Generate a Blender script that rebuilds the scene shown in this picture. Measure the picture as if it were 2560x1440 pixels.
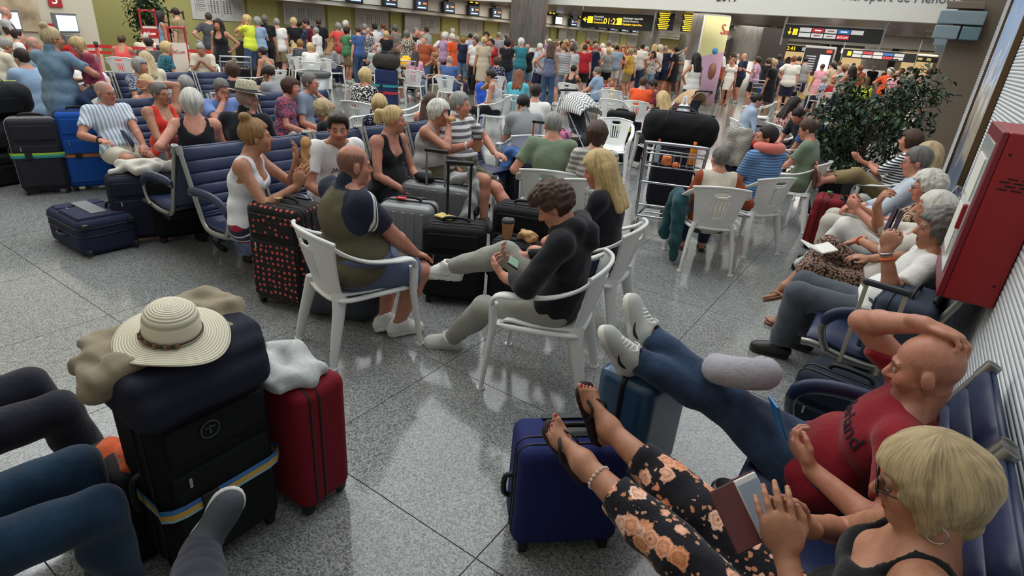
import bpy, math, random, colorsys
import numpy as np
from mathutils import Matrix, Vector, Euler
from mathutils.bvhtree import BVHTree
random.seed(7)
for o in list(bpy.data.objects): bpy.data.objects.remove(o)
SC = bpy.context.scene
COL = SC.collection
# ------------------------------------------------------------------ camera (eye height 1.95 m, 20 mm lens, slight roll)
CAM_H, FPX = 1.95, 1427.92
CAM_P, CAM_R, CAM_Y = .421217, .07983, -.574198
_w = np.array([math.sin(CAM_Y) * math.cos(CAM_P), math.cos(CAM_Y) * math.cos(CAM_P), -math.sin(CAM_P)])
_r0 = np.array([math.cos(CAM_Y), -math.sin(CAM_Y), 0.]); _u0 = np.cross(_r0, _w)
_r = _r0 * math.cos(CAM_R) + _u0 * math.sin(CAM_R); _u = -_r0 * math.sin(CAM_R) + _u0 * math.cos(CAM_R)
cam = bpy.data.cameras.new('camera'); cam.sensor_width = 36; cam.lens = FPX / 2560 * 36; cam.clip_end = 300; cam.clip_start = .05
cam_o = bpy.data.objects.new('camera', cam); COL.objects.link(cam_o)
cam_o.matrix_world = Matrix(((_r[0], _u[0], -_w[0], 0), (_r[1], _u[1], -_w[1], 0), (_r[2], _u[2], -_w[2], CAM_H), (0, 0, 0, 1)))
SC.camera = cam_o
# ------------------------------------------------------------------ world, lights, exposure
wd = bpy.data.worlds.new('world'); SC.world = wd; wd.use_nodes = True
wd.node_tree.nodes['Background'].inputs[0].default_value = (.75, .85, 1, 1); wd.node_tree.nodes['Background'].inputs[1].default_value = 1.
SC.view_settings.view_transform = 'Standard'; SC.view_settings.look = 'None'; SC.view_settings.gamma = 1; SC.view_settings.use_curve_mapping = False
SC.view_settings.exposure = 0.5
def area(name, loc, size, energy, col=(1, 1, 1), rot=(0, 0, 0)):
    l = bpy.data.lights.new(name, 'AREA'); l.shape = 'RECTANGLE'; l.size, l.size_y = size; l.energy = energy; l.color = col
    o = bpy.data.objects.new(name, l); COL.objects.link(o); o.location = loc; o.rotation_euler = rot; return o
R90 = math.pi / 2
# skylights over the waiting area, a clerestory window band high in the left wall, lamp panels over the far hall
area('skylight', (-9., 8., 8.35), (17., 17.), 1250, (.95, .98, 1))
area('skylight_strip', (-11.4, 3.2, 8.33), (2.4, 3.4), 110, (.93, .97, 1))
area('skylight_strip', (-2.2, 6.8, 8.33), (1.3, 3.), 55, (.93, .97, 1))
area('clerestory_window', (-17.4, 6.3, 4.75), (.8, 4.), 330, (1, .98, .94), (0, -R90, 0))
area('hall_lamp_panel', (-12.5, 25., 2.9), (8., 12.), 420, (1, .93, .82))
area('hall_lamp_panel', (-4., 25., 2.9), (7., 12.), 420, (1, .95, .87))
area('hall_lamp_panel', (-8., 43., 2.9), (16., 18.), 900, (1, .95, .88))

def at(u, v, z=0.):
    """world point at height z seen in direction of picture coordinates (u, v): used to measure positions on the floor, seats, tops"""
    d = _w + _r * (u - 1280) / FPX - _u * (v - 720) / FPX
    return np.array([0, 0, CAM_H]) + d * ((z - CAM_H) / d[2])

def atY(u, v, Y):
    """world point on the vertical plane y = Y seen in that direction"""
    d = _w + _r * (u - 1280) / FPX - _u * (v - 720) / FPX
    return np.array([0, 0, CAM_H]) + d * (Y / d[1])
# ------------------------------------------------------------------ helpers
def V(*a): return np.array(a, float)
ORD = 'first second third fourth fifth sixth seventh eighth ninth tenth eleventh twelfth thirteenth fourteenth fifteenth sixteenth seventeenth eighteenth nineteenth twentieth'.split()
def nrm(v):
    v = np.asarray(v, float); return v / (np.linalg.norm(v) + 1e-9)

def new_mesh(name, verts, quads=None, tris=None, mi=None, mats=(), smooth=True, col=None):
    """fast mesh from arrays; quads (n,4), tris (n,3); mi material index per face (quads first)."""
    me = bpy.data.meshes.new(name)
    verts = np.asarray(verts, np.float32).reshape(-1, 3)
    q = np.asarray(quads if quads is not None else np.zeros((0, 4)), np.int32).reshape(-1, 4)
    t = np.asarray(tris if tris is not None else np.zeros((0, 3)), np.int32).reshape(-1, 3)
    me.vertices.add(len(verts)); me.vertices.foreach_set('co', verts.ravel())
    nl = q.size + t.size
    me.loops.add(nl); me.loops.foreach_set('vertex_index', np.concatenate([q.ravel(), t.ravel()]))
    npoly = len(q) + len(t)
    me.polygons.add(npoly)
    starts = np.concatenate([np.arange(len(q)) * 4, q.size + np.arange(len(t)) * 3]).astype(np.int32)
    me.polygons.foreach_set('loop_start', starts)
    for m in mats: me.materials.append(m)
    if mi is not None: me.polygons.foreach_set('material_index', np.asarray(mi, np.int32))
    sm = np.asarray(smooth)
    me.polygons.foreach_set('use_smooth', np.full(npoly, bool(smooth)) if sm.ndim == 0 else sm.astype(bool))
    me.update(calc_edges=True)
    if col is not None:
        a = me.color_attributes.new('Tint', 'FLOAT_COLOR', 'POINT')
        c = np.ones((len(verts), 4), np.float32); c[:, :3] = col
        a.data.foreach_set('color', c.ravel())
    return me

def link(name, data, parent=None, kind=None):
    o = bpy.data.objects.new(name, data); COL.objects.link(o)
    if parent is not None: o.parent = parent
    if kind: o['kind'] = kind
    return o

def thing(name, label, cat, loc=(0, 0, 0), yaw=0, group=None, scale=None):
    o = link(name, None); o.location = loc; o.rotation_euler = (0, 0, yaw)
    o.empty_display_size = .1
    o['label'] = label; o['category'] = cat
    if group: o['group'] = group
    if scale: o.scale = (scale,) * 3
    return o

def tag(o, label, cat, group=None):
    o['label'] = label; o['category'] = cat
    if group: o['group'] = group
    return o

class MB:
    """collects quads/tris with a material index, builds ONE mesh"""
    def __init__(s): s.v = []; s.q = []; s.t = []; s.qm = []; s.tm = []; s.qs = []; s.ts = []; s.n = 0; s.M = None; s.m = 0
    def add(s, v, q=None, t=None, smooth=True):
        v = np.asarray(v, float).reshape(-1, 3)
        if s.M is not None: v = v @ s.M[:3, :3].T + s.M[:3, 3]
        s.v.append(v)
        if q is not None and len(q):
            q = np.asarray(q, int) + s.n; s.q.append(q); s.qm += [s.m] * len(q); s.qs += [smooth] * len(q)
        if t is not None and len(t):
            t = np.asarray(t, int) + s.n; s.t.append(t); s.tm += [s.m] * len(t); s.ts += [smooth] * len(t)
        s.n += len(v); return s
    def xf(s, loc=(0, 0, 0), rot=(0, 0, 0)):
        from mathutils import Matrix, Euler
        s.M = np.array(Matrix.Translation(loc) @ Euler(rot).to_matrix().to_4x4()); return s
    def mat(s, i): s.m = i; return s
    def box(s, c, size, r=0., seg=2):
        """axis aligned rounded box"""
        c = np.asarray(c, float); h = np.asarray(size, float) / 2
        if r <= 0:
            v = [(x, y, z) for x in (-1, 1) for y in (-1, 1) for z in (-1, 1)]
            v = np.array(v) * h + c
            q = [(0, 1, 3, 2), (4, 6, 7, 5), (0, 4, 5, 1), (2, 3, 7, 6), (0, 2, 6, 4), (1, 5, 7, 3)]
            return s.add(v, q, smooth=False)
        r = min(r, h.min() * .999)
        n = 2 * (seg + 1)
        a = np.linspace(0, math.pi / 4, seg + 1)
        u = np.concatenate([-1 + 0 * a, 1 + 0 * a]); tt = np.concatenate([-np.tan(a[::-1]), np.tan(a)])
        for ax in range(3):
            for sg in (-1, 1):
                A, B = np.meshgrid(np.arange(n), np.arange(n), indexing='ij')
                d = np.zeros((n, n, 3)); b, cc = (ax + 1) % 3, (ax + 2) % 3
                d[..., ax] = sg; d[..., b] = tt[A]; d[..., cc] = tt[B]
                d /= np.linalg.norm(d, axis=-1, keepdims=True)
                core = np.zeros((n, n, 3)); core[..., ax] = sg; core[..., b] = u[A]; core[..., cc] = u[B]
                p = core * (h - r) + d * r + c
                i = np.arange(n * n).reshape(n, n)
                q = np.stack([i[:-1, :-1], i[1:, :-1], i[1:, 1:], i[:-1, 1:]], -1).reshape(-1, 4)
                if sg < 0: q = q[:, ::-1]
                s.add(p.reshape(-1, 3), q)
                k = seg * (n - 1) + seg; s.qs[len(s.qs) - len(q) + k] = False
        return s
    def sweep(s, path, rad, n=8, up=None, caps=True, flat=1., closed=False):
        """tube along path; rad scalar/array, or profile half-sizes via flat (second axis = rad*flat)"""
        P = np.asarray(path, float); m = len(P)
        rad = np.broadcast_to(np.asarray(rad, float), (m,)); flat = np.broadcast_to(np.asarray(flat, float), (m,))
        T = np.gradient(P, axis=0)
        if closed: T = np.roll(P, -1, 0) - np.roll(P, 1, 0)
        T /= np.linalg.norm(T, axis=1, keepdims=True) + 1e-9
        rings = []
        ref = np.asarray(up, float) if up is not None else (V(0, 0, 1) if abs(T[0][2]) < .9 else V(1, 0, 0))
        B = None
        for i in range(m):
            if up is not None or B is None: A = np.cross(ref, T[i])
            else: A = A - T[i] * (A @ T[i])
            A = nrm(A); B = np.cross(T[i], A)
            th = np.arange(n) / n * 2 * math.pi + math.pi / n
            rings.append(P[i] + np.outer(np.cos(th), A) * rad[i] + np.outer(np.sin(th), B) * rad[i] * flat[i])
        v = np.concatenate(rings); q = []
        mm = m if closed else m - 1
        i = np.arange(n)
        for k in range(mm):
            a = k * n; b = ((k + 1) % m) * n
            q.append(np.stack([a + i, a + (i + 1) % n, b + (i + 1) % n, b + i], -1))
        v0 = s.n
        s.add(v, np.concatenate(q))
        if caps and not closed:
            for k, fl in ((0, 1), (m - 1, 0)):
                ci = np.arange(1, n - 1)
                t = np.stack([0 * ci, ci + 1, ci] if fl else [0 * ci, ci, ci + 1], -1)
                s.add(rings[k], t=t, smooth=False)
        return s
    def tube(s, a, b, r, r2=None, n=8): return s.sweep([a, b], [r, r if r2 is None else r2], n)
    def lathe(s, prof, n=24, c=(0, 0, 0), smooth=True):
        prof = np.asarray(prof, float); th = np.arange(n) / n * 2 * math.pi
        v = np.stack([np.outer(prof[:, 0], np.cos(th)), np.outer(prof[:, 0], np.sin(th)), np.repeat(prof[:, 1:2], n, 1)], -1) + np.asarray(c, float)
        m = len(prof); i = np.arange(n); q = []
        for k in range(m - 1):
            q.append(np.stack([k * n + i, k * n + (i + 1) % n, (k + 1) * n + (i + 1) % n, (k + 1) * n + i], -1))
        return s.add(v.reshape(-1, 3), np.concatenate(q), smooth=smooth)
    def shell(s, G, th, mask=None):
        """grid surface G (a,b,3) given thickness; mask (a-1,b-1) False = hole"""
        G = np.asarray(G, float); a, b = G.shape[:2]
        du = np.gradient(G, axis=0); dv = np.gradient(G, axis=1)
        N = np.cross(du, dv); N /= np.linalg.norm(N, axis=-1, keepdims=True) + 1e-9
        F = G + N * th / 2; K = G - N * th / 2
        i = np.arange(a * b).reshape(a, b); off = a * b
        if mask is None: mask = np.ones((a - 1, b - 1), bool)
        q = np.stack([i[:-1, :-1], i[1:, :-1], i[1:, 1:], i[:-1, 1:]], -1)
        qq = [q[mask], (q[mask] + off)[:, ::-1]]
        pm = np.pad(mask, 1)
        for (da, db, e0, e1) in ((-1, 0, 0, 3), (1, 0, 1, 2), (0, -1, 0, 1), (0, 1, 3, 2)):
            nb = pm[1 + da:a + da, 1 + db:b + db]
            ed = mask & ~nb
            A = q[..., e0][ed]; B = q[..., e1][ed]
            w = np.stack([A, B, B + off, A + off], -1)
            if (da, db) in ((-1, 0), (0, 1)): w = w[:, ::-1]
            qq.append(w[:, ::-1])
        return s.add(np.concatenate([F.reshape(-1, 3), K.reshape(-1, 3)]), np.concatenate(qq))
    def prism(s, pts, z0, z1, axis=2):
        """extrude convex-ish polygon (pts 2d) along axis"""
        pts = np.asarray(pts, float); n = len(pts)
        def mk(z):
            o = np.zeros((n, 3)); ax = [i for i in range(3) if i != axis]
            o[:, ax[0]] = pts[:, 0]; o[:, ax[1]] = pts[:, 1]; o[:, axis] = z; return o
        v = np.concatenate([mk(z0), mk(z1)]); i = np.arange(n)
        q = np.stack([i, (i + 1) % n, (i + 1) % n + n, i + n], -1)
        ci = np.arange(1, n - 1)
        t = np.concatenate([np.stack([0 * ci, ci + 1, ci], -1), np.stack([0 * ci, ci, ci + 1], -1) + n])
        return s.add(v, q, t, smooth=False)
    def mesh(s, name, mats):
        mats = mats if isinstance(mats, (list, tuple)) else [mats]
        q = np.concatenate(s.q) if s.q else None; t = np.concatenate(s.t) if s.t else None
        return new_mesh(name, np.concatenate(s.v), q, t, s.qm + s.tm, mats, np.array(s.qs + s.ts))
    def obj(s, name, mats, parent=None, kind=None):
        return link(name, s.mesh(name, mats), parent, kind)

def curve(pts, n=24):
    """Catmull-Rom through pts"""
    P = np.asarray(pts, float); P = np.concatenate([[2 * P[0] - P[1]], P, [2 * P[-1] - P[-2]]])
    out = []; m = len(P) - 3
    for u in np.linspace(0, m, n):
        i = min(int(u), m - 1); t = u - i
        a, b, c, d = P[i:i + 4]
        out.append(.5 * ((2 * b) + (-a + c) * t + (2 * a - 5 * b + 4 * c - d) * t * t + (-a + 3 * b - 3 * c + d) * t ** 3))
    return np.array(out)

# ------------------------------------------------------------------ materials
MATS = {}
def nodes(name):
    m = bpy.data.materials.new(name); m.use_nodes = True
    nt = m.node_tree; b = nt.nodes['Principled BSDF']
    return m, nt, b
def N(nt, typ, **kw):
    n = nt.nodes.new(typ)
    for k, v in kw.items():
        if k in n.inputs.keys(): n.inputs[k].default_value = v
        else: setattr(n, k, v)
    return n
def ramp(nt, src, stops, interp='LINEAR'):
    r = nt.nodes.new('ShaderNodeValToRGB'); r.color_ramp.interpolation = interp
    e = r.color_ramp.elements
    while len(e) < len(stops): e.new(.5)
    for i, (p, c) in enumerate(stops):
        e[i].position = p; e[i].color = (*c, 1) if len(c) == 3 else c
    nt.links.new(src, r.inputs[0]); return r.outputs[0]
def coord(nt, scale=(1, 1, 1), rot=(0, 0, 0), loc=(0, 0, 0), out='Object'):
    t = nt.nodes.new('ShaderNodeTexCoord'); m = nt.nodes.new('ShaderNodeMapping')
    m.inputs['Scale'].default_value = scale; m.inputs['Rotation'].default_value = rot; m.inputs['Location'].default_value = loc
    nt.links.new(t.outputs[out], m.inputs[0]); return m.outputs[0]
def bump(nt, b, h, strength=.3, dist=.005):
    n = N(nt, 'ShaderNodeBump', Strength=strength, Distance=dist); nt.links.new(h, n.inputs['Height']); nt.links.new(n.outputs[0], b.inputs['Normal'])
def c3(h):
    """srgb 0-255 tuple or hex -> linear"""
    if isinstance(h, str): h = tuple(int(h[i:i + 2], 16) for i in (0, 2, 4))
    return tuple(((v / 255) / 12.92 if v / 255 <= .04045 else ((v / 255 + .055) / 1.055) ** 2.4) for v in h)

def plain(name, col, rough=.5, metal=0., bscale=0, bstr=.2, spec=.5, vary=0., emit=None, coat=0, alpha=None, trans=0):
    key = (name, col, rough, metal, bscale, emit)
    if key in MATS: return MATS[key]
    m, nt, b = nodes(name); c = c3(col)
    b.inputs['Base Color'].default_value = (*c, 1); b.inputs['Roughness'].default_value = rough
    b.inputs['Metallic'].default_value = metal; b.inputs['Specular IOR Level'].default_value = spec
    if coat: b.inputs['Coat Weight'].default_value = coat
    if trans: b.inputs['Transmission Weight'].default_value = trans
    if emit: b.inputs['Emission Color'].default_value = (*c, 1); b.inputs['Emission Strength'].default_value = emit
    if bscale:
        n = N(nt, 'ShaderNodeTexNoise', Scale=float(bscale), Detail=3.); nt.links.new(coord(nt), n.inputs[0]); bump(nt, b, n.outputs[0], bstr)
        if vary:
            o = ramp(nt, n.outputs[0], [(.3, tuple(x * (1 - vary) for x in c)), (.7, tuple(min(1, x * (1 + vary)) for x in c))])
            nt.links.new(o, b.inputs['Base Color'])
    MATS[key] = m; return m

def fabric(col, kind='plain', col2=None, scale=1., rough=.85, col3=None):
    """cloth materials; pattern in the wearer's own object coordinates"""
    key = ('fab', col, kind, col2, scale, rough, col3)
    if key in MATS: return MATS[key]
    m, nt, b = nodes('cloth_' + kind); L = nt.links.new
    c = c3(col); d = c3(col2) if col2 else c; e3 = c3(col3) if col3 else d
    b.inputs['Roughness'].default_value = rough; b.inputs['Specular IOR Level'].default_value = .2
    b.inputs['Sheen Weight'].default_value = .15
    big = N(nt, 'ShaderNodeTexNoise', Scale=9., Detail=4., Roughness=.6); L(coord(nt), big.inputs[0])
    fine = N(nt, 'ShaderNodeTexNoise', Scale=420., Detail=1.); L(coord(nt), fine.inputs[0])
    src = None
    if kind == 'hstripe' or kind == 'vstripe':
        w = N(nt, 'ShaderNodeTexWave', Scale=1., Distortion=.25); w.bands_direction = 'Z' if kind == 'hstripe' else 'X'
        w.inputs['Detail Scale'].default_value = 2.
        L(coord(nt, (scale * 8,) * 3), w.inputs[0]); src = ramp(nt, w.outputs[0], [(.48, c), (.56, d)])
    elif kind == 'multistripe':
        sp = N(nt, 'ShaderNodeSeparateXYZ'); L(coord(nt, (scale * 9,) * 3, (0, .5, .2)), sp.inputs[0])
        fr = N(nt, 'ShaderNodeMath', operation='FRACT'); L(sp.outputs[0], fr.inputs[0])
        src = ramp(nt, fr.outputs[0], [(0, c), (.18, (.8, .8, .85)), (.26, (.02, .02, .05)), (.4, e3), (.52, (.85, .85, .85)), (.58, (.02, .02, .05)), (.8, d)], 'CONSTANT')
    elif kind == 'check':
        w = N(nt, 'ShaderNodeTexWave', Scale=1.); w.bands_direction = 'X'; L(coord(nt, (scale * 10,) * 3), w.inputs[0])
        w2 = N(nt, 'ShaderNodeTexWave', Scale=1.); w2.bands_direction = 'Z'; L(coord(nt, (scale * 10,) * 3), w2.inputs[0])
        mx = N(nt, 'ShaderNodeMath', operation='MAXIMUM'); L(w.outputs[0], mx.inputs[0]); L(w2.outputs[0], mx.inputs[1])
        src = ramp(nt, mx.outputs[0], [(.75, c), (.9, d)])
    elif kind in ('dots', 'polka'):
        v = N(nt, 'ShaderNodeTexVoronoi', Scale=scale * 20., Randomness=.35 if kind == 'polka' else .8); L(coord(nt), v.inputs[0])
        src = ramp(nt, v.outputs['Distance'], [(.25, d), (.27, c)] if kind == 'polka' else [(.28, d), (.3, c)], 'LINEAR')
    elif kind == 'floral':
        co = coord(nt)
        nz = N(nt, 'ShaderNodeTexNoise', Scale=scale * 26., Detail=2.); L(co, nz.inputs[0])
        mxv = N(nt, 'ShaderNodeVectorMath', operation='MULTIPLY_ADD'); L(nz.outputs['Color'], mxv.inputs[0]); mxv.inputs[1].default_value = (.05 / scale,) * 3; L(co, mxv.inputs[2])
        def layer(sc_, keep, stops, base):
            v = N(nt, 'ShaderNodeTexVoronoi', Scale=scale * sc_, Randomness=1.); L(mxv.outputs[0], v.inputs[0])
            col = ramp(nt, v.outputs['Distance'], stops)
            sp = N(nt, 'ShaderNodeSeparateColor'); L(v.outputs['Color'], sp.inputs[0])
            hue = N(nt, 'ShaderNodeMix', data_type='RGBA'); L(sp.outputs[1], hue.inputs[0]); hue.inputs[6].default_value = (*d, 1); hue.inputs[7].default_value = (*e3, 1)
            mul = N(nt, 'ShaderNodeMix', data_type='RGBA', blend_type='MULTIPLY'); mul.inputs[0].default_value = 1.; L(col, mul.inputs[6]); L(hue.outputs[2], mul.inputs[7])
            f = N(nt, 'ShaderNodeMath', operation='LESS_THAN'); L(sp.outputs[0], f.inputs[0]); f.inputs[1].default_value = keep
            r_ = ramp(nt, v.outputs['Distance'], [(stops[-1][0], (1, 1, 1)), (stops[-1][0] + .03, (0, 0, 0))])
            g = N(nt, 'ShaderNodeMath', operation='MULTIPLY'); L(f.outputs[0], g.inputs[0]); L(r_, g.inputs[1])
            mx = N(nt, 'ShaderNodeMix', data_type='RGBA'); L(g.outputs[0], mx.inputs[0])
            if isinstance(base, tuple): mx.inputs[6].default_value = (*base, 1)
            else: L(base, mx.inputs[6])
            L(mul.outputs[2], mx.inputs[7]); return mx.outputs[2]
        small = layer(24., .55, [(0, (.3, .2, .1)), (.15, (.9, .8, .7)), (.3, (.7, .6, .5))], c)
        src = layer(9.5, .72, [(0, (.25, .12, .06)), (.08, (.5, .3, .2)), (.16, (1.2, 1.1, 1.)), (.3, (.75, .6, .5)), (.4, (1.3, 1.25, 1.2)), (.5, (.8, .7, .65))], small)
    elif kind == 'leopard':
        v = N(nt, 'ShaderNodeTexVoronoi', Scale=scale * 60., Randomness=.9); L(coord(nt), v.inputs[0])
        src = ramp(nt, v.outputs['Distance'], [(.16, e3), (.22, d), (.5, d), (.55, c)])
    elif kind == 'camo':
        v = N(nt, 'ShaderNodeTexNoise', Scale=scale * 14., Detail=2.); L(coord(nt), v.inputs[0])
        src = ramp(nt, v.outputs[0], [(.42, c), (.48, d), (.58, e3)], 'CONSTANT')
    elif kind == 'denim':
        src = ramp(nt, big.outputs[0], [(.3, c), (.72, d)])
    elif kind == 'spots':
        v = N(nt, 'ShaderNodeTexNoise', Scale=scale * 30., Detail=2.); L(coord(nt), v.inputs[0])
        src = ramp(nt, v.outputs[0], [(.44, c), (.5, d)])
    elif kind == 'heather':
        n2 = N(nt, 'ShaderNodeTexNoise', Scale=150., Detail=2.); L(coord(nt, (1, 1, 3)), n2.inputs[0])
        src = ramp(nt, n2.outputs[0], [(.35, c), (.65, d)])
    if src is None:
        src = ramp(nt, fine.outputs[0], [(.3, tuple(x * .9 for x in c)), (.7, tuple(min(1, x * 1.1) for x in c))])
    L(src, b.inputs['Base Color'])
    ad = N(nt, 'ShaderNodeMath', operation='MULTIPLY_ADD'); L(fine.outputs[0], ad.inputs[0]); ad.inputs[1].default_value = .06
    L(big.outputs[0], ad.inputs[2]); bump(nt, b, ad.outputs[0], .55, .02)
    MATS[key] = m; return m

def hairmat(col):
    key = ('hair', col)
    if key in MATS: return MATS[key]
    m, nt, b = nodes('hair'); c = c3(col); L = nt.links.new
    at_ = N(nt, 'ShaderNodeVertexColor'); at_.layer_name = 'Tint'
    mp = nt.nodes.new('ShaderNodeMapping'); mp.inputs['Scale'].default_value = (46, 46, 7); L(at_.outputs[0], mp.inputs[0])
    n = N(nt, 'ShaderNodeTexNoise', Scale=1., Detail=3., Roughness=.65); L(mp.outputs[0], n.inputs[0])
    mp2 = nt.nodes.new('ShaderNodeMapping'); mp2.inputs['Scale'].default_value = (12, 12, 2.5); L(at_.outputs[0], mp2.inputs[0])
    n2 = N(nt, 'ShaderNodeTexNoise', Scale=1., Detail=2.); L(mp2.outputs[0], n2.inputs[0])
    ad = N(nt, 'ShaderNodeMath', operation='ADD'); L(n.outputs[0], ad.inputs[0]); L(n2.outputs[0], ad.inputs[1])
    hv = N(nt, 'ShaderNodeMath', operation='MULTIPLY'); L(ad.outputs[0], hv.inputs[0]); hv.inputs[1].default_value = .5
    L(ramp(nt, hv.outputs[0], [(.36, tuple(x * .5 for x in c)), (.52, c), (.66, tuple(min(1, x * 1.25) for x in c))]), b.inputs['Base Color'])
    b.inputs['Roughness'].default_value = .5; b.inputs['Specular IOR Level'].default_value = .35
    bump(nt, b, n.outputs[0], .6, .006)
    MATS[key] = m; return m

def skinmat():
    """one skin shader: per-vertex natural colour (lips, brows, freckled variation)"""
    if 'skin' in MATS: return MATS['skin']
    m, nt, b = nodes('skin'); L = nt.links.new
    a = N(nt, 'ShaderNodeVertexColor'); a.layer_name = 'Tint'
    n = N(nt, 'ShaderNodeTexNoise', Scale=35., Detail=4.); L(coord(nt), n.inputs[0])
    mx = N(nt, 'ShaderNodeMix', data_type='RGBA', blend_type='MULTIPLY'); mx.inputs[0].default_value = 1.
    L(a.outputs[0], mx.inputs[6]); L(ramp(nt, n.outputs[0], [(.3, (.82, .74, .72)), (.7, (1, 1, 1))]), mx.inputs[7]); L(mx.outputs[2], b.inputs['Base Color'])
    b.inputs['Roughness'].default_value = .48; b.inputs['Specular IOR Level'].default_value = .4
    b.inputs['Subsurface Weight'].default_value = .0
    f = N(nt, 'ShaderNodeTexNoise', Scale=240., Detail=2.); L(coord(nt), f.inputs[0]); bump(nt, b, f.outputs[0], .12, .004)
    MATS['skin'] = m; return m
# ------------------------------------------------------------------ signed-distance bodies -> one continuous surface
class SDF:
    def __init__(s, h): s.h = h; s.ops = []; s.amp = 0; s.freq = 40.
    def cone(s, a, b, ra, rb, k=.02, op='u', cut=None, sq=None):
        """round cone a->b; cut=(point,dir) keeps the side opposite dir; sq=(axis,factor) flattens along axis"""
        a = np.asarray(a, float); b = np.asarray(b, float); ba = b - a; L2 = ba @ ba + 1e-12
        def f(X, Y, Z):
            x, y, z = X - a[0], Y - a[1], Z - a[2]
            t = np.clip((x * ba[0] + y * ba[1] + z * ba[2]) / L2, 0, 1)
            x = x - t * ba[0]; y = y - t * ba[1]; z = z - t * ba[2]
            if sq is not None:
                ax, fc = sq; pr = (x * ax[0] + y * ax[1] + z * ax[2]) * (fc - 1)
                x = x + pr * ax[0]; y = y + pr * ax[1]; z = z + pr * ax[2]
            d = np.sqrt(x * x + y * y + z * z) - (ra + (rb - ra) * t)
            if sq is not None and fc > 1: d = d / (1 + .35 * (fc - 1))
            if cut is not None:
                p, n = cut; d = np.maximum(d, (X - p[0]) * n[0] + (Y - p[1]) * n[1] + (Z - p[2]) * n[2])
            return d
        m = max(ra, rb) * (1.0 if sq is None else max(1, 1 / sq[1]))
        s.ops.append((op, f, np.minimum(a, b) - m, np.maximum(a, b) + m, k)); return s
    def ell(s, c, R, r, k=.02, op='u', cut=None):
        """ellipsoid, rows of R are its axes"""
        c = np.asarray(c, float); R = np.asarray(R, float); r = np.asarray(r, float)
        def f(X, Y, Z):
            x, y, z = X - c[0], Y - c[1], Z - c[2]
            q = [(x * R[i][0] + y * R[i][1] + z * R[i][2]) / r[i] for i in range(3)]
            k0 = np.sqrt(q[0] ** 2 + q[1] ** 2 + q[2] ** 2)
            k1 = np.sqrt((q[0] / r[0]) ** 2 + (q[1] / r[1]) ** 2 + (q[2] / r[2]) ** 2) + 1e-6
            d = k0 * (k0 - 1) / k1
            if cut is not None:
                p, n = cut; d = np.maximum(d, (X - p[0]) * n[0] + (Y - p[1]) * n[1] + (Z - p[2]) * n[2])
            return d
        e = np.sqrt(((R.T * r) ** 2).sum(1))
        s.ops.append((op, f, c - e, c + e, k)); return s
    def rbox(s, c, R, hs, rad, k=.01, op='u'):
        c = np.asarray(c, float); R = np.asarray(R, float); hs = np.asarray(hs, float)
        def f(X, Y, Z):
            x, y, z = X - c[0], Y - c[1], Z - c[2]
            q = [np.abs(x * R[i][0] + y * R[i][1] + z * R[i][2]) - (hs[i] - rad) for i in range(3)]
            o = np.sqrt(sum(np.maximum(t, 0) ** 2 for t in q))
            return o + np.minimum(np.maximum(q[0], np.maximum(q[1], q[2])), 0) - rad
        e = np.sqrt(((R.T * hs) ** 2).sum(1))
        s.ops.append((op, f, c - e, c + e, k)); return s
    def plane(s, p, n, k=.006):
        """remove everything on the +n side"""
        p = np.asarray(p, float); n = nrm(n)
        s.ops.append(('i', lambda X, Y, Z: (X - p[0]) * n[0] + (Y - p[1]) * n[1] + (Z - p[2]) * n[2], None, None, k)); return s
    def custom(s, f, op='i', k=.006, lo=None, hi=None): s.ops.append((op, f, lo, hi, k)); return s
    def build(s):
        los = [o[2] for o in s.ops if o[0] == 'u']; his = [o[3] for o in s.ops if o[0] == 'u']
        h = s.h; pad = 3 * h + abs(s.amp) * 2
        lo = np.min(los, 0) - pad; hi = np.max(his, 0) + pad
        n = np.ceil((hi - lo) / h).astype(int) + 1
        s.lo = lo
        D = np.full(n, .12, np.float32)
        ax = [(lo[i] + np.arange(n[i]) * h).astype(np.float32) for i in range(3)]
        for op, f, a, b, k in s.ops:
            if a is None: sl = [slice(0, n[i]) for i in range(3)]
            else:
                m = max(.03, 2 * h + k)
                i0 = np.maximum(((a - m - lo) / h).astype(int), 0); i1 = np.minimum(((b + m - lo) / h).astype(int) + 2, n)
                sl = [slice(i0[i], i1[i]) for i in range(3)]
                if any(i1[i] <= i0[i] for i in range(3)): continue
            X = ax[0][sl[0]][:, None, None]; Y = ax[1][sl[1]][None, :, None]; Z = ax[2][sl[2]][None, None, :]
            d = f(X, Y, Z).astype(np.float32); e = D[tuple(sl)]
            if op == 'u':
                t = np.maximum(k - np.abs(d - e), 0) / k; D[tuple(sl)] = np.minimum(d, e) - t * t * k * .25
            elif op == 's':
                d = -d; t = np.maximum(k - np.abs(d - e), 0) / k; D[tuple(sl)] = np.maximum(d, e) + t * t * k * .25
            else:
                t = np.maximum(k - np.abs(d - e), 0) / k; D[tuple(sl)] = np.maximum(d, e) + t * t * k * .25
        if s.amp:
            X = ax[0][:, None, None]; Y = ax[1][None, :, None]; Z = ax[2][None, None, :]; w = s.freq
            nz = np.sin(X * w + 1.3 * np.sin(Z * w * .61 + 1) + 2 * np.sin(Y * w * .37)) * np.sin(Z * w * .83 + 1.7 * np.sin(Y * w * .55) + np.sin(X * w * .7)) + .5 * np.sin(Y * w * 1.3 + 2 * np.sin(X * w * .8) + Z * w * .9)
            D += (s.amp * nz).astype(np.float32)
        D[0] = D[-1] = .1; D[:, 0] = D[:, -1] = .1; D[:, :, 0] = D[:, :, -1] = .1
        s.D = D; return s
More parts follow.
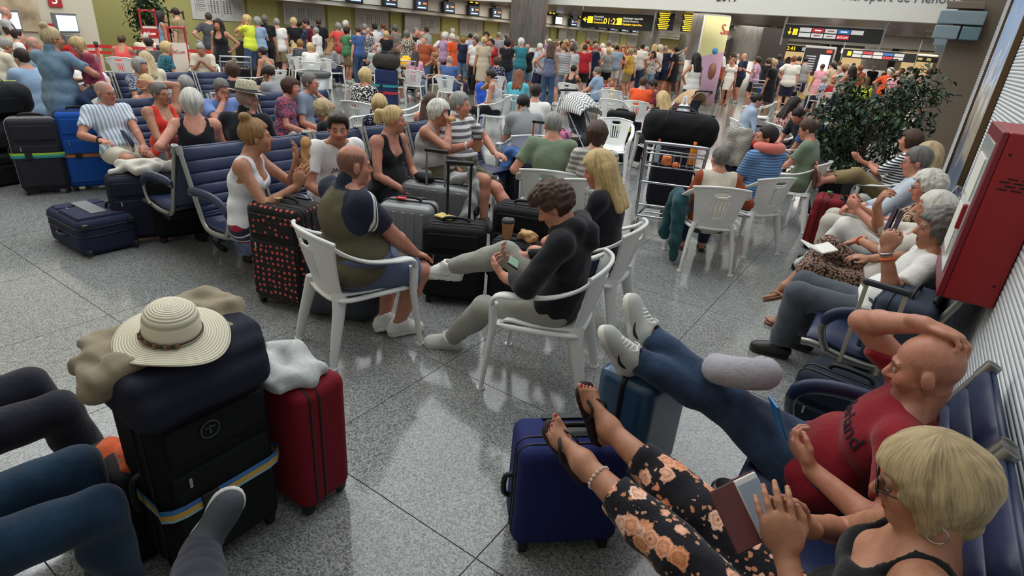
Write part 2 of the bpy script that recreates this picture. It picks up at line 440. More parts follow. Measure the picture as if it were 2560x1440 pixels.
    def at(s, P):
        """field value at points (nearest cell)"""
        n = np.array(s.D.shape); i = np.rint((P - s.lo) / s.h).astype(int); ok = ((i >= 0) & (i < n)).all(1)
        o = np.full(len(P), .2, np.float32); j = i[ok]; o[ok] = s.D[j[:, 0], j[:, 1], j[:, 2]]; return o
    def surface(s):
        D = s.D; S = D < 0; h = s.h
        c = np.zeros(np.array(S.shape) - 1, np.uint8)
        for i in (0, 1):
            for j in (0, 1):
                for k in (0, 1):
                    c += S[i:S.shape[0] - 1 + i, j:S.shape[1] - 1 + j, k:S.shape[2] - 1 + k]
        I = np.argwhere((c > 0) & (c < 8)); idx = np.full(c.shape, -1, np.int32); idx[tuple(I.T)] = np.arange(len(I))
        off = np.array([(i, j, k) for i in (0, 1) for j in (0, 1) for k in (0, 1)])
        cv = np.stack([D[I[:, 0] + o[0], I[:, 1] + o[1], I[:, 2] + o[2]] for o in off], 1)
        acc = np.zeros((len(I), 3)); cnt = np.zeros(len(I))
        for a in range(8):
            for b in range(a + 1, 8):
                if np.abs(off[a] - off[b]).sum() != 1: continue
                d0, d1 = cv[:, a], cv[:, b]; m = (d0 < 0) != (d1 < 0)
                t = np.where(m, d0 / np.where(m, d0 - d1, 1), 0)
                acc += np.where(m[:, None], off[a] + t[:, None] * (off[b] - off[a]), 0); cnt += m
        P = (I + acc / cnt[:, None]) * h + s.lo
        Q = []
        for axn in range(3):
            sl0 = [slice(1, -1)] * 3; sl0[axn] = slice(0, -1); sl1 = list(sl0); sl1[axn] = slice(1, None)
            A = S[tuple(sl0)]; B = S[tuple(sl1)]; e = np.argwhere(A != B)
            if not len(e): continue
            base = e + 1; base[:, axn] -= 1
            u, v = (axn + 1) % 3, (axn + 2) % 3
            def cell(du, dv):
                g = base.copy(); g[:, u] += du; g[:, v] += dv; return idx[g[:, 0], g[:, 1], g[:, 2]]
            q = np.stack([cell(-1, -1), cell(0, -1), cell(0, 0), cell(-1, 0)], 1)
            fl = ~A[tuple(e.T)]; q[fl] = q[fl][:, ::-1]
            Q.append(q)
        return P, np.concatenate(Q)

def coarsen(P, Q, dead, cell):
    """merge the verts hidden under clothes into a coarse lattice so the body stays one piece but costs little"""
    k = np.floor(P / cell).astype(np.int64); key = (k[:, 0] * 4099 + k[:, 1]) * 4099 + k[:, 2]
    mp = np.arange(len(P)); di = np.where(dead)[0]
    if len(di):
        _, first, inv = np.unique(key[di], return_index=True, return_inverse=True); mp[di] = di[first][inv.ravel()]
    Q = mp[Q]; dup = np.stack([Q[:, i] == Q[:, (i + 1) % 4] for i in range(4)], 1); opp = (Q[:, 0] == Q[:, 2]) | (Q[:, 1] == Q[:, 3])
    nd = dup.sum(1); q4 = Q[(nd == 0) & ~opp]; Q3 = Q[(nd == 1) & ~opp]; d3 = dup[(nd == 1) & ~opp].argmax(1)
    t3 = np.stack([Q3[np.arange(len(Q3)), (d3 + j) % 4] for j in (1, 2, 3)], 1)
    used = np.zeros(len(P), bool); used[q4.ravel()] = True; used[t3.ravel()] = True; m2 = np.cumsum(used) - 1
    return P[used], m2[q4], m2[t3]

def drop(P, Q, dead):
    """remove faces whose corners are all dead, and unused verts"""
    Q = Q[~dead[Q].all(1)]; used = np.zeros(len(P), bool); used[Q.ravel()] = True
    mp = np.cumsum(used) - 1
    return P[used], mp[Q], used

def biggest(P, Q, minf=40):
    """drop crumbs: islands with fewer than minf faces"""
    lab = np.arange(len(P))
    for _ in range(60):
        m = lab[Q].min(1); new = lab.copy(); np.minimum.at(new, Q.ravel(), np.repeat(m, 4)); new = new[new]
        if (new == lab).all(): break
        lab = new
    fl = lab[Q[:, 0]]; cnt = np.bincount(fl, minlength=len(P)); keep = cnt[fl] >= minf
    Q = Q[keep]; used = np.zeros(len(P), bool); used[Q.ravel()] = True; mp = np.cumsum(used) - 1
    return P[used], mp[Q]

def ik(a, b, l1, l2, pole):
    """joint position of a two-bone limb; pole = direction the joint points to"""
    a = np.asarray(a, float); b = np.asarray(b, float); d = b - a; L = np.linalg.norm(d); u = d / (L + 1e-9)
    if L > (l1 + l2) * .999: b = a + u * (l1 + l2) * .999; L = (l1 + l2) * .999
    x = (l1 * l1 - l2 * l2 + L * L) / (2 * L); y = math.sqrt(max(l1 * l1 - x * x, 0))
    p = np.asarray(pole, float); p = nrm(p - u * (p @ u)); return a + u * x + p * y, b

def rotz(a): c, s = math.cos(a), math.sin(a); return np.array([[c, -s, 0], [s, c, 0], [0, 0, 1]])
def rotx(a): c, s = math.cos(a), math.sin(a); return np.array([[1, 0, 0], [0, c, -s], [0, s, c]])
def roty(a): c, s = math.cos(a), math.sin(a); return np.array([[c, 0, s], [0, 1, 0], [-s, 0, c]])
def frame(d, up):
    """rows: side, forward d, up"""
    d = nrm(d); up = np.asarray(up, float); u = nrm(up - d * (d @ up)); return np.array([np.cross(d, u), d, u])

FINGERS = ((.034, .072, .0085), (.012, .082, .009), (-.011, .077, .0085), (-.032, .06, .0078))
def hand(F, w, d, palm, side, curl=.6, thumb=.5, h=.006, spread=.06):
    """hand at wrist w pointing d, palm facing `palm`; side=+1 thumb to +side axis"""
    R = frame(d, -nrm(palm)); sd, fw, bk = R[0] * side, R[1], R[2]
    F.cone(w - fw * .03, w + fw * .015, .027, .027, .01, sq=(bk, 1.25))
    c = w + fw * .058
    F.ell(c, np.array([sd, fw, bk]), (.045, .056, .0185), .008)
    F.cone(w + fw * .03 + sd * .022, w + fw * .065 + sd * .03 - bk * .006, .017, .013, .02)
    r0 = max(1., .95 * h / .0085)
    tips = []
    for i, (x, L, r) in enumerate(FINGERS):
        cu = curl[i] if isinstance(curl, (tuple, list)) else curl
        p = w + fw * (.098 - abs(i - 1.3) * .006) + sd * x; r = r * r0
        dirn = nrm(fw + sd * (1.3 - i) * spread); a = 0
        segs = (L * .46, L * .31, L * .27)
        F.cone(p - fw * .03, p, r * 1.05, r, .008)
        for j, sl in enumerate(segs):
            a += cu * (.75, 1., .7)[j]
            q = p + (dirn * math.cos(a) - bk * math.sin(a)) * sl
            F.cone(p, q, r * (1 - .05 * j), r * (.95 - .08 * j), .004); p = q
        tips.append(p)
    b0 = w + fw * .032 + sd * .03; td = nrm(fw * .75 + sd * .75 - bk * .35 * (1 + thumb)); r = .0105 * r0
    m = b0 + td * .035; F.cone(b0, m, .0135, r, .012)
    td2 = nrm(fw * 1. + sd * (.45 - .6 * thumb) - bk * .5 * thumb); q = m + td2 * .03; F.cone(m, q, r, r * .92, .005)
    td3 = nrm(fw * 1. + sd * (.2 - .9 * thumb) - bk * .6 * thumb); e = q + td3 * .026; F.cone(q, e, r * .92, r * .75, .004)
    tips.append(e); return tips

SKINS = dict(fair=(214, 163, 140), pink=(208, 146, 122), tan=(184, 132, 104), red=(192, 134, 110), brown=(128, 84, 62), olive=(190, 142, 112))
HAIRC = dict(grey=(150, 148, 142), white=(214, 210, 200), blond=(205, 176, 122), ash=(186, 164, 124), brown=(74, 52, 38), dark=(40, 30, 26), black=(22, 20, 20), ginger=(120, 66, 38), honey=(150, 110, 66), salt=(110, 106, 102))

def ARM(mode, sx, hip, sh):
    """preset hand targets in the person's frame: (hand, elbow pole, hand direction, palm normal, curl)"""
    if mode == 'lap': return (V(sx * .11, .30, .60), V(sx * .6, -.5, -.5), V(-sx * .35, .9, -.2), V(0, -.1, -1), .35)
    if mode == 'knee': return (V(sx * .15, .40, .60), V(sx * .6, -.5, -.4), V(0, .9, -.4), V(0, -.3, -1), .3)
    if mode == 'fold': return (V(-sx * .10, .24, .80), V(sx, -.1, -.4), V(-sx, .2, .1), V(0, -1, 0), .3)
    if mode == 'clasp': return (V(sx * .05, .30, .62), V(sx * .8, -.4, -.3), V(-sx * .6, .8, 0), V(-sx * .6, -.3, -.6), .7)
    if mode == 'phone': return (V(sx * .07, .34, .84), V(sx * .5, -.4, -.8), V(-sx * .3, .75, .5), V(-sx * .7, -.4, .3), .9)
    if mode == 'chin': return (V(sx * .05, .165, 1.03), V(sx * .6, .5, -.7), V(-sx * .4, -.2, .9), V(0, -.9, .2), .9)
    if mode == 'eat': return (V(sx * .04, .24, 1.05), V(sx * .6, .4, -.8), V(-sx * .5, -.4, .8), V(0, -.9, .3), 1.)
    if mode == 'rest': return (V(sx * .26, .22, .68), V(sx * .5, -.9, -.2), V(-sx * .1, 1, 0), V(0, 0, -1), .3)
    if mode == 'down': return (V(sx * .25, .04, .78), V(sx * .3, -1, 0), V(0, .1, -1), V(-sx, 0, 0), .4)
    if mode == 'hip': return (V(sx * .2, .0, 1.02), V(sx, -.4, 0), V(-sx, .6, -.3), V(-sx, 0, 0), .5)
    if mode == 'sfold': return (V(-sx * .11, .2, 1.17), V(sx, -.1, -.5), V(-sx, .15, .1), V(0, -1, 0), .3)
    if mode == 'sphone': return (V(sx * .06, .34, 1.2), V(sx * .5, -.3, -.9), V(-sx * .3, .75, .5), V(-sx * .7, -.4, .3), .9)
    if mode == 'schin': return (V(sx * .05, .14, 1.45), V(sx * .6, .4, -.7), V(-sx * .4, -.2, .9), V(0, -.9, .2), .9)
    if mode == 'back': return (V(sx * .06, -.13, 1.62), V(sx, .2, .8), V(-sx, -.2, .1), V(0, 1, 0), .5)
    if mode == 'push': return (V(sx * .22, .42, 1.0), V(sx * .6, -.6, -.5), V(0, 1, -.1), V(0, 0, -1), 1.)
    return mode

def person(label, loc, yaw, g='m', fat=1., sit=True, lean=12, slouch=14, side=0, twist=0, hy=0, hp=0, hr=0, arms=('lap', 'lap'), legs=('sit', 'sit'),
           top=None, bot=None, shoe=None, hair=('short', 'brown'), skin='fair', glasses=None, res=.009, scale=1., group=None, extra=None, zs=.53,
           name='person', simple=False, beard=0, bare=False, tree=None):
    """a whole person from a pose.  local frame: x right, y forward, z up, origin on the floor under the pelvis.
    top=(type,material,neck) bot=(type,material) shoe=(type,material,sole)"""
    T = thing(name, label, 'person', loc, yaw, group, scale if scale != 1 else None)
    fem = g == 'f'; sg = 1.0
    P0 = V(0, 0, zs if sit else .93)
    th = math.radians(lean if sit else (lean if lean != 12 else 2)); sl = math.radians(slouch if sit else 4)
    sr = math.radians(side)
    s1 = V(math.sin(sr), -math.sin(th) * math.cos(sr), math.cos(th) * math.cos(sr)); th2 = th - sl; s2 = nrm(V(math.sin(sr) * 1.1, -math.sin(th2), math.cos(th2)))
    M = P0 + s1 * .22; NB = M + s2 * .29
    tw = math.radians(twist); rx = nrm(V(math.cos(tw), math.sin(tw), 0)); rx = nrm(rx - s2 * (rx @ s2)); fy = np.cross(s2, rx)
    RT = np.array([rx, fy, s2]); r1 = nrm(V(1, 0, 0) - s1 * s1[0]); R1 = np.array([r1, np.cross(s1, r1), s1])
    hw = .147 if fem else .17
    SH = [NB - s2 * .055 + rx * hw * q * (1 + .15 * (fat - 1)) for q in (1, -1)]
    HR = RT if False else rotz(tw + math.radians(hy)) @ rotx(-math.radians(hp)) @ roty(math.radians(hr))
    hx, hf, hu = HR[:, 0], HR[:, 1], HR[:, 2]
    nd = nrm(s2 * .7 + hu * .5 + hf * .12)
    HC = NB + nd * .128 + hf * .022
    hs = .93 if not fem else .89
    def hp_(x, y, z): return HC + (hx * x + hf * y + hu * z) * hs
    HRr = np.array([hx, hf, hu])
    arm = []
    for q, sx in ((0, 1), (1, -1)):
        a = ARM(arms[q], sx, P0, SH[q]) if isinstance(arms[q], str) else arms[q]
        hd, pole, dr, pn, cu = [a[0], a[1], a[2], a[3], a[4] if len(a) > 4 else .5]
        e, hd = ik(SH[q] + rx * sx * .0 - s2 * .012, np.asarray(hd, float), .285, .26, pole); arm.append((SH[q], e, hd, nrm(dr), nrm(pn), cu))
    leg = []
    for q, sx in ((0, 1), (1, -1)):
        Hq = P0 + r1 * sx * .092 - s1 * .015; lg = legs[q]
        if lg == 'sit': lg = (V(sx * .12, .46, .09), V(sx * .1, 1, 1), V(sx * .2, 1, 0))
        elif lg == 'tuck': lg = (V(sx * .1, .26, .09), V(sx * .15, 1, .8), V(sx * .2, 1, -.1))
        elif lg == 'out': lg = (V(sx * .13, .72, .09), V(sx * .1, .5, 1), V(sx * .3, 1, .6))
        elif lg == 'cross': lg = (V(-sx * .13, .56, .33), V(0, .6, 1), V(-sx * .1, 1, -.55))
        elif lg == 'stand': lg = (V(sx * .1, -.01, .085), V(sx * .1, 1, 0), V(sx * .25, 1, 0))
        elif lg == 'step': lg = (V(sx * .09, .22, .1), V(0, 1, 0), V(0, 1, .1))
        elif lg == 'stepb': lg = (V(sx * .09, -.26, .13), V(0, 1, 0), V(0, 1, -.5))
        k, an = ik(Hq, np.asarray(lg[0], float), .44, .41, lg[1]); leg.append((Hq, k, an, nrm(lg[2])))
    # ---------------- body
    B = SDF(res)
    def torso(F, o=0., k=.03, bust=True, low=True):
        f = fat
        if low: F.ell(P0 + s1 * .01, R1, (.163 * (.55 + .45 * f) + o + (.012 if fem else 0), .118 * (.5 + .5 * f) + o, .115 + o), k)
        F.ell(P0 + s1 * .13 + R1[1] * .02 * (f - 1) * 4, R1, (.143 * f + o, .108 * f + o, .13 + o), k)
        F.ell(M + s2 * .11, RT, ((.138 if fem else .158) * (.7 + .3 * f) + o, .104 * (.6 + .4 * f) + o, .165 + o), k)
        if fem and bust:
            for sx in (1, -1): F.ell(M + s2 * .115 + rx * sx * .068 + fy * .075, RT, (.062 + o * .6, .058 + o * .6, .062 + o * .6), .035)
        for q in (0, 1): F.cone(NB - s2 * .05, SH[q] - s2 * .012, .055 + o, .05 + o, .04)
    torso(B)
    B.cone(NB - s2 * .03, HC - hu * .055 - hf * .02, .056 if not fem else .05, .052 if not fem else .045, .03)
    for q in (0, 1): B.cone(NB + nd * .03, SH[q] - rx * (1, -1)[q] * .05, .035, .036, .04)
    # head
    B.ell(hp_(0, -.012, .034), HRr, np.array((.077, .099, .094)) * hs, .02)
    B.ell(hp_(0, .03, -.045), HRr, np.array((.061, .068, .078)) * hs, .03)
    B.ell(hp_(0, .066, -.098), HRr, np.array((.03, .026, .024)) * hs, .03)
    for sx in (1, -1):
        B.ell(hp_(sx * .04, .058, -.03), HRr, np.array((.028, .028, .034)) * hs, .02)
        B.cone(hp_(sx * .012, .09, .024), hp_(sx * .046, .078, .022), .011 * hs, .009 * hs, .014)
        if res <= .0125:
            B.ell(hp_(sx * .033, .097, -.001), HRr, np.array((.019, .012, .012)) * hs, .012, 's')
            B.ell(hp_(sx * .032, .08, -.001), HRr, np.array((.0145,) * 3) * hs, .003)
        B.ell(hp_(sx * .08, -.012, -.01), rotz(sx * -.35) @ HRr if False else HRr, np.array((.011, .021, .034)) * hs, .008)
    B.cone(hp_(0, .094, .006), hp_(0, .116, -.03), .0095 * hs, .0145 * hs, .01)
    for sx in (1, -1): B.ell(hp_(sx * .012, .102, -.036), HRr, np.array((.01, .012, .009)) * hs, .006)
    if res <= .0125:
        B.ell(hp_(0, .093, -.063), HRr, np.array((.024, .01, .006)) * hs, .004)
        B.ell(hp_(0, .092, -.074), HRr, np.array((.02, .0105, .007)) * hs, .004)
    # limbs
    am = .9 if fem else 1.; am *= .75 + .25 * fat
    for q, sx in ((0, 1), (1, -1)):
        s, e, w, dr, pn, cu = arm[q]
        B.ell(s - rx * sx * .004, RT, np.array((.056, .055, .06)) * am, .03)
        B.cone(s, e, .05 * am, .039 * am, .03)
        m = e + (w - e) * .3; B.cone(e, m, .038 * am, .041 * am, .014); B.cone(m, w, .041 * am, .027 * am, .012)
        if res <= .0125: hand(B, w, dr, pn, -sx if False else sx * -1, cu, h=res) if False else hand(B, w, dr, pn, HAND_SIDE * sx, cu, h=res)
        else:
            Rr = frame(dr, -pn); B.ell(w + dr * .06, np.array([Rr[0], Rr[1], Rr[2]]), (.042, .06, .022), .02); B.ell(w + dr * .125 + pn * .02 * cu, Rr, (.036, .045, .018), .02)
    lm = .7 + .3 * fat
    for q, sx in ((0, 1), (1, -1)):
        a, k, an, td = leg[q]
        B.cone(a, k, .088 * lm, .057 * lm, .03); c = k + (an - k) * .33
        bk = nrm(np.cross(np.cross(an - k, td), an - k)) * -1
        B.cone(k, c + bk * .012, .054 * lm, .056 * lm, .03); B.cone(c + bk * .012, an, .056 * lm, .036, .03)
    FT = []
    for q, sx in ((0, 1), (1, -1)):
        a, k, an, td = leg[q]; sd = nrm(np.cross(td, k - an)) if np.linalg.norm(np.cross(td, k - an)) > .2 else V(1, 0, 0)
        up = np.cross(sd, td); FT.append((an, td, up, sd))
        st = shoe[0] if shoe else None
        if st in ('flip', 'sandal') or bare or st is None:
            heel = an - up * .045 - td * .045; ball = an - up * .058 + td * .115
            B.cone(an, heel + up * .012, .036, .03, .03); B.cone(an + td * .01, ball, .036, .02, .03, sq=(up, 1.2))
            B.ell(ball - td * .012, np.array([sd, td, up]), (.043, .05, .017), .02)
            o = 1 if (sx > 0) else -1
            for i in range(5):
                b0 = ball + td * (.03 - .006 * i) + sd * -sx * FOOT_SIDE * (.03 - .0155 * i); L = (.034, .03, .027, .024, .02)[i]; r = (.0115, .0085, .008, .0078, .0075)[i]
                r = max(r, res * .9)
                B.cone(b0 - td * .02, b0 + td * L * .5 + up * .003, r, r, .008); B.cone(b0 + td * L * .5 + up * .003, b0 + td * L - up * .002, r, r * .85, .004)
    if extra: extra(B, locals())
    B.build(); P, Q = B.surface()
    # ---------------- clothes
    cl = []
    kids = []
    if top:
        typ, tm = top[0], top[1]; neck = top[2] if len(top) > 2 else 'crew'
        F = SDF(max(res * 1.35, .0085)); o = .014 + max(0, res - .0075) * .7 + (.006 if typ in ('hood', 'jacket') else 0)
        torso(F, o)
        if typ not in ('tank', 'strap'):
            for q, sx in ((0, 1), (1, -1)):
                s, e, w = arm[q][:3]; u = nrm(e - s)
                F.ell(s - rx * sx * .008, RT, np.array((.06, .06, .064)) * am, .035)
                if typ in ('long', 'hood', 'jacket', 'shirt'):
                    g_ = 1.15 if typ in ('hood', 'jacket') else 1.
                    F.cone(s, e, .064 * am * g_, .055 * am * g_, .03)
                    ct = None; v = nrm(w - e); F.cone(e, w - v * .01, .055 * am * g_, .037 * am * g_, .02, cut=(w - v * .015, v))
                else:
                    L = {'tee': .66, 'polo': .7, 'cap': .35, 'elbow': .95}.get(typ, .66); hpnt = s + (e - s) * L
                    F.cone(s, s + (e - s) * (L + .2), .058 * am, .063 * am, .03, cut=(hpnt, u))
        hem = {'crop': .05, 'dress': -.2}.get(typ, -.085 if sit else -.11)
        if typ == 'dress' and not sit: F.cone(P0 - s1 * .02, P0 - s1 * .42, .165, .2, .04, cut=(P0 - s1 * .4, -s1))
        elif not sit and typ not in ('crop', 'dress'): F.ell(P0 + s1 * .0, R1, (.19 * (.5 + .5 * fat), .145 * (.5 + .5 * fat), .14), .04)
        elif sit and typ != 'crop':
            F.ell(P0 + s1 * .02 + R1[1] * .02, R1, (.19 * (.4 + .6 * fat), .145 * (.4 + .6 * fat), .13), .03)
        if typ in ('tank', 'strap'):
            hgt = .185 if typ == 'strap' else .2
            pc = M + s2 * hgt
            wd = .014 if typ == 'strap' else .026
            def strap(X, Y, Z, pc=pc, wd=wd):
                a = (X - pc[0]) * s2[0] + (Y - pc[1]) * s2[1] + (Z - pc[2]) * s2[2]
                x = (X - pc[0]) * rx[0] + (Y - pc[1]) * rx[1] + (Z - pc[2]) * rx[2]
                y = (X - pc[0]) * fy[0] + (Y - pc[1]) * fy[1] + (Z - pc[2]) * fy[2]
                v = -.55 * (.09 - np.abs(x)) - (.03 if neck == 'v' else 0)     # dips at the centre
                return np.maximum(np.minimum(a - v, np.abs(np.abs(x) - .092) - wd), np.minimum(np.abs(x) - .135 * (.7 + .3 * fat), a + .09))
            F.custom(strap)
        if neck in ('v', 'scoop', 'vback'):
            yb = -1 if neck == 'vback' else 1
            F.ell(NB - s2 * (.05 if neck == 'v' else .03) + fy * .075 * yb, RT, (.06 if neck == 'v' else .095, .09, .105 if neck == 'v' else .075), .006, 's')
        if neck not in ('collar', 'hoodneck'): F.cone(NB - s2 * .0 - nd * .02, NB + nd * .2, .066, .085, .006, 's')
        F.plane(NB + s2 * .05, s2 + fy * .35)
        if neck in ('collar', 'polo'):
            F.cone(NB - s2 * .015, NB + nd * .04, .07, .066, .01); F.cone(NB + nd * .02 + hf * .02, NB + nd * .16 + hf * .03, .055, .06, .004, 's')
            F.cone(NB + fy * .08 + nd * .03, NB + fy * .09 - s2 * .05, .03, .006, .004, 's')
        if typ == 'hood':
            F.cone(NB - fy * .07 - rx * .075, NB - fy * .07 + rx * .075, .06, .06, .04); F.cone(NB - fy * .11 - s2 * .05, NB - fy * .13 - s2 * .1, .075, .05, .04)
            for sx in (1, -1): F.cone(NB - fy * .06 + rx * sx * .075 + s2 * .01, NB + fy * .06 + rx * sx * .05 - s2 * .02, .045, .03, .03)
            F.cone(NB + nd * .02, NB + nd * .2, .06, .085, .02, 's')
        if typ not in ('dress',):
            F.plane(P0 + s1 * (hem if not sit else hem + .02), -s1 + (R1[1] * .7 if sit else 0))
        F.amp = .0028 if res < .012 else 0; F.freq = 34
        F.build(); cl.append(F); kids.append(('top' if typ != 'hood' else 'hoodie', F, tm))
    if bot:
        typ, bm = bot[0], bot[1]
        F = SDF(max(res * 1.35, .0085)); lm2 = lm
        F.ell(P0 + s1 * .005, R1, (.172 * (.55 + .45 * fat) + .008 + (.012 if fem else 0), .128 * (.5 + .5 * fat), .12), .03)
        F.ell(P0 + s1 * .09 + R1[1] * .02 * (fat - 1) * 4, R1, (.152 * fat + .004, .117 * fat + .004, .1), .03)
        for q, sx in ((0, 1), (1, -1)):
            a, k, an, td = leg[q]; u = nrm(k - a); v = nrm(an - k)
            if typ == 'shorts':
                Lc = bot[2] if len(bot) > 2 else .82; F.cone(a, a + (k - a) * (Lc + .25), .1 * lm, .088 * lm, .04, cut=(a + (k - a) * Lc, u))
            elif typ == 'skirt': F.cone(a, k, .12, .13, .08, cut=(k, u))
            elif typ == 'dressskirt': pass
            else:
                Lc = {'trousers': .97, 'crop': .62, 'capri': .45, 'wide': .95}.get(typ, .97); wr = {'wide': .075, 'slim': .044}.get(typ, .056)
                F.cone(a, k, .1 * lm, .073 * lm, .04); F.cone(k, k + v * .41 * (Lc + .05), .071 * lm, wr, .03, cut=(k + v * .41 * Lc, v))
                bk = -nrm(np.cross(np.cross(an - k, td), an - k)); cc_ = k + (an - k) * .33 + bk * .012; F.cone(k, cc_, .068 * lm, .07 * lm, .03); F.cone(cc_, k + v * .3, .07 * lm, wr * .96, .03, cut=(k + v * .41 * Lc, v))
        pw = P0 + s1 * .13
        F.custom(lambda X, Y, Z: np.minimum((X - pw[0]) * s1[0] + (Y - pw[1]) * s1[1] + (Z - pw[2]) * s1[2], .2 * fat - np.sqrt((X - pw[0]) ** 2 + (Y - pw[1]) ** 2 + .3 * (Z - pw[2]) ** 2))); F.amp = .003 if res < .012 else 0; F.freq = 30
        F.build(); cl.append(F); kids.append((typ if typ in ('shorts', 'skirt') else 'trousers', F, bm))
    hst, hc = hair[0], hair[1]
    if hst not in ('bald', None, 'ring', 'buzz'):
        F = SDF(max(res * 1.05, .006)); t = {'short': .013, 'buzz': .004, 'curly': .03, 'ring': .006, 'bob': .024, 'long': .028, 'pony': .014, 'bun': .014, 'fluff': .03, 'quiff': .016, 'topbun': .016}.get(hst, .014)
        F.ell(hp_(0, -.012, .036), HRr, np.array((.077, .099, .094)) * hs + t, .02)
        if hst == 'curly': F.ell(hp_(0, .02, .09), HRr, np.array((.085, .1, .06)), .03)
        if hst == 'quiff': F.ell(hp_(0, .05, .1), HRr, np.array((.06, .05, .035)), .03)
        if hst in ('bob', 'fluff'):
            for sx in (1, -1): F.cone(hp_(sx * .058, -.015, .02), hp_(sx * .066, .008 if hst == 'bob' else -.03, -.075 if hst == 'bob' else -.045), .046, .022, .03)
            F.cone(hp_(0, -.06, .02), hp_(0, -.062, -.085), .078, .042, .03)
        if hst == 'long':
            for sx in (1, -1): F.cone(hp_(sx * .06, -.02, .0), hp_(sx * .085, .01, -.16), .045, .03, .03); F.cone(hp_(sx * .085, .01, -.16), NB + rx * sx * .09 + fy * .06 - s2 * .12, .032, .02, .03)
            for x in (-.05, 0, .05): F.cone(hp_(x, -.07, .0), NB + rx * x * 1.5 - fy * .115 - s2 * .13, .06, .028, .03)
        if hst == 'pony':
            F.cone(hp_(0, -.1, .06), hp_(0, -.15, .055), .022, .03, .01); F.cone(hp_(0, -.15, .055), hp_(0, -.165, -.08), .036, .034, .02); F.cone(hp_(0, -.165, -.08), hp_(0, -.14, -.2), .034, .012, .02)
        if hst == 'bun': F.ell(hp_(0, -.125, .03), HRr, (.042, .036, .042), .012)
        if hst == 'topbun': F.ell(hp_(0, -.06, .15), HRr, (.043, .043, .035), .012)
        def face(X, Y, Z):
            x, y, z = X - HC[0], Y - HC[1], Z - HC[2]
            a = (x * hx[0] + y * hx[1] + z * hx[2]) / hs; b = (x * hf[0] + y * hf[1] + z * hf[2]) / hs; c = (x * hu[0] + y * hu[1] + z * hu[2]) / hs
            ax_ = np.abs(a)
            hl = {'bob': .05, 'long': .062, 'curly': .06, 'ring': .2}.get(hst, .066)
            # front: nothing below the hairline
            fr = np.minimum((b - (.046 + .25 * np.maximum(c, 0))) , (hl - c) * .9)
            if hst in ('bob', 'long'): fr = np.minimum(b - .03 - .0 * c, np.minimum(hl - c, .072 + .18 * np.maximum(-c, 0) * 0 - ax_ + .0))
            d = fr
            if hst in ('short', 'buzz', 'curly', 'ring', 'pony', 'bun', 'quiff', 'topbun'):
                d = np.maximum(d, np.minimum(b + .028 + .35 * (c + .02), -.012 - c * .9 + .012))       # around the ears
                d = np.maximum(d, -.062 - c - (b + .1) * .2)
            if hst == 'fluff': d = np.maximum(d, np.minimum(b - .0, -.03 - c)); 
            if hst == 'ring': d = np.maximum(d, c - .045 + .0 * b); d = np.maximum(d, b - .03)
            return d * .9
        F.custom(face, k=.012)
        if hst in ('curly', 'fluff'): F.amp = .005; F.freq = 110
        elif hst != 'buzz': F.amp = .0016; F.freq = 90
        F.build(); cl.append(F); kids.append(('hair', F, hairmat(HAIRC[hc] if isinstance(hc, str) else hc)))
    # ---------------- finish the body: cull what the clothes hide, paint natural skin colours
    if shoe and shoe[0] not in ('flip', 'sandal', None):
        for an, td, up, sd in FT:
            an_ = an
    dead = np.zeros(len(P), bool)
    for F in cl: dead |= F.at(P) < -.0065
    P, Q, TQ = coarsen(P, Q, dead, max(.035, 4.5 * res))
    sc = SKINS[skin] if isinstance(skin, str) else skin
    col = np.tile(np.array(c3(sc), np.float32), (len(P), 1))
    loc_ = (P - HC) @ HRr.T / hs
    def near(c, r): return ((loc_ - np.array(c)) ** 2 / np.array(r) ** 2).sum(1) < 1
    isface = (np.abs(loc_) < .16).all(1)
    if True:
        x, y, z = np.abs(loc_[:, 0]), loc_[:, 1], loc_[:, 2]
        ck = isface & (y > .05) & (z < .01) & (z > -.055) & (x > .02); col[ck] *= (1.04, .9, .88)
        no = near((0, .115, -.03), (.02, .02, .02)); col[no] *= (1.05, .86, .84)
        lips = isface & (y > .075) & (x < .026) & (np.abs(z + .068) < .0115); col[lips] = np.array(c3(sc)) * (.82, .5, .5)
        lipl = isface & (y > .07) & (x < .026) & (np.abs(z + .0685) < .003); col[lipl] *= .45
        if hst in ('ring', 'buzz', 'bald', 'short'):
            hcx = np.array(c3(HAIRC[hc] if isinstance(hc, str) else hc)); nz_ = (np.sin(loc_[:, 0] * 310) * np.sin(loc_[:, 1] * 270 + loc_[:, 2] * 333)) * .006
            rg = isface & (loc_[:, 1] < .035 + .3 * (loc_[:, 2] - .03)) & (loc_[:, 2] > -.075) & (loc_[:, 2] + nz_ * 2 < (.075 if hst == 'ring' else .2 if hst == 'buzz' else .05)) & ~((x > .076) & (np.abs(loc_[:, 1] + .012) < .03) & (z < .03))
            ww = {'ring': .62, 'buzz': .5, 'bald': .22, 'short': .5}[hst]; col[rg] = col[rg] * (1 - ww) + hcx * ww
        if beard:
            bd = isface & (y > -.01) & (z < -.04) & ~lips & ~((y > .1)); col[bd] *= (1 - beard * .5)
        if res <= .0125:
            br = isface & (y > .06) & (x > .014) & (x < .052) & (np.abs(z - .026 + (x - .03) ** 2 * 6) < .0055)
            hcol = np.array(c3(HAIRC[hc] if isinstance(hc, str) else hc)); col[br] = hcol * .5 + col[br] * .25
            ey = isface & (((loc_[:, 0] - .032) ** 2 / .0185 ** 2 + (z + .001) ** 2 / .0095 ** 2 < 1) | ((loc_[:, 0] + .032) ** 2 / .0185 ** 2 + (z + .001) ** 2 / .0095 ** 2 < 1)) & (y > .06)
            col[ey] = np.array(c3(sc)) * .3
            ew = isface & (((x - .032) / .0145) ** 2 + ((z + .001) / .0062) ** 2 < 1) & (y > .06); col[ew] = (.4, .37, .35)
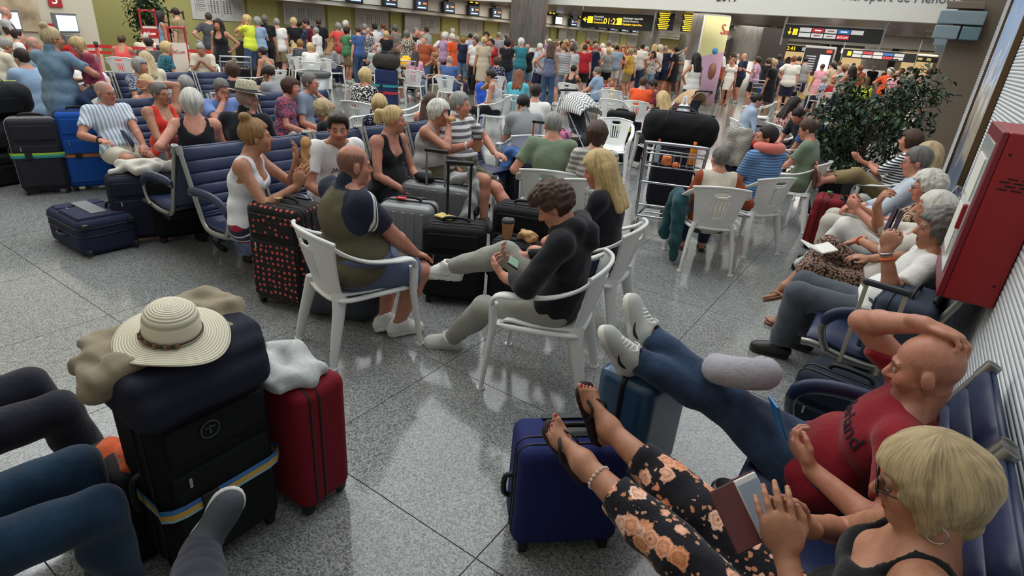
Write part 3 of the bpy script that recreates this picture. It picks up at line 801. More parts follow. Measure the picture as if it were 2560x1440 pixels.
            ir = isface & (((x - .032)) ** 2 + (z + .001) ** 2 < .0062 ** 2) & (y > .06); col[ir] = (.03, .025, .02)
    body = new_mesh('body', P, Q, TQ, mats=[skinmat()], col=col)
    bo = link('body', body, T)
    for nm, F, m in kids:
        p, q = F.surface()
        cc = None
        if nm == 'hair':
            l_ = (p - HC) @ HRr.T / hs - np.array((0, -.03, .03)); az = np.arctan2(l_[:, 0], l_[:, 1]); pol = np.arccos(np.clip(l_[:, 2] / (np.linalg.norm(l_, axis=1) + 1e-6), -1, 1))
            cc = np.stack([.5 + .5 * np.cos(az), .5 + .5 * np.sin(az), pol / 3.1416 + np.maximum(-l_[:, 2] - .1, 0)], 1)
        link(nm, new_mesh(nm, p, q, mats=[m], col=cc), T)
    # ---------------- shoes
    if shoe:
        for (an, td, up, sd), sx in zip(FT, (1, -1)):
            R = np.array([sd, td, up]); st = shoe[0]
            if st in ('flip', 'sandal'):
                m = MB(); c = an - up * .078 + td * .045
                y = np.linspace(-1, 1, 15); wv = .036 + .012 * np.clip((y + .2), 0, 1); wv *= np.sqrt(np.clip(1.02 - np.abs(y) ** 5, 0, 1))
                G = np.stack([np.stack([c + td * yy * .135 + sd * w_ * k_ for k_ in (-1, 0, 1)]) for yy, w_ in zip(y, wv)])
                m.shell(G, .014); so = m.obj('sandal_sole', [shoe[1]], T); m = MB()
                toe = an - up * .06 + td * .135 + sd * -sx * FOOT_SIDE * .02
                for k_ in (1, -1):
                    ed = an - up * .066 + td * .03 + sd * k_ * .046; mid = an - up * (.022) + td * .085 + sd * k_ * .034
                    m.sweep(curve([ed, mid, toe], 10), .006, 6, flat=.6)
                if st == 'sandal':
                    m.sweep(curve([an - up * .05 + td * .0 + sd * .04, an + td * .052 - up * .005, an - up * .05 - sd * .04], 10), .01, 6, flat=.3)
                    m.sweep(curve([an - up * .03 + sd * .036, an - td * .065 - up * .02, an - up * .03 - sd * .036], 10), .008, 6, flat=.3)
                m.obj('strap', [shoe[2] if len(shoe) > 2 else shoe[1]], so)
                continue
            F = SDF(max(res, .0055)); sn = st == 'sneaker'
            hl = an - td * .042 - up * .034; tt_ = an + td * .155 - up * .05
            F.cone(an + up * (.03 if sn else .0) - td * .008, hl, .044, .041, .03); F.cone(an + td * .022 + up * (.004 if sn else -.012), tt_ - td * .02, .043, .03, .05, sq=(up, 1.08)); F.ell(tt_ - td * .035, R, (.045, .066, .036), .03); F.ell(an + td * .03 - up * .045, R, (.039, .1, .035), .03)
            F.plane(an - up * .072, -up); F.plane(an + up * (.036 if sn else .012), up * 1. + td * -.3)
            F.cone(an + up * .02, an + up * .12 + td * -.01, .037, .045, .004, 's')
            F.build(); p, q = F.surface(); so = link('shoe', new_mesh('shoe', p, q, mats=[shoe[1]]), T)
            G = SDF(max(res, .0055)); th_ = .017 if sn else .01; z_ = -.085 + th_
            G.cone(an + up * z_ - td * .034, an + up * z_ + td * .02, .042, .038, .02); G.cone(an + up * z_ + td * .02, an + up * z_ + td * .13, .038, .046, .02); G.ell(an + up * z_ + td * .125, R, (.046, .062, .06), .02)
            G.plane(an + up * (z_ + th_), up); G.plane(an + up * (z_ - th_), -up)
            if sn and res < .007:
                for i_ in range(6): G.ell(an + up * (z_ - th_) + td * (-.045 + i_ * .04), R, (.07, .006, .006), .003, 's')
            G.build(); p, q = G.surface(); link('sole', new_mesh('sole', p, q, mats=[shoe[2] if len(shoe) > 2 else plain('rubber_sole', (200, 198, 190), .7)]), so)
            if sn and res < .0092:
                m = MB(); xs = []
                for i in range(5):
                    f_ = i / 4; b = an + td * (.052 + .062 * f_) + up * (.036 - .038 * f_); w_ = .024
                    m.sweep(curve([b + sd * w_ - up * .014, b + up * .004, b - sd * w_ - up * .014], 7), .0032, 5); xs.append(b)
                for k_ in (1, -1): m.sweep(curve([xs[0] + up * .002, xs[0] + sd * k_ * .022 + up * .008, xs[0] + sd * k_ * .03 + td * .012 - up * .012], 8), .0026, 5)
                m.obj('laces', [plain('lace', (235, 235, 230), .9)], so)
            if sn and len(shoe) > 3:
                for k_ in (1, -1):
                    m = MB(); o_ = an - up * .03 + sd * k_ * .0445
                    m.sweep(curve([o_ + td * .075 + up * .004 - sd * k_ * .002, o_ + td * .03 - up * .012, o_ + td * .0 - up * .006, o_ - td * .03 + up * .022], 12), np.interp(np.linspace(0, 1, 12), [0, .55, .7, 1], [.002, .009, .008, .001]), 6, up=sd, flat=.35); m.obj('logo', [shoe[3]], so)
    if glasses:
        m = MB(); rr = .024 * hs
        for sx in (1, -1):
            c = hp_(sx * .033, .108, -.003); th_ = np.linspace(0, 2 * math.pi, 20, endpoint=False)
            ring = [c + hx * math.cos(t) * rr + hu * math.sin(t) * rr * .82 for t in th_]
            m.sweep(ring, .0019 if glasses != 'sun' else .003, 5, closed=True)
            m.sweep([hp_(sx * .058, .106, .004), hp_(sx * .078, .07, .004), hp_(sx * .083, -.02, .0), hp_(sx * .08, -.035, -.02)], .0019, 5)
        m.sweep([hp_(-.01, .109, .002), hp_(0, .112, .005), hp_(.01, .109, .002)], .0019, 5)
        fr = m.obj('glasses', [plain('glasses_frame', (20, 18, 18) if glasses != 'red' else (150, 40, 60), .3)], T)
        if glasses == 'sun':
            m = MB()
            for sx in (1, -1):
                c = hp_(sx * .033, .108, -.003); th_ = np.linspace(0, 2 * math.pi, 16, endpoint=False)
                m.add([c] + [c + hx * math.cos(t) * rr + hu * math.sin(t) * rr * .82 for t in th_], t=[(0, 1 + i, 1 + (i + 1) % 16) for i in range(16)])
            m.obj('lens', [plain('dark_lens', (12, 12, 16), .08)], fr)
    T['_hc'] = 0; del T['_hc']
    return dict(T=T, HC=HC, HR=HRr, NB=NB, RT=RT, arm=arm, leg=leg, FT=FT, P0=P0, hp=hp_, M=M, SH=SH, s1=s1, s2=s2, R1=R1)
HAND_SIDE = -1
FOOT_SIDE = 1
# ------------------------------------------------------------------ the setting
WX = .55; LX = -18.; YB = -4.; YF = 62.; FY = 18.; LOWZ = 2.86; HIGHZ = 8.4
def text(name, s, size, loc, rot, mat, parent=None, ext=.002, align='LEFT', M=None):
    c = bpy.data.curves.new(name, 'FONT'); c.body = s; c.size = size; c.extrude = ext; c.align_x = align; c.resolution_u = 2
    c.materials.append(mat); tmp = bpy.data.objects.new('tmp', c); me = bpy.data.meshes.new_from_object(tmp); me.name = name
    bpy.data.objects.remove(tmp); bpy.data.curves.remove(c)
    if not me.materials: me.materials.append(mat)
    o = link(name, me, parent); o.location = loc; o.rotation_euler = rot
    return o
# granite tile floor
def granite():
    m, nt, b = nodes('granite'); L = nt.links.new
    g = N(nt, 'ShaderNodeNewGeometry'); P = g.outputs['Position']
    v = N(nt, 'ShaderNodeTexVoronoi', Scale=170.); L(P, v.inputs[0]); sp = N(nt, 'ShaderNodeSeparateColor'); L(v.outputs['Color'], sp.inputs[0])
    n = N(nt, 'ShaderNodeTexNoise', Scale=70., Detail=4., Roughness=.7); L(P, n.inputs[0])
    big = N(nt, 'ShaderNodeTexNoise', Scale=1.3, Detail=3.); L(P, big.inputs[0])
    mx = N(nt, 'ShaderNodeMix', data_type='FLOAT'); mx.inputs[0].default_value = .45; L(sp.outputs[0], mx.inputs[2]); L(n.outputs[0], mx.inputs[3])
    c = ramp(nt, mx.outputs[0], [(.2, (.085, .088, .088)), (.42, (.21, .216, .212)), (.58, (.30, .31, .30)), (.8, (.42, .43, .41))])
    m2 = N(nt, 'ShaderNodeMix', data_type='RGBA', blend_type='MULTIPLY'); m2.inputs[0].default_value = 1.
    L(c, m2.inputs[6]); L(ramp(nt, big.outputs[0], [(.3, (.86, .85, .84)), (.7, (1, 1, 1))]), m2.inputs[7]); L(m2.outputs[2], b.inputs['Base Color'])
    b.inputs['Roughness'].default_value = .11; b.inputs['Specular IOR Level'].default_value = .6
    return m
GR = granite(); JOINT = plain('tile_joint', (62, 62, 60), .8)
m = MB(); m.box(((WX + LX) / 2 - 3, (YB + YF) / 2, -.054), (WX - LX + 8, YF - YB, .1)); FLOOR = m.obj('floor', JOINT, kind='structure')
TXS, TYS = 1.052, 1.02
m = MB(); m.box((0, 0, -.01), (TXS - .005, TYS - .005, .02)); tile_me = m.mesh('tile', GR)
tl = []
for i in range(-22, 2):
    for j in range(-6, 60): tl.append((-.95 + TXS * (i + .5), 1.36 + TYS * (j + .5)))
def _seen(t):
    d = np.array([t[0], t[1], -CAM_H]); z = d @ _w
    return z > .2 and abs(d @ _r / z) < 1.05 and abs(d @ _u / z) < .66
tl.sort(key=lambda t: t[0] ** 2 + t[1] ** 2 + (0 if _seen(t) else 1e5))
for t in tl[:290]:
    o = link('tile', tile_me, FLOOR); o.location = (t[0], t[1], 0)
m = MB()
for t in tl[290:]: m.box((t[0], t[1], -.01), (TXS - .005, TYS - .005, .02))
m.obj('tile', GR, FLOOR, 'stuff')

# ribbed metal wall on the right
RIB = plain('ribbed_metal', (204, 208, 212), .62, .0)
pz = [0.]; px_ = [0.]; z = 0
prof = []
while z < 4.6:
    prof += [(0, z), (0, z + .0205), (.007, z + .022), (.007, z + .0265)]; z += .028
G = np.array([[(WX + p[0], y, p[1]) for y in (YB, 3., 7., 11.15)] for p in prof])
m = MB(); m.shell(G, .002); m.box((WX + .08, (YB + 11.15) / 2, 2.3), (.12, 15.15, 4.6)); m.obj('wall_right', RIB, kind='structure')
TAUPE = plain('taupe_panel', (118, 106, 92), .5, 0, 60, .1); WHITE = plain('white_plaster', (226, 224, 214), .75); CREAM = plain('cream_wall', (206, 198, 176), .8)
YEL_SHADED = plain('shaded_yellow_wall', (172, 166, 104), .8); YEL = plain('lime_yellow_panel', (204, 200, 128), .7)  # recessed wall is yellow too; its shade is put into the darker colour
m = MB(); m.box((WX + .35, (11.15 + YF) / 2, 2.3), (.5, YF - 11.15, 4.6)); m.obj('wall_right', TAUPE, kind='structure')
# steel-grey wall columns with light boxes
LB = plain('light_box_grey', (138, 156, 166), .35, .3)
for k, y in enumerate((12.6, 17.2, 24., 31.)):
    m = MB(); m.box((.34, y + .3, 2.3), (.62, .6, 4.6), .02); m.obj('trim_column', TAUPE, kind='structure')
    t = thing('wall_light', 'grey box-shaped wall light on the brown column, %s from the ribbed wall' % ('first', 'second', 'third', 'fourth')[k], 'wall light', (.12, y - .02, 2.55), 0, 'box lights on the columns')
    m = MB(); m.box((0, -.14, .12), (.62, .26, .2), .015); m.obj('upper_box', LB, t)
    m = MB(); m.box((-.14, -.14, -.1), (.34, .26, .2), .015); m.obj('lower_box', LB, t); m = MB(); m.box((.18, -.13, -.1), (.26, .24, .2), .015); m.obj('louvre', plain('louvre', (110, 140, 152), .3, .4), t)
    m = MB(); m.box((0, -.14, .3), (.5, .22, .1), .01); m.obj('mount', TAUPE, t)
# coast poster on the ribbed wall
def postermat():
    m, nt, b = nodes('coast_picture'); L = nt.links.new
    co = coord(nt); sp = N(nt, 'ShaderNodeSeparateXYZ'); L(co, sp.inputs[0])
    n = N(nt, 'ShaderNodeTexNoise', Scale=3., Detail=5.); L(co, n.inputs[0])
    a = N(nt, 'ShaderNodeMath', operation='MULTIPLY_ADD'); L(n.outputs[0], a.inputs[0]); a.inputs[1].default_value = .8
    mm = N(nt, 'ShaderNodeMath', operation='MULTIPLY_ADD'); L(sp.outputs[2], mm.inputs[0]); mm.inputs[1].default_value = .33; mm.inputs[2].default_value = .09; L(mm.outputs[0], a.inputs[2])
    s = N(nt, 'ShaderNodeMath', operation='SUBTRACT'); L(a.outputs[0], s.inputs[0]); s.inputs[1].default_value = .4
    c = ramp(nt, s.outputs[0], [(.0, (.5, .5, .45)), (.12, (.16, .22, .28)), (.42, (.09, .13, .22)), (.52, (.42, .36, .26)), (.62, (.5, .46, .4)), (.7, (.75, .76, .78)), (.76, (.3, .42, .62)), (1, (.2, .34, .6))])
    L(c, b.inputs['Base Color']); b.inputs['Roughness'].default_value = .4; return m
t = thing('wall_poster', 'tall framed coastline picture with sea and cliffs on the ribbed wall', 'picture', (WX - .02, 7.8, 0), 0)
m = MB(); m.box((0, .35, 2.1), (.02, 2.3, 3.)); m.obj('picture', postermat(), t)
FR = plain('bronze_frame', (92, 70, 46), .4, .5)
for y in (-.82, 1.52): m = MB(); m.box((-.01, y, 2.1), (.05, .05, 3.06), .006); m.obj('frame_bar', FR, t)
m = MB(); m.box((-.01, .35, .59), (.05, 2.3, .04), .006); m.obj('frame_bar', FR, t)

# check-in wall, left side, running along the hall
def gl(col, e): return plain('lit_%d_%d_%d' % col, col, .3, emit=e)
m = MB(); m.box((LX - .6, 12.2 + 20, 1.3), (.2, 40, 2.6)); m.obj('wall_left', YEL_SHADED, kind='structure')
m = MB(); m.box((LX + .5, 12 + 20, 3.6), (1., 42, 2.3)); m.box((LX + .2, 12 + 20, 2.36), (1.4, 42, .1)); m.obj('wall_left', WHITE, kind='structure')
m = MB(); m.box((LX + .1, 1.4, 4.2), (1.6, 10.9, 8.4)); m.obj('wall_left', CREAM, kind='structure'); m = MB(); m.box((LX - .6, 9.2, 4.2), (.2, 6., 8.4)); m.obj('wall_left', YEL_SHADED, kind='structure')
m = MB(); m.box((LX - .1, 32, 6.6), (.2, 42, 3.8)); m.obj('wall_left', WHITE, kind='structure')
m = MB(); m.box((-8.5, YB - .1, 4.2), (20, .2, 8.4)); m.obj('wall_back', CREAM, kind='structure')
m = MB(); m.box((-8.5, YF + .1, 2.), (21, .2, 4.)); m.obj('wall_front', WHITE, kind='structure')
# yellow panels, notice boards, recesses between the desks
NB_ = plain('notice_board_white', (206, 204, 196), .5); INK = plain('print_grey', (110, 108, 112), .6); INKD = plain('print_dark', (50, 48, 52), .6); STEEL = plain('brushed_steel', (150, 152, 154), .32, .85, 8, .05)
ys = 11.9
for k in range(11):
    y0 = 9.95 + k * 3.1
    t = thing('notice_board', 'white luggage rules notice board, %s from the left along the check-in wall' % ORD[k], 'board', (LX - .485, y0 + .9, 1.95), 0, 'notice boards behind the desks'); t.scale = (1, 1, .74)
    m = MB(); m.box((0, 0, 0), (.03, 1.7, .95)); m.obj('panel', NB_, t)
    m = MB()
    for c in range(4):
        yb = -.72 + c * .4
        m.box((.02, yb + .16, .05), (.004, .34, .006)); m.box((.02, yb - .01, 0), (.004, .006, .7))
        for r_ in range(6):
            if c in (0, 3): m.box((.02, yb + .16, .22 - r_ * .07), (.004, .26, .012))
            else:
                for q in range(3): m.box((.02, yb + .08 + q * .1, .22 - r_ * .08), (.004, .05, .045))
    m.obj('print', INK, t)
    m = MB(); m.box((LX - .45, y0 + 2.35, 1.3), (.1, 1.05, 2.1)); m.obj('trim_panel', YEL, kind='structure')
    if k in (2, 6): m = MB(); m.box((LX - .35, y0 + 2.9, 1.2), (.2, .9, 2.3)); m.obj('trim_panel', STEEL, kind='structure')
# desk monitors hanging off the white fascia, with desk number boards
SCR = gl((36, 44, 60), .5); BLK = plain('black_plastic', (18, 19, 22), .45); ORG = gl((255, 120, 40), 1.2); LBL = gl((170, 200, 255), .9); YLW = gl((240, 190, 40), 1.3); SIGN = plain('sign_black', (34, 33, 34), .45); WLET = gl((230, 228, 215), .7)
for k in range(16):
    y = 13.1 + k * 1.62 + (.6 if k > 8 else 0)
    t = thing('desk_monitor', 'black check-in monitor hanging on the white fascia, %s from the left' % ORD[k], 'monitor', (LX + 1.16, y, 2.62), math.radians(-8), 'monitors over the check-in desks')
    m = MB(); m.box((.05, 0, 0), (.16, .62, .42), .02); m.obj('case', BLK, t)
    m = MB(); m.box((.134, 0, .01), (.006, .54, .33)); m.obj('screen', SCR if k != 9 else gl((200, 215, 240), .8), t)
    m = MB(); m.box((.139, -.12, .04), (.004, .1, .1)); m.box((.139, 0, -.1), (.004, .4, .04)); m.obj('logo', LBL, t)
    m = MB(); m.box((.139, .14, .05), (.004, .17, .05)); m.obj('desk_name', ORG, t)
    m = MB(); m.tube((0, 0, .15), (0, 0, .3), .03); m.box((-.08, 0, .28), (.2, .06, .05)); m.obj('bracket', BLK, t)
for k in range(8):
    y = 15.1 + k * 3.24 - .15
    t = thing('desk_number_board', 'small dark board with yellow desk numbers, %s from the left on the fascia' % ORD[k], 'sign', (LX + 1.03, y, 3.08), 0, 'desk number boards')
    m = MB(); m.box((0, 0, 0), (.05, .75, .5)); m.obj('board', SIGN, t)
    for dy, tx in ((-.28, '%02d' % (2 * k + 1)), (.1, '%02d' % (2 * k + 2))): text('number', tx, .2, (.03, dy, .03), (R90, 0, R90), YLW, t)
    m = MB(); m.box((.028, -.18, -.13), (.004, .2, .05)); m.box((.028, .18, -.13), (.004, .2, .05)); m.obj('caption', YLW, t)
for k, y in enumerate((23.9, 26.0, 33.6)):
    t = thing('departures_board', 'wide black board with yellow lines high on the fascia, %s from the left' % ORD[k], 'display', (LX + 1.06, y, 3.38), 0, 'yellow departures boards')
    m = MB(); m.box((0, 0, 0), (.1, 1.7, .45)); m.obj('case', SIGN, t)
    m = MB()
    for r_ in range(3):
        for q in range(4): m.box((.055, -.62 + q * .4, .12 - r_ * .12), (.004, .3, .05))
    m.obj('lines', YLW, t)
for k, y in enumerate((38., 41.2)):
    t = thing('departures_board', 'tall departures board dense with yellow lines, the %s one' % ('left', 'right')[k], 'display', ((-8.22, 21.2, 2.65), (-7.5, 21.7, 2.65))[k], math.radians(-66), 'tall departures boards'); t.scale = (.5, .5, .5); m = MB(); m.tube((0, 0, .5), (0, 0, .64), .03); m.obj('hanger', STEEL, t)
    m = MB(); m.box((0, 0, 0), (.12, 1.2, 1.1)); m.obj('case', SIGN, t)
    m = MB()
    for r_ in range(9): m.box((.065, -.1, .5 - r_ * .12), (.004, .8 - .1 * (r_ % 3), .055))
    m.obj('lines', YLW, t)
# fascia beam across the hall with lettering, low metal ceiling behind it
m = MB(); m.box(((WX + LX) / 2, FY + .15, LOWZ + 2.7), (WX - LX + 2, .3, 5.4)); m.obj('trim_fascia', WHITE, kind='structure')
DK = plain('letter_grey', (88, 92, 96), .5)
tt = thing('lettering', 'grey wall lettering naming the airport on the white fascia', 'lettering', (-2.4, FY - .012, LOWZ + .42), 0)
text('line', 'Aeroport de Menorca', .28, (0, 0, 0), (R90, 0, 0), DK, tt, .004)
tt = thing('lettering', 'dark year lettering on the white fascia above the advert pillar', 'lettering', (-5.6, FY - .012, LOWZ + .28), 0)
text('line', '2019', .3, (0, 0, 0), (R90, 0, 0), plain('letter_dark', (50, 40, 44), .5), tt, .004)
CEIL = plain('ceiling_metal', (120, 112, 102), .32, .6); CEILW = plain('ceiling_white', (214, 212, 205), .8)
m = MB()
for k in range(110): m.box(((WX + LX) / 2, FY + .5 + k * .4, LOWZ + .12), (WX - LX, .3, .03))
m.obj('ceiling', CEIL, kind='structure')
m = MB(); m.box(((WX + LX) / 2, (FY + YF) / 2 + .2, LOWZ + .35), (WX - LX + 1, YF - FY - .3, .1)); m.obj('ceiling', plain('ceiling_void', (60, 57, 54), .8), kind='structure')
m = MB(); m.box((-8.5, 7, HIGHZ + .1), (20, 23, .1)); m.obj('ceiling', CEILW, kind='structure')
DL = gl((255, 236, 200), 5.)
m0 = MB(); m0.lathe([(0, 0), (.09, 0)], 14); dlm = m0.mesh('lens', DL); m0 = MB(); m0.lathe([(.09, .0), (.12, -.012), (.125, .01)], 16); drm = m0.mesh('ring', plain('white_ring', (225, 222, 215), .4))
for k in range(30):
    x, y = -15 + (k % 6) * 2.9, FY + 2 + (k // 6) * 4.6
    t = thing('downlight', 'small round recessed downlight in the dark metal ceiling', 'downlight', (x, y, LOWZ + .1), 0, 'downlights in the low ceiling')
    link('lens', dlm, t); link('ring', drm, t)
m = MB(); m.box((-6., 33., 2.75), (16, .3, .5)); m.obj('trim_beam', WHITE, kind='structure')
# metal pillars
def brushed():
    m, nt, b = nodes('pillar_steel'); L = nt.links.new
    n = N(nt, 'ShaderNodeTexNoise', Scale=6., Detail=4.); L(coord(nt, (6, 6, .4)), n.inputs[0])
    L(ramp(nt, n.outputs[0], [(.3, (.36, .35, .33)), (.7, (.6, .59, .56))]), b.inputs['Base Color']); b.inputs['Metallic'].default_value = .8; b.inputs['Roughness'].default_value = .38
    return m
PIL = brushed()
PILP = [(-11.45, 17.4, .6), (-13.6, 33., .62), (-6.35, 20.3, .58), (-7.2, 28.5, .62), (-15.5, 45., .6), (-2.6, 36, .6), (-9, 42, .6)]
for x, y, r in PILP:
    m = MB(); m.lathe([(r, 0), (r, 1.5), (r - .012, 1.505), (r - .012, 1.52), (r, 1.525), (r, 8.4 if y < FY else LOWZ + .1)], 40, (x, y, 0)); m.obj('trim_pillar', PIL, kind='structure')
# advert wrapped on the third pillar
def advert():
    m, nt, b = nodes('advert'); L = nt.links.new
    sp = N(nt, 'ShaderNodeSeparateXYZ'); L(coord(nt), sp.inputs[0])
    a = N(nt, 'ShaderNodeMath', operation='MULTIPLY_ADD'); L(sp.outputs[0], a.inputs[0]); a.inputs[1].default_value = -.35; L(sp.outputs[2], a.inputs[2])
    L(ramp(nt, a.outputs[0], [(0, (.62, .38, .55)), (.999, (.66, .62, .33))], 'CONSTANT'), b.inputs['Base Color'])
    mt = nt.nodes[-1]; return m, a, nt, b
adm, a, nt, b = advert()
sb = N(nt, 'ShaderNodeMath', operation='GREATER_THAN'); nt.links.new(a.outputs[0], sb.inputs[0]); sb.inputs[1].default_value = 1.62
nt.links.new(ramp(nt, sb.outputs[0], [(.3, c3((206, 168, 196))), (.7, c3((226, 220, 160)))]), b.inputs['Base Color'])
t = thing('pillar_advert', 'yellow and pink advert wrapped around the steel pillar below the fascia', 'advert', (-6.35, 20.3, 0), 0)
th = np.linspace(math.radians(266), math.radians(385), 22); G = np.array([[(.6 * math.cos(a_), .6 * math.sin(a_), z_) for z_ in (.2, 1.2, 2.1, 2.85)] for a_ in th])
m = MB(); m.shell(G, .01); m.obj('sheet', adm, t)
G = np.array([[(.61 * math.cos(a_), .61 * math.sin(a_), z_) for z_ in (.2, 2.85)] for a_ in th[:2]]); m = MB(); m.shell(G, .015); m.obj('white_edge', WHITE, t)
RED = plain('advert_red', (196, 60, 70), .5); BLU = plain('advert_blue', (60, 150, 196), .5); BRN = plain('advert_brown', (150, 96, 76), .5)
for i, ch in enumerate('Summer'):
    a_ = math.radians(322 + i * (13 if i else 0) * .62 + (8 if i else 0)); s_ = .42 if i == 0 else .26
    text('letter', ch, s_, (.615 * math.cos(a_), .615 * math.sin(a_), 2.35), (R90, 0, a_ + R90), RED, t, .002)
for a_, z_, r_, mt in ((318, 1.85, .1, BLU), (322, 1.25, .26, BRN)):
    a_ = math.radians(a_); m = MB(); m.lathe([(0, 0), (r_, 0), (r_, .01), (0, .012)], 20); o = m.obj('shape', mt, t); o.location = (.6 * math.cos(a_), .6 * math.sin(a_), z_); o.rotation_euler = (R90, 0, a_ + R90); o.scale = (.55, 1, 1) if mt is BRN else (1, 1, 1)
# hanging signs
def hang_sign(label, loc, w, h, yaw=0, hz=LOWZ + .1):
    t = thing('hanging_sign', label, 'sign', loc, yaw)
    m = MB(); m.box((0, 0, 0), (w, .16, h), .01); m.obj('board', SIGN, t)
    for s in (-1, 1):
        m = MB(); m.box((s * (w / 2 + .03), 0, (hz - loc[2] - h / 2 - .1) / 2), (.045, .045, hz - loc[2] + h + .1), .006); m.obj('hanger', plain('hanger_grey', (170, 172, 172), .35, .7), t)
    m = MB(); m.box((0, 0, h / 2 + .02), (w + .06, .05, .03)); m.obj('rail', plain('hanger_grey', (170, 172, 172), .35, .7), t)
    return t
sx, sy = -9.05, 19.
t = hang_sign('black hanging sign with yellow arrow and gate time, left of the advert pillar', (sx, sy, 2.5), 2.55, .46)
f = -.085
m = MB(); m.box((-1.1, f, 0), (.16, .004, .024)); m.prism([(-1.2, 0), (-1.1, .075), (-1.075, .055), (-1.14, 0), (-1.075, -.055), (-1.1, -.075)], f - .002, f + .002, 1); m.box((-.92, f, .0), (.2, .004, .2)); m.obj('arrow', YLW, t)
text('words', 'Facturació\nCheck-in', .085, (-.78, f, .08), (R90, 0, 0), WLET, t); text('words', 'Facturación', .085, (-.78, f, -.1), (R90, 0, 0), YLW, t)
text('time', '01:22', .26, (-.42, f, -.1), (R90, 0, 0), gl((255, 196, 60), 1.5), t)
m = MB(); m.box((.16, f, 0), (.17, .004, .2)); m.obj('pictogram', YLW, t)
text('words', 'Equipatges especials\nSpecial check-in', .085, (.28, f, .08), (R90, 0, 0), WLET, t); text('words', 'Equipajes especiales', .085, (.28, f, -.1), (R90, 0, 0), YLW, t)
t = hang_sign('black hanging sign with yellow arrow and airline name plates, nearest the right wall', (-2.52, 18.5, 2.5), 2.35, .34, 0, LOWZ + .1)
m = MB(); m.box((-1.32, f, .03), (.02, .004, .16)); m.prism([(-1.38, -.01), (-1.32, -.09), (-1.26, -.01), (-1.285, .0), (-1.32, -.045), (-1.355, .0)], f - .002, f + .002, 1); m.box((-1.14, f, 0), (.15, .004, .18)); m.obj('arrow', YLW, t)
text('letter', 'i', .2, (-1.16, f - .004, -.07), (R90, 0, 0), SIGN, t)
for i in range(5):
    for j in range(2):
        if i == 4 and j == 1: continue
        cc = {(1, 0): (190, 50, 60), (3, 0): (50, 110, 180), (3, 1): (196, 52, 66)}.get((i, j), (205, 206, 204))
        m = MB(); m.box((-.82 + i * .4, f, .075 - j * .15), (.37, .006, .12)); pp = m.obj('name_plate', gl(cc, .35), t)
        if (i, j) == (3, 1): text('words', 'Jet2.com', .09, (-.82 + i * .4, f - .006, -.105), (R90, 0, 0), WLET, pp, .001, 'CENTER')
        elif (i, j) in ((1, 0), (2, 0), (3, 0), (1, 1), (2, 1)):
            m = MB(); m.box((-.82 + i * .4, f - .004, .075 - j * .15), (.2, .004, .03)); m.obj('mark', WLET if cc[2] < 200 else plain('mark_red', (190, 90, 90), .5), pp)
for o in t.children:
    if o.data and o.data.name.split('.')[0] not in ('board', 'hanger', 'rail'): o.scale = (.78, 1, .85); o.location = (o.location[0] * .78, o.location[1], o.location[2] * .85)
t = hang_sign('far black hanging sign with airline name plates under the second beam', (-2.2, 31.5, 2.15), 2.8, .36)
for i in range(5):
    for j in range(2):
        m = MB(); m.box((-.82 + i * .4, f, .07 - j * .14), (.37, .006, .11)); m.obj('name_plate', gl({(1, 0): (190, 70, 76), (3, 0): (60, 110, 180), (3, 1): (196, 62, 76)}.get((i, j), (200, 200, 198)), .35), t)
m = MB(); m.box((-1.14, f, 0), (.15, .004, .18)); m.obj('pictogram', YLW, t)
t = hang_sign('far black sign reading 22:43 beside the dark pillar', (-5.6, 33.5, 2.2), 2.2, .3)
text('time', '22:43', .24, (-.9, f, -.09), (R90, 0, 0), YLW, t)
for i in range(5): m = MB(); m.box((.0 + i * .2, f, 0), (.14, .004, .16)); m.obj('pictogram', gl((180, 190, 200), .4), t)
t = hang_sign('farthest black hanging sign near the end of the hall', (-1.6, 40., 2.2), 3.2, .3)
m = MB()
for i in range(7): m.box((-1.2 + i * .4, f, 0), (.2, .004, .12))
m.obj('pictogram', gl((180, 160, 90), .5), t)
# kiosk of screens in the middle distance
t = thing('info_totem', 'dark information totem with a price screen and yellow poster beyond the standing crowd', 'totem', (-3.9, 27., 0), 0)
m = MB(); m.box((0, 0, 1.15), (1.1, .3, 2.3), .02); m.obj('body', plain('totem_frame', (190, 192, 190), .4, .4), t)
m = MB(); m.box((0, -.16, 1.72), (1.05, .03, 1.)); m.obj('screen', SIGN, t); m = MB(); m.box((.25, -.18, 1.65), (.38, .01, .7)); m.obj('white_page', gl((225, 225, 230), .8), t)
m = MB()
for r_ in range(7): m.box((-.25, -.18, 1.92 - r_ * .09), (.36, .01, .04))
m.obj('lines', gl((150, 150, 160), .5), t); m = MB(); m.box((.35, -.18, 2.13), (.2, .01, .1)); m.obj('mark', gl((220, 60, 50), .8), t)
m = MB(); m.box((-.05, -.16, .75), (.75, .03, .9)); m.obj('poster', plain('poster_yellow', (222, 216, 90), .5), t)
m = MB(); m.box((-.05, -.18, .7), (.4, .01, .5)); m.obj('figure_print', plain('poster_pale', (230, 226, 190), .5), t)
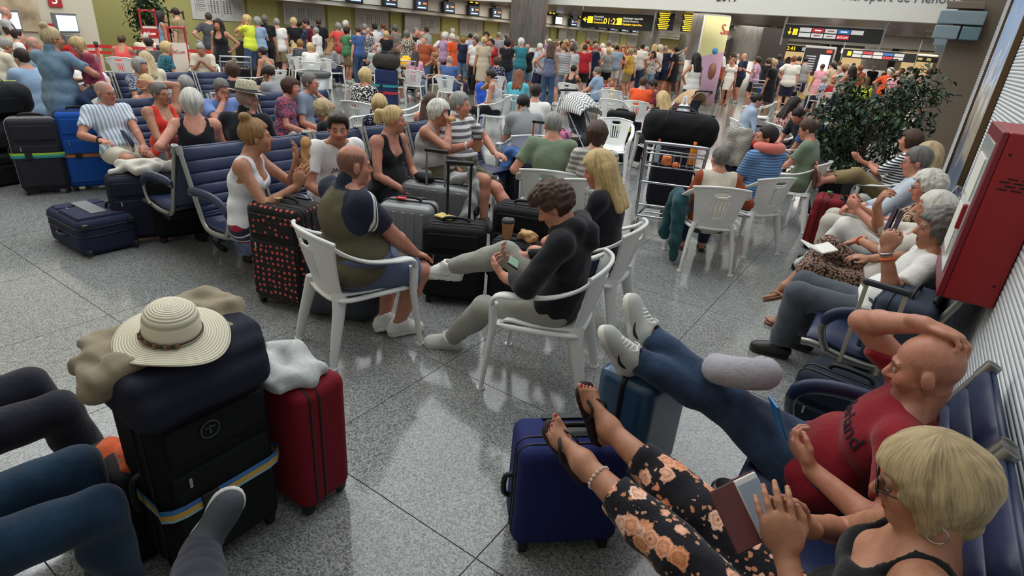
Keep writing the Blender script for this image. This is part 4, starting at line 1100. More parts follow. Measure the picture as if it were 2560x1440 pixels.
# shop fronts at the end of the hall
SH = gl((255, 232, 190), 2.2)
for i, (x, w, c) in enumerate(((-14., 3.2, (120, 90, 60)), (-9.6, 4., (90, 96, 90)), (-5., 3.6, (60, 62, 66)), (-1.2, 2.8, (150, 140, 110)))):
    t = thing('shop_front', 'far shop front with glowing sign, %s from the left' % ORD[i], 'shop', (x, 55., 0), 0)
    m = MB(); m.box((0, 1, 1.4), (w, 2, 2.8)); m.obj('facade', plain('facade%d' % i, c, .6), t)
    m = MB(); m.box((0, -.05, 2.45), (w * .8, .1, .35)); m.obj('sign', SH, t); m = MB(); m.box((0, -.03, 1.2), (w * .7, .06, 1.9)); m.obj('opening', gl((200, 170, 120), .6), t)
t = thing('vending_bay', 'lit red and white counter front between the advert pillar and the dark pillar', 'counter', (-8.2, 33.5, 0), 0)
m = MB(); m.box((0, 0, 1.2), (1.8, .6, 2.4), .02); m.obj('body', plain('bay_dark', (70, 50, 40), .5), t); m = MB(); m.box((0, -.32, 2.05), (1.5, .05, .3)); m.obj('sign', gl((255, 225, 210), 2.5), t); m = MB(); m.box((0, -.32, 1.5), (1.4, .04, .7)); m.obj('shelf_face', gl((150, 80, 60), .5), t)
# escalator side behind the crowd
t = thing('escalator', 'dark escalator flank rising to the right behind the queue', 'escalator', (-10.2, 27., 0), math.radians(35))
m = MB(); m.prism([(0, 0), (0, .9), (3.6, 2.9), (5.2, 2.9), (5.2, 0)], -.5, .5, 1); m.obj('flank', plain('escalator_dark', (54, 48, 44), .4), t)
for s in (-.45, .45): m = MB(); m.sweep([(0, s, 1.2), (3.6, s, 3.25)], .035, 6); m.obj('handrail', STEEL, t)
# ------------------------------------------------------------------ furniture and luggage
PLASTIC = plain('white_plastic', (226, 226, 222), .38)
def chair_parts():
    P = {}
    # seat
    us = np.linspace(-1, 1, 13); vs = np.linspace(0, 1, 13)
    G = np.zeros((13, 13, 3))
    for i, v in enumerate(vs):
        for j, u in enumerate(us):
            w = .215 - .03 * (1 - v); y = -.215 + .46 * v
            z = .432 + .022 * u * u - .018 * math.sin(v * math.pi) - (.045 * max(0, (v - .86) / .14) ** 2)
            G[i, j] = (u * w, y, z)
    m = MB(); m.shell(G[:, ::-1], .012)
    rim = [(-.2, -.2, .425), (-.235, 0, .425), (-.235, .2, .42), (-.18, .245, .40), (0, .25, .395), (.18, .245, .40), (.235, .2, .42), (.235, 0, .425), (.2, -.2, .425), (0, -.225, .42)]
    m.sweep(curve(rim + rim[:1], 40)[:-1], .026, 6, up=(0, 0, 1), flat=.5, closed=True)
    P['seat'] = m.mesh('seat', PLASTIC)
    # backrest, slots and hand hole are real openings
    a, b = 47, 30; G = np.zeros((b, a, 3)); mask = np.ones((b - 1, a - 1), bool)
    for i in range(b):
        v = i / (b - 1)
        wd = .165 + .075 * v ** 1.2 + .03 * max(0, v - .8) * 5 * .6
        for j in range(a):
            u = j / (a - 1) * 2 - 1
            z = .40 + .43 * v - .03 * u * u * max(0, v - .75) * 4
            y = -.215 - .11 * v + .075 * u * u * (.5 + .5 * v) - .012 * math.sin(v * 3)
            G[i, j] = (u * wd, y, z)
    for i in range(b - 1):
        v = (i + .5) / (b - 1)
        for j in range(a - 1):
            u = (j + .5) / (a - 1) * 2 - 1
            if .3 < v < .72 and min(abs(u - c) for c in (-.34, -.17, 0, .17, .34)) < .026: mask[i, j] = False
            if ((u / .3) ** 2 + ((v - .85) / .055) ** 2) < 1: mask[i, j] = False
    m = MB(); m.shell(G, .01, mask)
    m.sweep(curve([tuple(G[-1, j]) for j in range(0, a, 6)] + [tuple(G[-1, -1])], 24), .013, 8)
    for j in (0, -1): m.sweep([tuple(G[i, j]) for i in range(0, b, 3)], .011, 6)
    P['backrest'] = m.mesh('backrest', PLASTIC)
    for s in (-1, 1):
        m = MB(); pts = curve([(s * .225, -.265, .79), (s * .268, -.2, .735), (s * .285, -.06, .672), (s * .288, .1, .645), (s * .282, .215, .632), (s * .275, .262, .60), (s * .268, .272, .53), (s * .262, .268, .42)], 30)
        rr = np.interp(np.linspace(0, 1, 30), [0, .1, .4, .8, 1], [.014, .026, .03, .03, .034])
        m.sweep(pts, rr, 8, up=(0, 1, .15), flat=.42); P['arm%d' % s] = m.mesh('arm', PLASTIC)
        for nm, pp in (('leg_f%d' % s, [(s * .262, .262, .56), (s * .262, .262, .40), (s * .272, .285, .2), (s * .282, .305, 0)]), ('leg_b%d' % s, [(s * .165, -.195, .46), (s * .19, -.215, .36), (s * .22, -.265, .15), (s * .235, -.295, 0)])):
            m = MB(); c_ = curve(pp, 10); m.sweep(c_, np.linspace(.052 if 'b' in nm[4] else .04, .024, 10), 8, up=(1, 0, 0) if 'b' in nm[4] else (0, 1, 0), flat=.5 if 'b' in nm[4] else .55)
            m.sweep([c_[-1] + V(0, 0, .012), c_[-1]], [.027, .027], 8)
            P[nm] = m.mesh('leg', PLASTIC)
    return P
CHP = chair_parts()
def chair(label, x, y, yaw, group='white plastic armchairs'):
    t = thing('plastic_armchair', label, 'chair', (x, y, 0), yaw, group)
    for k, me in CHP.items(): link({'s': 'seat', 'b': 'backrest', 'a': 'arm', 'l': 'leg'}[k[0]], me, t)
    return t
NAVY = plain('navy_leatherette', (30, 42, 74), .42, 0, 90, .08); ALU = plain('aluminium', (150, 150, 146), .34, .85, 20, .03); DKM = plain('dark_metal', (44, 46, 50), .4, .6)
def bench_meshes(W=.6):
    P = {}
    # backrest: horizontal padded rolls
    prof = curve([(-.325, .965), (-.245, .73), (-.175, .53), (-.145, .47)], 9)
    rolls = []
    for i in range(8):
        a_, b_ = prof[i], prof[i + 1]; d = (b_ - a_); n = nrm(V(-d[1], d[0])) * -1
        n = n if n[0] > 0 else -n
        m = MB(); th = np.linspace(0, math.pi, 7)
        G = np.array([[(x, *(a_ * (1 - t) + b_ * t + n * (.012 * math.sin(t_)))) for x in np.linspace(-W / 2 + .035, W / 2 - .035, 4)] for t, t_ in zip((1 - np.cos(th)) / 2, th)])
        m.shell(G[:, ::-1], .006); rolls.append(m.mesh('pad_roll', NAVY))
    P['rolls'] = rolls
    m = MB(); G = np.array([[(x, p[0] - .014, p[1]) for x in (-W / 2 + .03, W / 2 - .03)] for p in prof]); m.shell(G, .014); P['backrest'] = m.mesh('backrest', NAVY)
    sp = curve([(-.14, .46), (-.1, .425), (0, .41), (.15, .425), (.27, .44), (.315, .425)], 12)
    m = MB(); G = np.array([[(x, p[0], p[1] + .006 * math.sin(i * 1.9)) for x in np.linspace(-W / 2 + .035, W / 2 - .035, 4)] for i, p in enumerate(sp)]); m.shell(G[:, ::-1], .03); P['seat_pad'] = m.mesh('seat_pad', NAVY)
    fr = curve([(-.335, .985), (-.245, .73), (-.17, .52), (-.13, .43), (-.06, .385), (.1, .385), (.26, .415), (.335, .41)], 30)
    for s in (-1, 1):
        m = MB(); m.sweep([(s * (W / 2 - .022), p[0], p[1]) for p in fr], .024, 6, up=(1, 0, 0), flat=.75)
        m.sweep([(s * (W / 2 - .022), p[0], p[1]) for p in fr[:2]], .026, 8); P['frame%d' % s] = m.mesh('side_frame', ALU)
    m = MB(); ar = curve([(-.235, .67), (-.1, .685), (.08, .68), (.2, .645), (.25, .575), (.235, .49), (.2, .43)], 24)
    m.sweep([(0, p[0], p[1] - .018) for p in ar], .022, 8, up=(1, 0, 0), flat=.45); P['arm_rail'] = m.mesh('arm_rail', ALU)
    m = MB(); m.sweep([(0, p[0], p[1]) for p in ar[:17]], np.interp(np.linspace(0, 1, 17), [0, .1, .9, 1], [.02, .034, .034, .018]), 8, up=(1, 0, 0), flat=.6); P['arm_pad'] = m.mesh('arm_pad', NAVY)
    m = MB(); lg = curve([(0, .36), (.02, .2), (.1, .05), (.24, .02)], 8); m.sweep([(0, p[0], p[1]) for p in lg], .03, 8, flat=.7); m.sweep([(0, -p[0] * .9, p[1]) for p in lg], .03, 8, flat=.7); P['leg'] = m.mesh('leg', DKM)
    return P
BN = bench_meshes()
def bench(label, x, y, yaw, n, arms=(), W=.6, group='beam seating', legs=None):
    """row of n seats centred on local x axis, sitters face local +y"""
    t = thing('airport_bench', label, 'bench', (x, y, 0), yaw, group); L = n * W
    for i in range(n):
        cx = -L / 2 + W * (i + .5)
        b = link('backrest', BN['backrest'], t); b.location = (cx, 0, 0)
        for r_ in BN['rolls']: link('pad_roll', r_, b)
        for k in ('seat_pad', 'frame-1', 'frame1'):
            o = link('side_frame' if k[0] == 'f' else k, BN[k], t); o.location = (cx, 0, 0)
    for a_ in arms:
        o = link('arm_rail', BN['arm_rail'], t); o.location = (-L / 2 + W * a_, 0, 0); p = link('arm_pad', BN['arm_pad'], o)
    for a_ in (legs or (.5, n - .5)):
        o = link('leg', BN['leg'], t); o.location = (-L / 2 + W * a_, 0, 0)
    m = MB(); m.box((0, 0, .35), (L - .04, .09, .06), .01); m.obj('beam', DKM, t)
    return t
# ---- luggage
WHEEL = plain('wheel_rubber', (20, 20, 21), .6); TUBE = plain('chrome_tube', (176, 178, 180), .22, .95)
def softmat(col, rough=.8): return plain('nylon_%d_%d_%d' % tuple(col), tuple(col), rough, 0, 300, .12, .25)
def shellmat(col): return plain('shell_%d_%d_%d' % tuple(col), tuple(col), .28, .15, 0, 0, .5, coat=.3)
def suitcase(label, p, yaw, w, d, h, col, kind='soft', ext=0., strap=None, base=0., grip=(18, 18, 20), wheels=4, lay=None, group=None, pole=None, mat=None, cat='suitcase', name='suitcase', zipc=None, tagc=None, plainf=False):
    t = thing(name, label, cat, (p[0], p[1], base), yaw, group)
    if lay: t.rotation_euler = (lay[0], lay[1], yaw)
    B = mat or (softmat(col) if kind == 'soft' else shellmat(col)); TR = plain('trim_black', (18, 18, 20), .5)
    z0 = .045 if wheels else 0.
    m = MB(); m.box((0, 0, z0 + (h - z0) / 2), (w, d, h - z0), min(.05 if kind == 'soft' else .06, d * .3), 4)
    m.obj('shell', B, t)
    if plainf:
        for yy in ((0,) if kind == 'hard' else (d * .28, d * .1)):
            m = MB(); r_ = min(.055, d * .28); ring = []
            for (cx, cz, a0) in ((w / 2 - r_, h - r_, 0), (-w / 2 + r_, h - r_, 90), (-w / 2 + r_, z0 + r_, 180), (w / 2 - r_, z0 + r_, 270)):
                for q in range(6): a_ = math.radians(a0 + q * 18); ring.append((cx + (r_ + .001) * math.cos(a_), yy, cz + (r_ + .001) * math.sin(a_)))
            m.sweep(ring, .014 if kind == 'hard' else .005, 6, closed=True); m.obj('zip', TR, t)
        m = MB(); m.box((0, d * .02, h - .002), (.2, .06, .02), .008, 2); m.obj('handle_recess', TR, t)
        m = MB(); m.box((.035, 0, h + .003), (.03, .01, .012), .003); m.obj('zip_pull', TUBE, t)
    elif kind == 'soft':
        m = MB(); m.box((0, d / 2 + .004, z0 + (h - z0) * .36), (w * .86, .03, (h - z0) * .58), .014, 3); m.obj('front_pocket', B, t)
        m = MB(); m.box((0, d / 2 + .002, z0 + (h - z0) * .82), (w * .82, .022, (h - z0) * .2), .01, 3); m.obj('upper_pocket', B, t)
        zc = plain('zip_%s' % (zipc,), zipc, .5) if zipc else TR
        for yy in (d * .28, d * .06):
            m = MB(); r_ = .05; ring = []
            for (cx, cz, a0) in ((w / 2 - r_, h - r_, 0), (-w / 2 + r_, h - r_, 90), (-w / 2 + r_, z0 + r_, 180), (w / 2 - r_, z0 + r_, 270)):
                for q in range(5): a_ = math.radians(a0 + q * 22.5); ring.append((cx + (r_ + .002) * math.cos(a_), yy, cz + (r_ + .002) * math.sin(a_)))
            m.sweep(ring, .0055, 6, closed=True); m.obj('zip', zc, t)
        m = MB(); m.box((w * .3, d / 2 + .022, z0 + (h - z0) * .6), (.012, .006, .04), .002); m.obj('zip_pull', TUBE, t)
    else:
        m = MB()
        nr = 5
        for k in range(nr):
            x = (k - (nr - 1) / 2) * w * .17
            for s in (-1, 1): m.box((x, s * d / 2, z0 + (h - z0) / 2), (w * .075, .014, (h - z0) * .84), .006, 2)
        m.obj('ridge', B, t)
        m = MB(); r_ = .055; ring = []
        for (cx, cz, a0) in ((w / 2 - r_, h - r_, 0), (-w / 2 + r_, h - r_, 90), (-w / 2 + r_, z0 + r_, 180), (w / 2 - r_, z0 + r_, 270)):
            for q in range(6): a_ = math.radians(a0 + q * 18); ring.append((cx + r_ * math.cos(a_), 0, cz + r_ * math.sin(a_)))
        m.sweep(ring, .016, 8, closed=True, up=(0, 1, 0), flat=.3) if False else m.sweep(ring, .012, 6, closed=True); m.obj('zip', TR, t)
        m = MB(); m.box((w / 2 + .004, 0, z0 + h * .55), (.012, .05, .09), .005); m.obj('lock', TR, t)
    m = MB(); m.sweep(curve([(-.1, 0, h - .004), (-.085, 0, h + .028), (0, 0, h + .036), (.085, 0, h + .028), (.1, 0, h - .004)], 12), .012, 6, up=(0, 1, 0), flat=.7); m.obj('top_handle', TR, t)
    m = MB(); m.sweep(curve([(w / 2 - .004, 0, h * .62), (w / 2 + .03, 0, h * .59), (w / 2 + .03, 0, h * .44), (w / 2 - .004, 0, h * .41)], 10), .012, 6); m.obj('side_handle', TR, t)
    if ext > 0:
        pl = plain('pole_%s' % (pole,), pole, .35, .3) if pole else TUBE
        for s in (-.085, .085): m = MB(); m.box((s, -d / 2 + .035, h + ext / 2), (.02, .013, ext), .003, 1); m.obj('handle_pole', pl, t)
        m = MB(); m.box((0, -d / 2 + .035, h + ext), (.21, .03, .032), .012, 2); m.obj('grip', plain('grip', grip, .5), t)
    else: m = MB(); m.box((0, -d / 2 + .035, h + .004), (.21, .03, .014), .005, 2); m.obj('grip', plain('grip', grip, .5), t)
    if wheels:
        for sx in (-1, 1):
            for sy in ((-1, 1) if wheels == 4 else (-1,)):
                m = MB(); M_ = Matrix.Translation((sx * (w / 2 - .045), sy * (d / 2 - .04), .028)) @ Euler((0, R90, 0)).to_matrix().to_4x4(); m.M = np.array(M_)
                m.lathe([(0, -.014), (.024, -.014), (.028, -.008), (.028, .008), (.024, .014), (0, .014)], 14)
                m.M = None; m.box((sx * (w / 2 - .045), sy * (d / 2 - .04), .05), (.045, .045, .03), .008, 1); m.obj('wheel', WHEEL, t)
    if wheels != 4:
        m = MB()
        for sx in (-1, 1): m.box((sx * (w / 2 - .05), d / 2 - .04, .025), (.04, .04, .05), .008, 1)
        m.obj('foot_stud', WHEEL, t)
    for k, (zz, hh, cols) in enumerate(strap or ()):
        m = MB(); n_ = len(cols); mats = [plain('strap_%d_%d_%d' % c, c, .8) for c in cols]
        for i in range(n_):
            m.mat(i); z_ = zz + hh * (.5 - (i + .5) / n_); o = .01; r_ = .05; ring = []
            for (cx, cy, a0) in ((w / 2 - r_, d / 2 - r_, 0), (-w / 2 + r_, d / 2 - r_, 90), (-w / 2 + r_, -d / 2 + r_, 180), (w / 2 - r_, -d / 2 + r_, 270)):
                for q in range(4): a_ = math.radians(a0 + q * 30); ring.append((cx + (r_ + o + .018 * (math.sin(a_) > .2)) * math.cos(a_), cy + (r_ + o + .016) * math.sin(a_), z_))
            ri = np.array(ring); nn = len(ri); v = np.concatenate([ri + V(0, 0, hh / n_ / 2), ri - V(0, 0, hh / n_ / 2)]); ii = np.arange(nn)
            m.add(v, np.stack([ii, ii + nn, (ii + 1) % nn + nn, (ii + 1) % nn], -1))
        m.obj('luggage_strap', mats, t)
        m = MB(); m.box((w * .18, d / 2 + .034, zz), (.06, .014, hh * 1.25), .005, 2); m.obj('buckle', TR, t)
    if tagc:
        m = MB(); m.box((.05, d * .1, h + .03), (.075, .045, .012), .004, 2); m.obj('luggage_tag', plain('tag_%d%d%d' % tagc, tagc, .5), t)
    return t
def heap(label, cat, name, loc, prims, mat, amp=.006, freq=45, res=.011, group=None, yaw=0, parts=()):
    """soft cloth or bag shape as one organic surface; prims: ('c',a,b,ra,rb) ('e',c,r) ('b',c,half,rad) ('p',point,normal)"""
    t = thing(name, label, cat, loc, yaw, group); F = SDF(res); I = np.eye(3)
    for p in prims:
        if p[0] == 'c': F.cone(p[1], p[2], p[3], p[4], .04)
        elif p[0] == 'e': F.ell(p[1], I, p[2], .04)
        elif p[0] == 'b': F.rbox(p[1], I, p[2], p[3], .03)
        elif p[0] == 's': F.ell(p[1], I, p[2], .01, 's')
        elif p[0] == 'p': F.plane(p[1], p[2])
    F.amp = amp; F.freq = freq; F.build(); P, Q = F.surface()
    link('cloth' if cat not in ('bag', 'backpack', 'pillow') else 'shell', new_mesh(name, P, Q, mats=[mat]), t); return t
def duffel(label, p, yaw, w, d, h, col, base=0, group=None, cat='bag', name='holdall', trim=None):
    B = softmat(col)
    t = heap(label, cat, name, (p[0], p[1], base), [('b', (0, 0, h * .5), (w / 2, d / 2, h / 2), min(d, h) * .42)], B, .005, 22, .012, group, yaw)
    TR = plain('trim_black', (18, 18, 20), .5)
    m = MB(); m.sweep(curve([(-w * .42, 0, h * .98), (0, .01, h * 1.015), (w * .42, 0, h * .98)], 10), .007, 6); m.obj('zip', trim or TR, t)
    for s in (-1, 1): m = MB(); m.sweep(curve([(-w * .2, s * d * .35, h * .85), (-w * .14, s * d * .2, h * 1.12), (w * .14, s * d * .2, h * 1.12), (w * .2, s * d * .35, h * .85)], 14), .011, 6, flat=.5); m.obj('carry_handle', TR, t)
    m = MB(); m.box((0, d / 2 - .004, h * .38), (w * .55, .02, h * .42), .01, 2); m.obj('front_pocket', B, t)
    return t
def backpack(label, p, yaw, col, col2=None, h=.5, base=0, group=None):
    B = softmat(col); C2 = softmat(col2 or col)
    t = heap(label, 'backpack', 'backpack', (p[0], p[1], base), [('b', (0, 0, h * .48), (.16, .1, h * .48), .09), ('e', (0, .02, h * .8), (.14, .1, h * .2))], B, .005, 24, .012, group, yaw)
    m = MB(); m.box((0, .115, h * .36), (.24, .07, h * .46), .03, 3); m.obj('front_pocket', C2, t)
    TR = plain('trim_black', (18, 18, 20), .5)
    for s in (-1, 1): m = MB(); m.sweep(curve([(s * .06, -.08, h * .9), (s * .09, -.16, h * .7), (s * .1, -.15, h * .35), (s * .12, -.09, h * .1)], 12), .02, 6, flat=.35); m.obj('shoulder_strap', TR, t)
    m = MB(); m.sweep(curve([(-.04, -.05, h * .95), (0, -.06, h * 1.04), (.04, -.05, h * .95)], 8), .009, 6); m.obj('grab_loop', TR, t)
    m = MB(); m.sweep(curve([(-.15, .05, h * .6), (-.1, .09, h * .9), (.1, .09, h * .9), (.15, .05, h * .6)], 14), .006, 6); m.obj('zip', TR, t)
    return t
def trolley(label, x, y, yaw, group='luggage trolleys'):
    """airport baggage cart: handle bar at local -y end, pushed towards +y"""
    t = thing('luggage_trolley', label, 'trolley', (x, y, 0), yaw, group)
    w = .3
    for s in (-1, 1):
        m = MB(); m.sweep(curve([(s * w, -.52, 1.0), (s * w, -.48, .9), (s * w * .97, -.4, .45), (s * w * .95, -.3, .22), (s * w * .8, .0, .19), (s * .16, .5, .17)], 26), .016, 8); m.obj('side_tube', TUBE, t)
    m = MB(); m.sweep(curve([(-w, -.48, .9), (-w, -.53, 1.02), (-w + .05, -.545, 1.04), (w - .05, -.545, 1.04), (w, -.53, 1.02), (w, -.48, .9)], 20), .017, 8); m.obj('handle_bar', TUBE, t)
    for z, y_ in ((.62, -.44), (.36, -.38), (.21, -.28)): m = MB(); m.tube((-w, y_, z), (w, y_, z), .012); m.obj('cross_tube', TUBE, t)
    m = MB()
    for zz, g in ((.93, .0), (.8, .02)):
        ring = [(-w + g, -.5, zz), (w - g, -.5, zz), (w - g, -.3, zz), (-w + g, -.3, zz)]; m.sweep(ring + ring[:1], .008, 6)
    for q in range(9):
        x_ = -w + .02 + q * (2 * w - .04) / 8
        m.sweep([(x_, -.3, .93), (x_, -.31, .8), (x_, -.5, .8), (x_, -.5, .93)], .0035, 4)
    m.obj('wire_basket', TUBE, t)
    m = MB()
    for q in range(4): m.tube((-.2, -.24 + q * .2, .195), (.2, -.24 + q * .2, .195), .011)
    m.obj('deck_rod', TUBE, t)
    for (wx, wy, r_) in ((-w, -.36, .085), (w, -.36, .085), (0, .52, .075)):
        m = MB(); m.M = np.array(Matrix.Translation((wx, wy, r_)) @ Euler((0, R90, 0)).to_matrix().to_4x4())
        m.lathe([(0, -.018), (r_ * .6, -.018), (r_ * .95, -.014), (r_, -.006), (r_, .006), (r_ * .95, .014), (r_ * .6, .018), (0, .018)], 20)
        wo = m.obj('wheel', plain('wheel_grey', (96, 92, 88), .6), t)
        m = MB(); m.M = np.array(Matrix.Translation((wx, wy, r_)) @ Euler((0, R90, 0)).to_matrix().to_4x4()); m.lathe([(0, -.022), (r_ * .4, -.022), (r_ * .4, .022), (0, .022)], 14); m.obj('hub', TUBE, wo)
        m = MB(); m.tube((wx * .9, wy, r_), (wx * .85, wy - .02, .2), .012); m.obj('fork', TUBE, t)
    return t
def cup(label, loc, col=(176, 132, 92), lid=True, s=1., group=None, name='coffee_cup', cat='cup'):
    t = thing(name, label, cat, loc, 0, group)
    m = MB(); m.lathe([(0, 0), (.028 * s, 0), (.029 * s, .004), (.041 * s, .115 * s), (.043 * s, .118 * s), (.04 * s, .117 * s), (.027 * s, .01), (0, .01)], 20); m.obj('body', plain('paper_%d_%d_%d' % col, col, .7), t)
    if lid: m = MB(); m.lathe([(.044 * s, .112 * s), (.045 * s, .122 * s), (.04 * s, .125 * s), (.038 * s, .135 * s), (.034 * s, .135 * s), (.03 * s, .128 * s), (0, .128 * s)], 20); m.obj('lid', plain('lid_black', (22, 22, 24), .35), t)
    return t
def bottle(label, loc, col, capc, s=1., group=None, lab=None):
    t = thing('bottle', label, 'bottle', loc, 0, group)
    m = MB(); m.lathe([(0, 0), (.03 * s, 0), (.033 * s, .01), (.033 * s, .07), (.029 * s, .1), (.033 * s, .13), (.032 * s, .16), (.013 * s, .205), (.013 * s, .215)], 18); m.obj('body', plain('bottle_%d_%d_%d' % col, col, .12, trans=.35), t)
    m = MB(); m.lathe([(.015 * s, .212), (.015 * s, .235), (0, .235)], 14); m.obj('cap', plain('cap_%d_%d_%d' % capc, capc, .4), t)
    if lab: m = MB(); m.lathe([(.0335 * s, .085), (.0312 * s, .1), (.034 * s, .128)], 18); m.obj('label_band', plain('lab_%d_%d_%d' % lab, lab, .5), t)
    return t
def plant(label, x, y, h, rad, nleaf, seed, potr=.25, leafl=.09, low=.35):
    rng = np.random.default_rng(seed)
    t = thing('potted_fig', label, 'plant', (x, y, 0))
    m = MB(); m.lathe([(0, 0), (potr * .8, 0), (potr, .38), (potr * 1.04, .4), (potr * .95, .4), (potr * .9, .34), (0, .34)], 24); m.obj('pot', plain('pot_dark', (60, 56, 52), .6), t)
    BK = plain('fig_bark', (92, 80, 62), .8, 0, 40, .3)
    m = MB(); ends = []
    for k in range(3):
        a0 = k * 2.1; m.sweep(curve([(.04 * math.cos(a0), .04 * math.sin(a0), .33), (.05 * math.sin(k), .05, h * .4), (.1 * math.cos(a0), .1 * math.sin(a0), h * .7)], 8), np.linspace(.022, .012, 8), 6)
    m.obj('trunk', BK, t)
    m = MB()
    for k in range(34):
        a_ = rng.uniform(0, 6.28); zz = h * rng.uniform(low, .75); e = V(math.cos(a_) * rad * rng.uniform(.4, .95), math.sin(a_) * rad * rng.uniform(.4, .95), min(h, zz + h * rng.uniform(.0, .3)))
        s_ = V(.05 * math.cos(a_), .05 * math.sin(a_), zz * .8); pp = curve([s_, (s_ + e) / 2 + V(0, 0, .1), e], 8); m.sweep(pp, np.linspace(.009, .003, 8), 5); ends.append(pp)
    m.obj('branches', BK, t, 'stuff')
    greens = [plain('fig_leaf%d' % i, c, .42) for i, c in enumerate(((30, 52, 28), (42, 66, 34), (56, 84, 40), (24, 42, 26)))]
    lm = []
    for g_ in greens:
        m = MB(); L = leafl; ys = np.linspace(0, 1, 6); G = np.array([[(sx * L * .22 * math.sin(math.pi * min(1, y_ ** .8 + .001)), L * y_, -.012 * y_ * y_ * 1.5 + abs(sx) * .006) for sx in (-1, 0, 1)] for y_ in ys])
        m.shell(G, .0015) if False else m.add(G.reshape(-1, 3), [(i * 3 + j, i * 3 + j + 1, i * 3 + j + 4, i * 3 + j + 3) for i in range(5) for j in range(2)]); lm.append(m)
    pos = []
    for k in range(nleaf):
        pp = ends[rng.integers(len(ends))]; p = pp[min(7, int(8 * rng.uniform(.25, 1.) ** .6))] + rng.normal(0, rad * .11, 3)
        if p[2] < .45: continue
        pos.append((p, rng.uniform(0, 6.28), rng.uniform(-1.1, .35), rng.uniform(-.6, .6), rng.integers(4), rng.uniform(.7, 1.25)))
    camv = V(-x, -y, CAM_H); camv /= np.linalg.norm(camv); pos.sort(key=lambda q: -(q[0] @ camv))
    meshes = [a_.mesh('leaf', greens[i]) for i, a_ in enumerate(lm)]
    for p, a_, b_, c_, gi, s_ in pos[:260]:
        o = link('leaf', meshes[gi], t); o.location = p; o.rotation_euler = (b_, c_, a_); o.scale = (s_,) * 3
    vv = []; qq = []; mi = []
    base = [np.concatenate(a_.v) for a_ in lm]; bq = np.concatenate(lm[0].q); n = 0
    for p, a_, b_, c_, gi, s_ in pos[260:]:
        R_ = np.array(Euler((b_, c_, a_)).to_matrix()); vv.append(base[gi] @ R_.T * s_ + p); qq.append(bq + n); n += len(base[gi]); mi += [gi] * len(bq)
    link('foliage', new_mesh('foliage', np.concatenate(vv), np.concatenate(qq), mi=mi, mats=greens), t, 'stuff')
    return t
# ------------------------------------------------------------------ people of the near and middle ground
def head_local(g='m', sit=True, lean=12, slouch=14, side=0, twist=0, hy=0, hp=0, hr=0, zs=.53, **k):
    P0 = V(0, 0, zs if sit else .93); th = math.radians(lean if sit else (lean if lean != 12 else 2)); sl = math.radians(slouch if sit else 4); sr = math.radians(side)
    s1 = V(math.sin(sr), -math.sin(th) * math.cos(sr), math.cos(th) * math.cos(sr)); s2 = nrm(V(math.sin(sr) * 1.1, -math.sin(th - sl), math.cos(th - sl)))
    NB_l = P0 + s1 * .22 + s2 * .29; HR = rotz(math.radians(twist + hy)) @ rotx(-math.radians(hp)) @ roty(math.radians(hr))
    return NB_l + nrm(s2 * .7 + HR[:, 2] * .5 + HR[:, 1] * .12) * .128 + HR[:, 1] * .022
def spot(u, v, deg, kw):
    sc = kw.get('scale', 1.); h = head_local(**kw) * sc; p = at(u, v, h[2]); R_ = rotz(math.radians(deg)); return p[:2] - (R_ @ h)[:2]
def PP(u, v, deg, label, seat=None, xy=None, **kw):
    p = xy if xy is not None else spot(u, v, deg, kw)
    R_ = rotz(math.radians(deg))
    def tol(w): return (np.asarray(w, float) - V(p[0], p[1], 0)) @ R_ / kw.get('scale', 1.)
    def dirl(w): return np.asarray(w, float) @ R_
    for key in ('arms', 'legs'):
        if key in kw: kw[key] = tuple(a if isinstance(a, str) else (a(tol, dirl)) for a in kw[key])
    if 'res' not in kw:
        d = np.hypot(p[0], p[1]); kw['res'] = .0068 if d < 3.6 else .0094 if d < 5.8 else .0122 if d < 7.8 else .0155 if d < 10 else .019
    r = person(label, (p[0], p[1], 0), math.radians(deg), **kw); r['p'] = p; r['R'] = R_
    r['tow'] = lambda l: R_ @ np.asarray(l, float) * kw.get('scale', 1.) + V(p[0], p[1], 0)
    if seat:
        f = R_ @ V(0, 1, 0); chair(seat, p[0] + f[0] * .04, p[1] + f[1] * .04, math.radians(deg))
    return r
F_ = fabric; WS = plain('shoe_white', (222, 222, 216), .5, 0, 200, .06); WSO = plain('sole_white', (212, 210, 202), .6); GS = plain('shoe_grey_mesh', (150, 152, 148), .7, 0, 300, .2); BS = plain('shoe_black', (28, 28, 28), .5); BRS = plain('sandal_brown', (122, 78, 48), .6); NS = plain('shoe_navy', (34, 38, 52), .7, 0, 200, .1); DSO = plain('sole_dark', (40, 38, 36), .7)
DEN = F_((30, 44, 66), 'denim', (52, 74, 104)); DEND = F_((24, 34, 56), 'denim', (44, 62, 92)); LDEN = F_((70, 100, 130), 'denim', (112, 142, 168)); KHA = F_((142, 122, 84)); NAVYC = F_((30, 34, 50)); WHT = F_((226, 225, 220)); BLKC = F_((24, 24, 28)); OLIV = F_((74, 68, 48)); CARG = F_((150, 150, 140)); GREYC = F_((128, 130, 132), 'heather', (150, 152, 154)); SAGE = F_((116, 132, 108)); BEI = F_((196, 186, 168)); BLUP = F_((110, 134, 190)); STEELB = F_((96, 120, 150)); CORAL = F_((214, 76, 64)); PINK = F_((222, 170, 186)); TEAL = F_((40, 120, 130)); AQUA = F_((92, 176, 190)); REDC = F_((150, 28, 40)); ORG_ = F_((216, 84, 40)); GRT = F_((92, 94, 98)); MAR = F_((110, 34, 50))

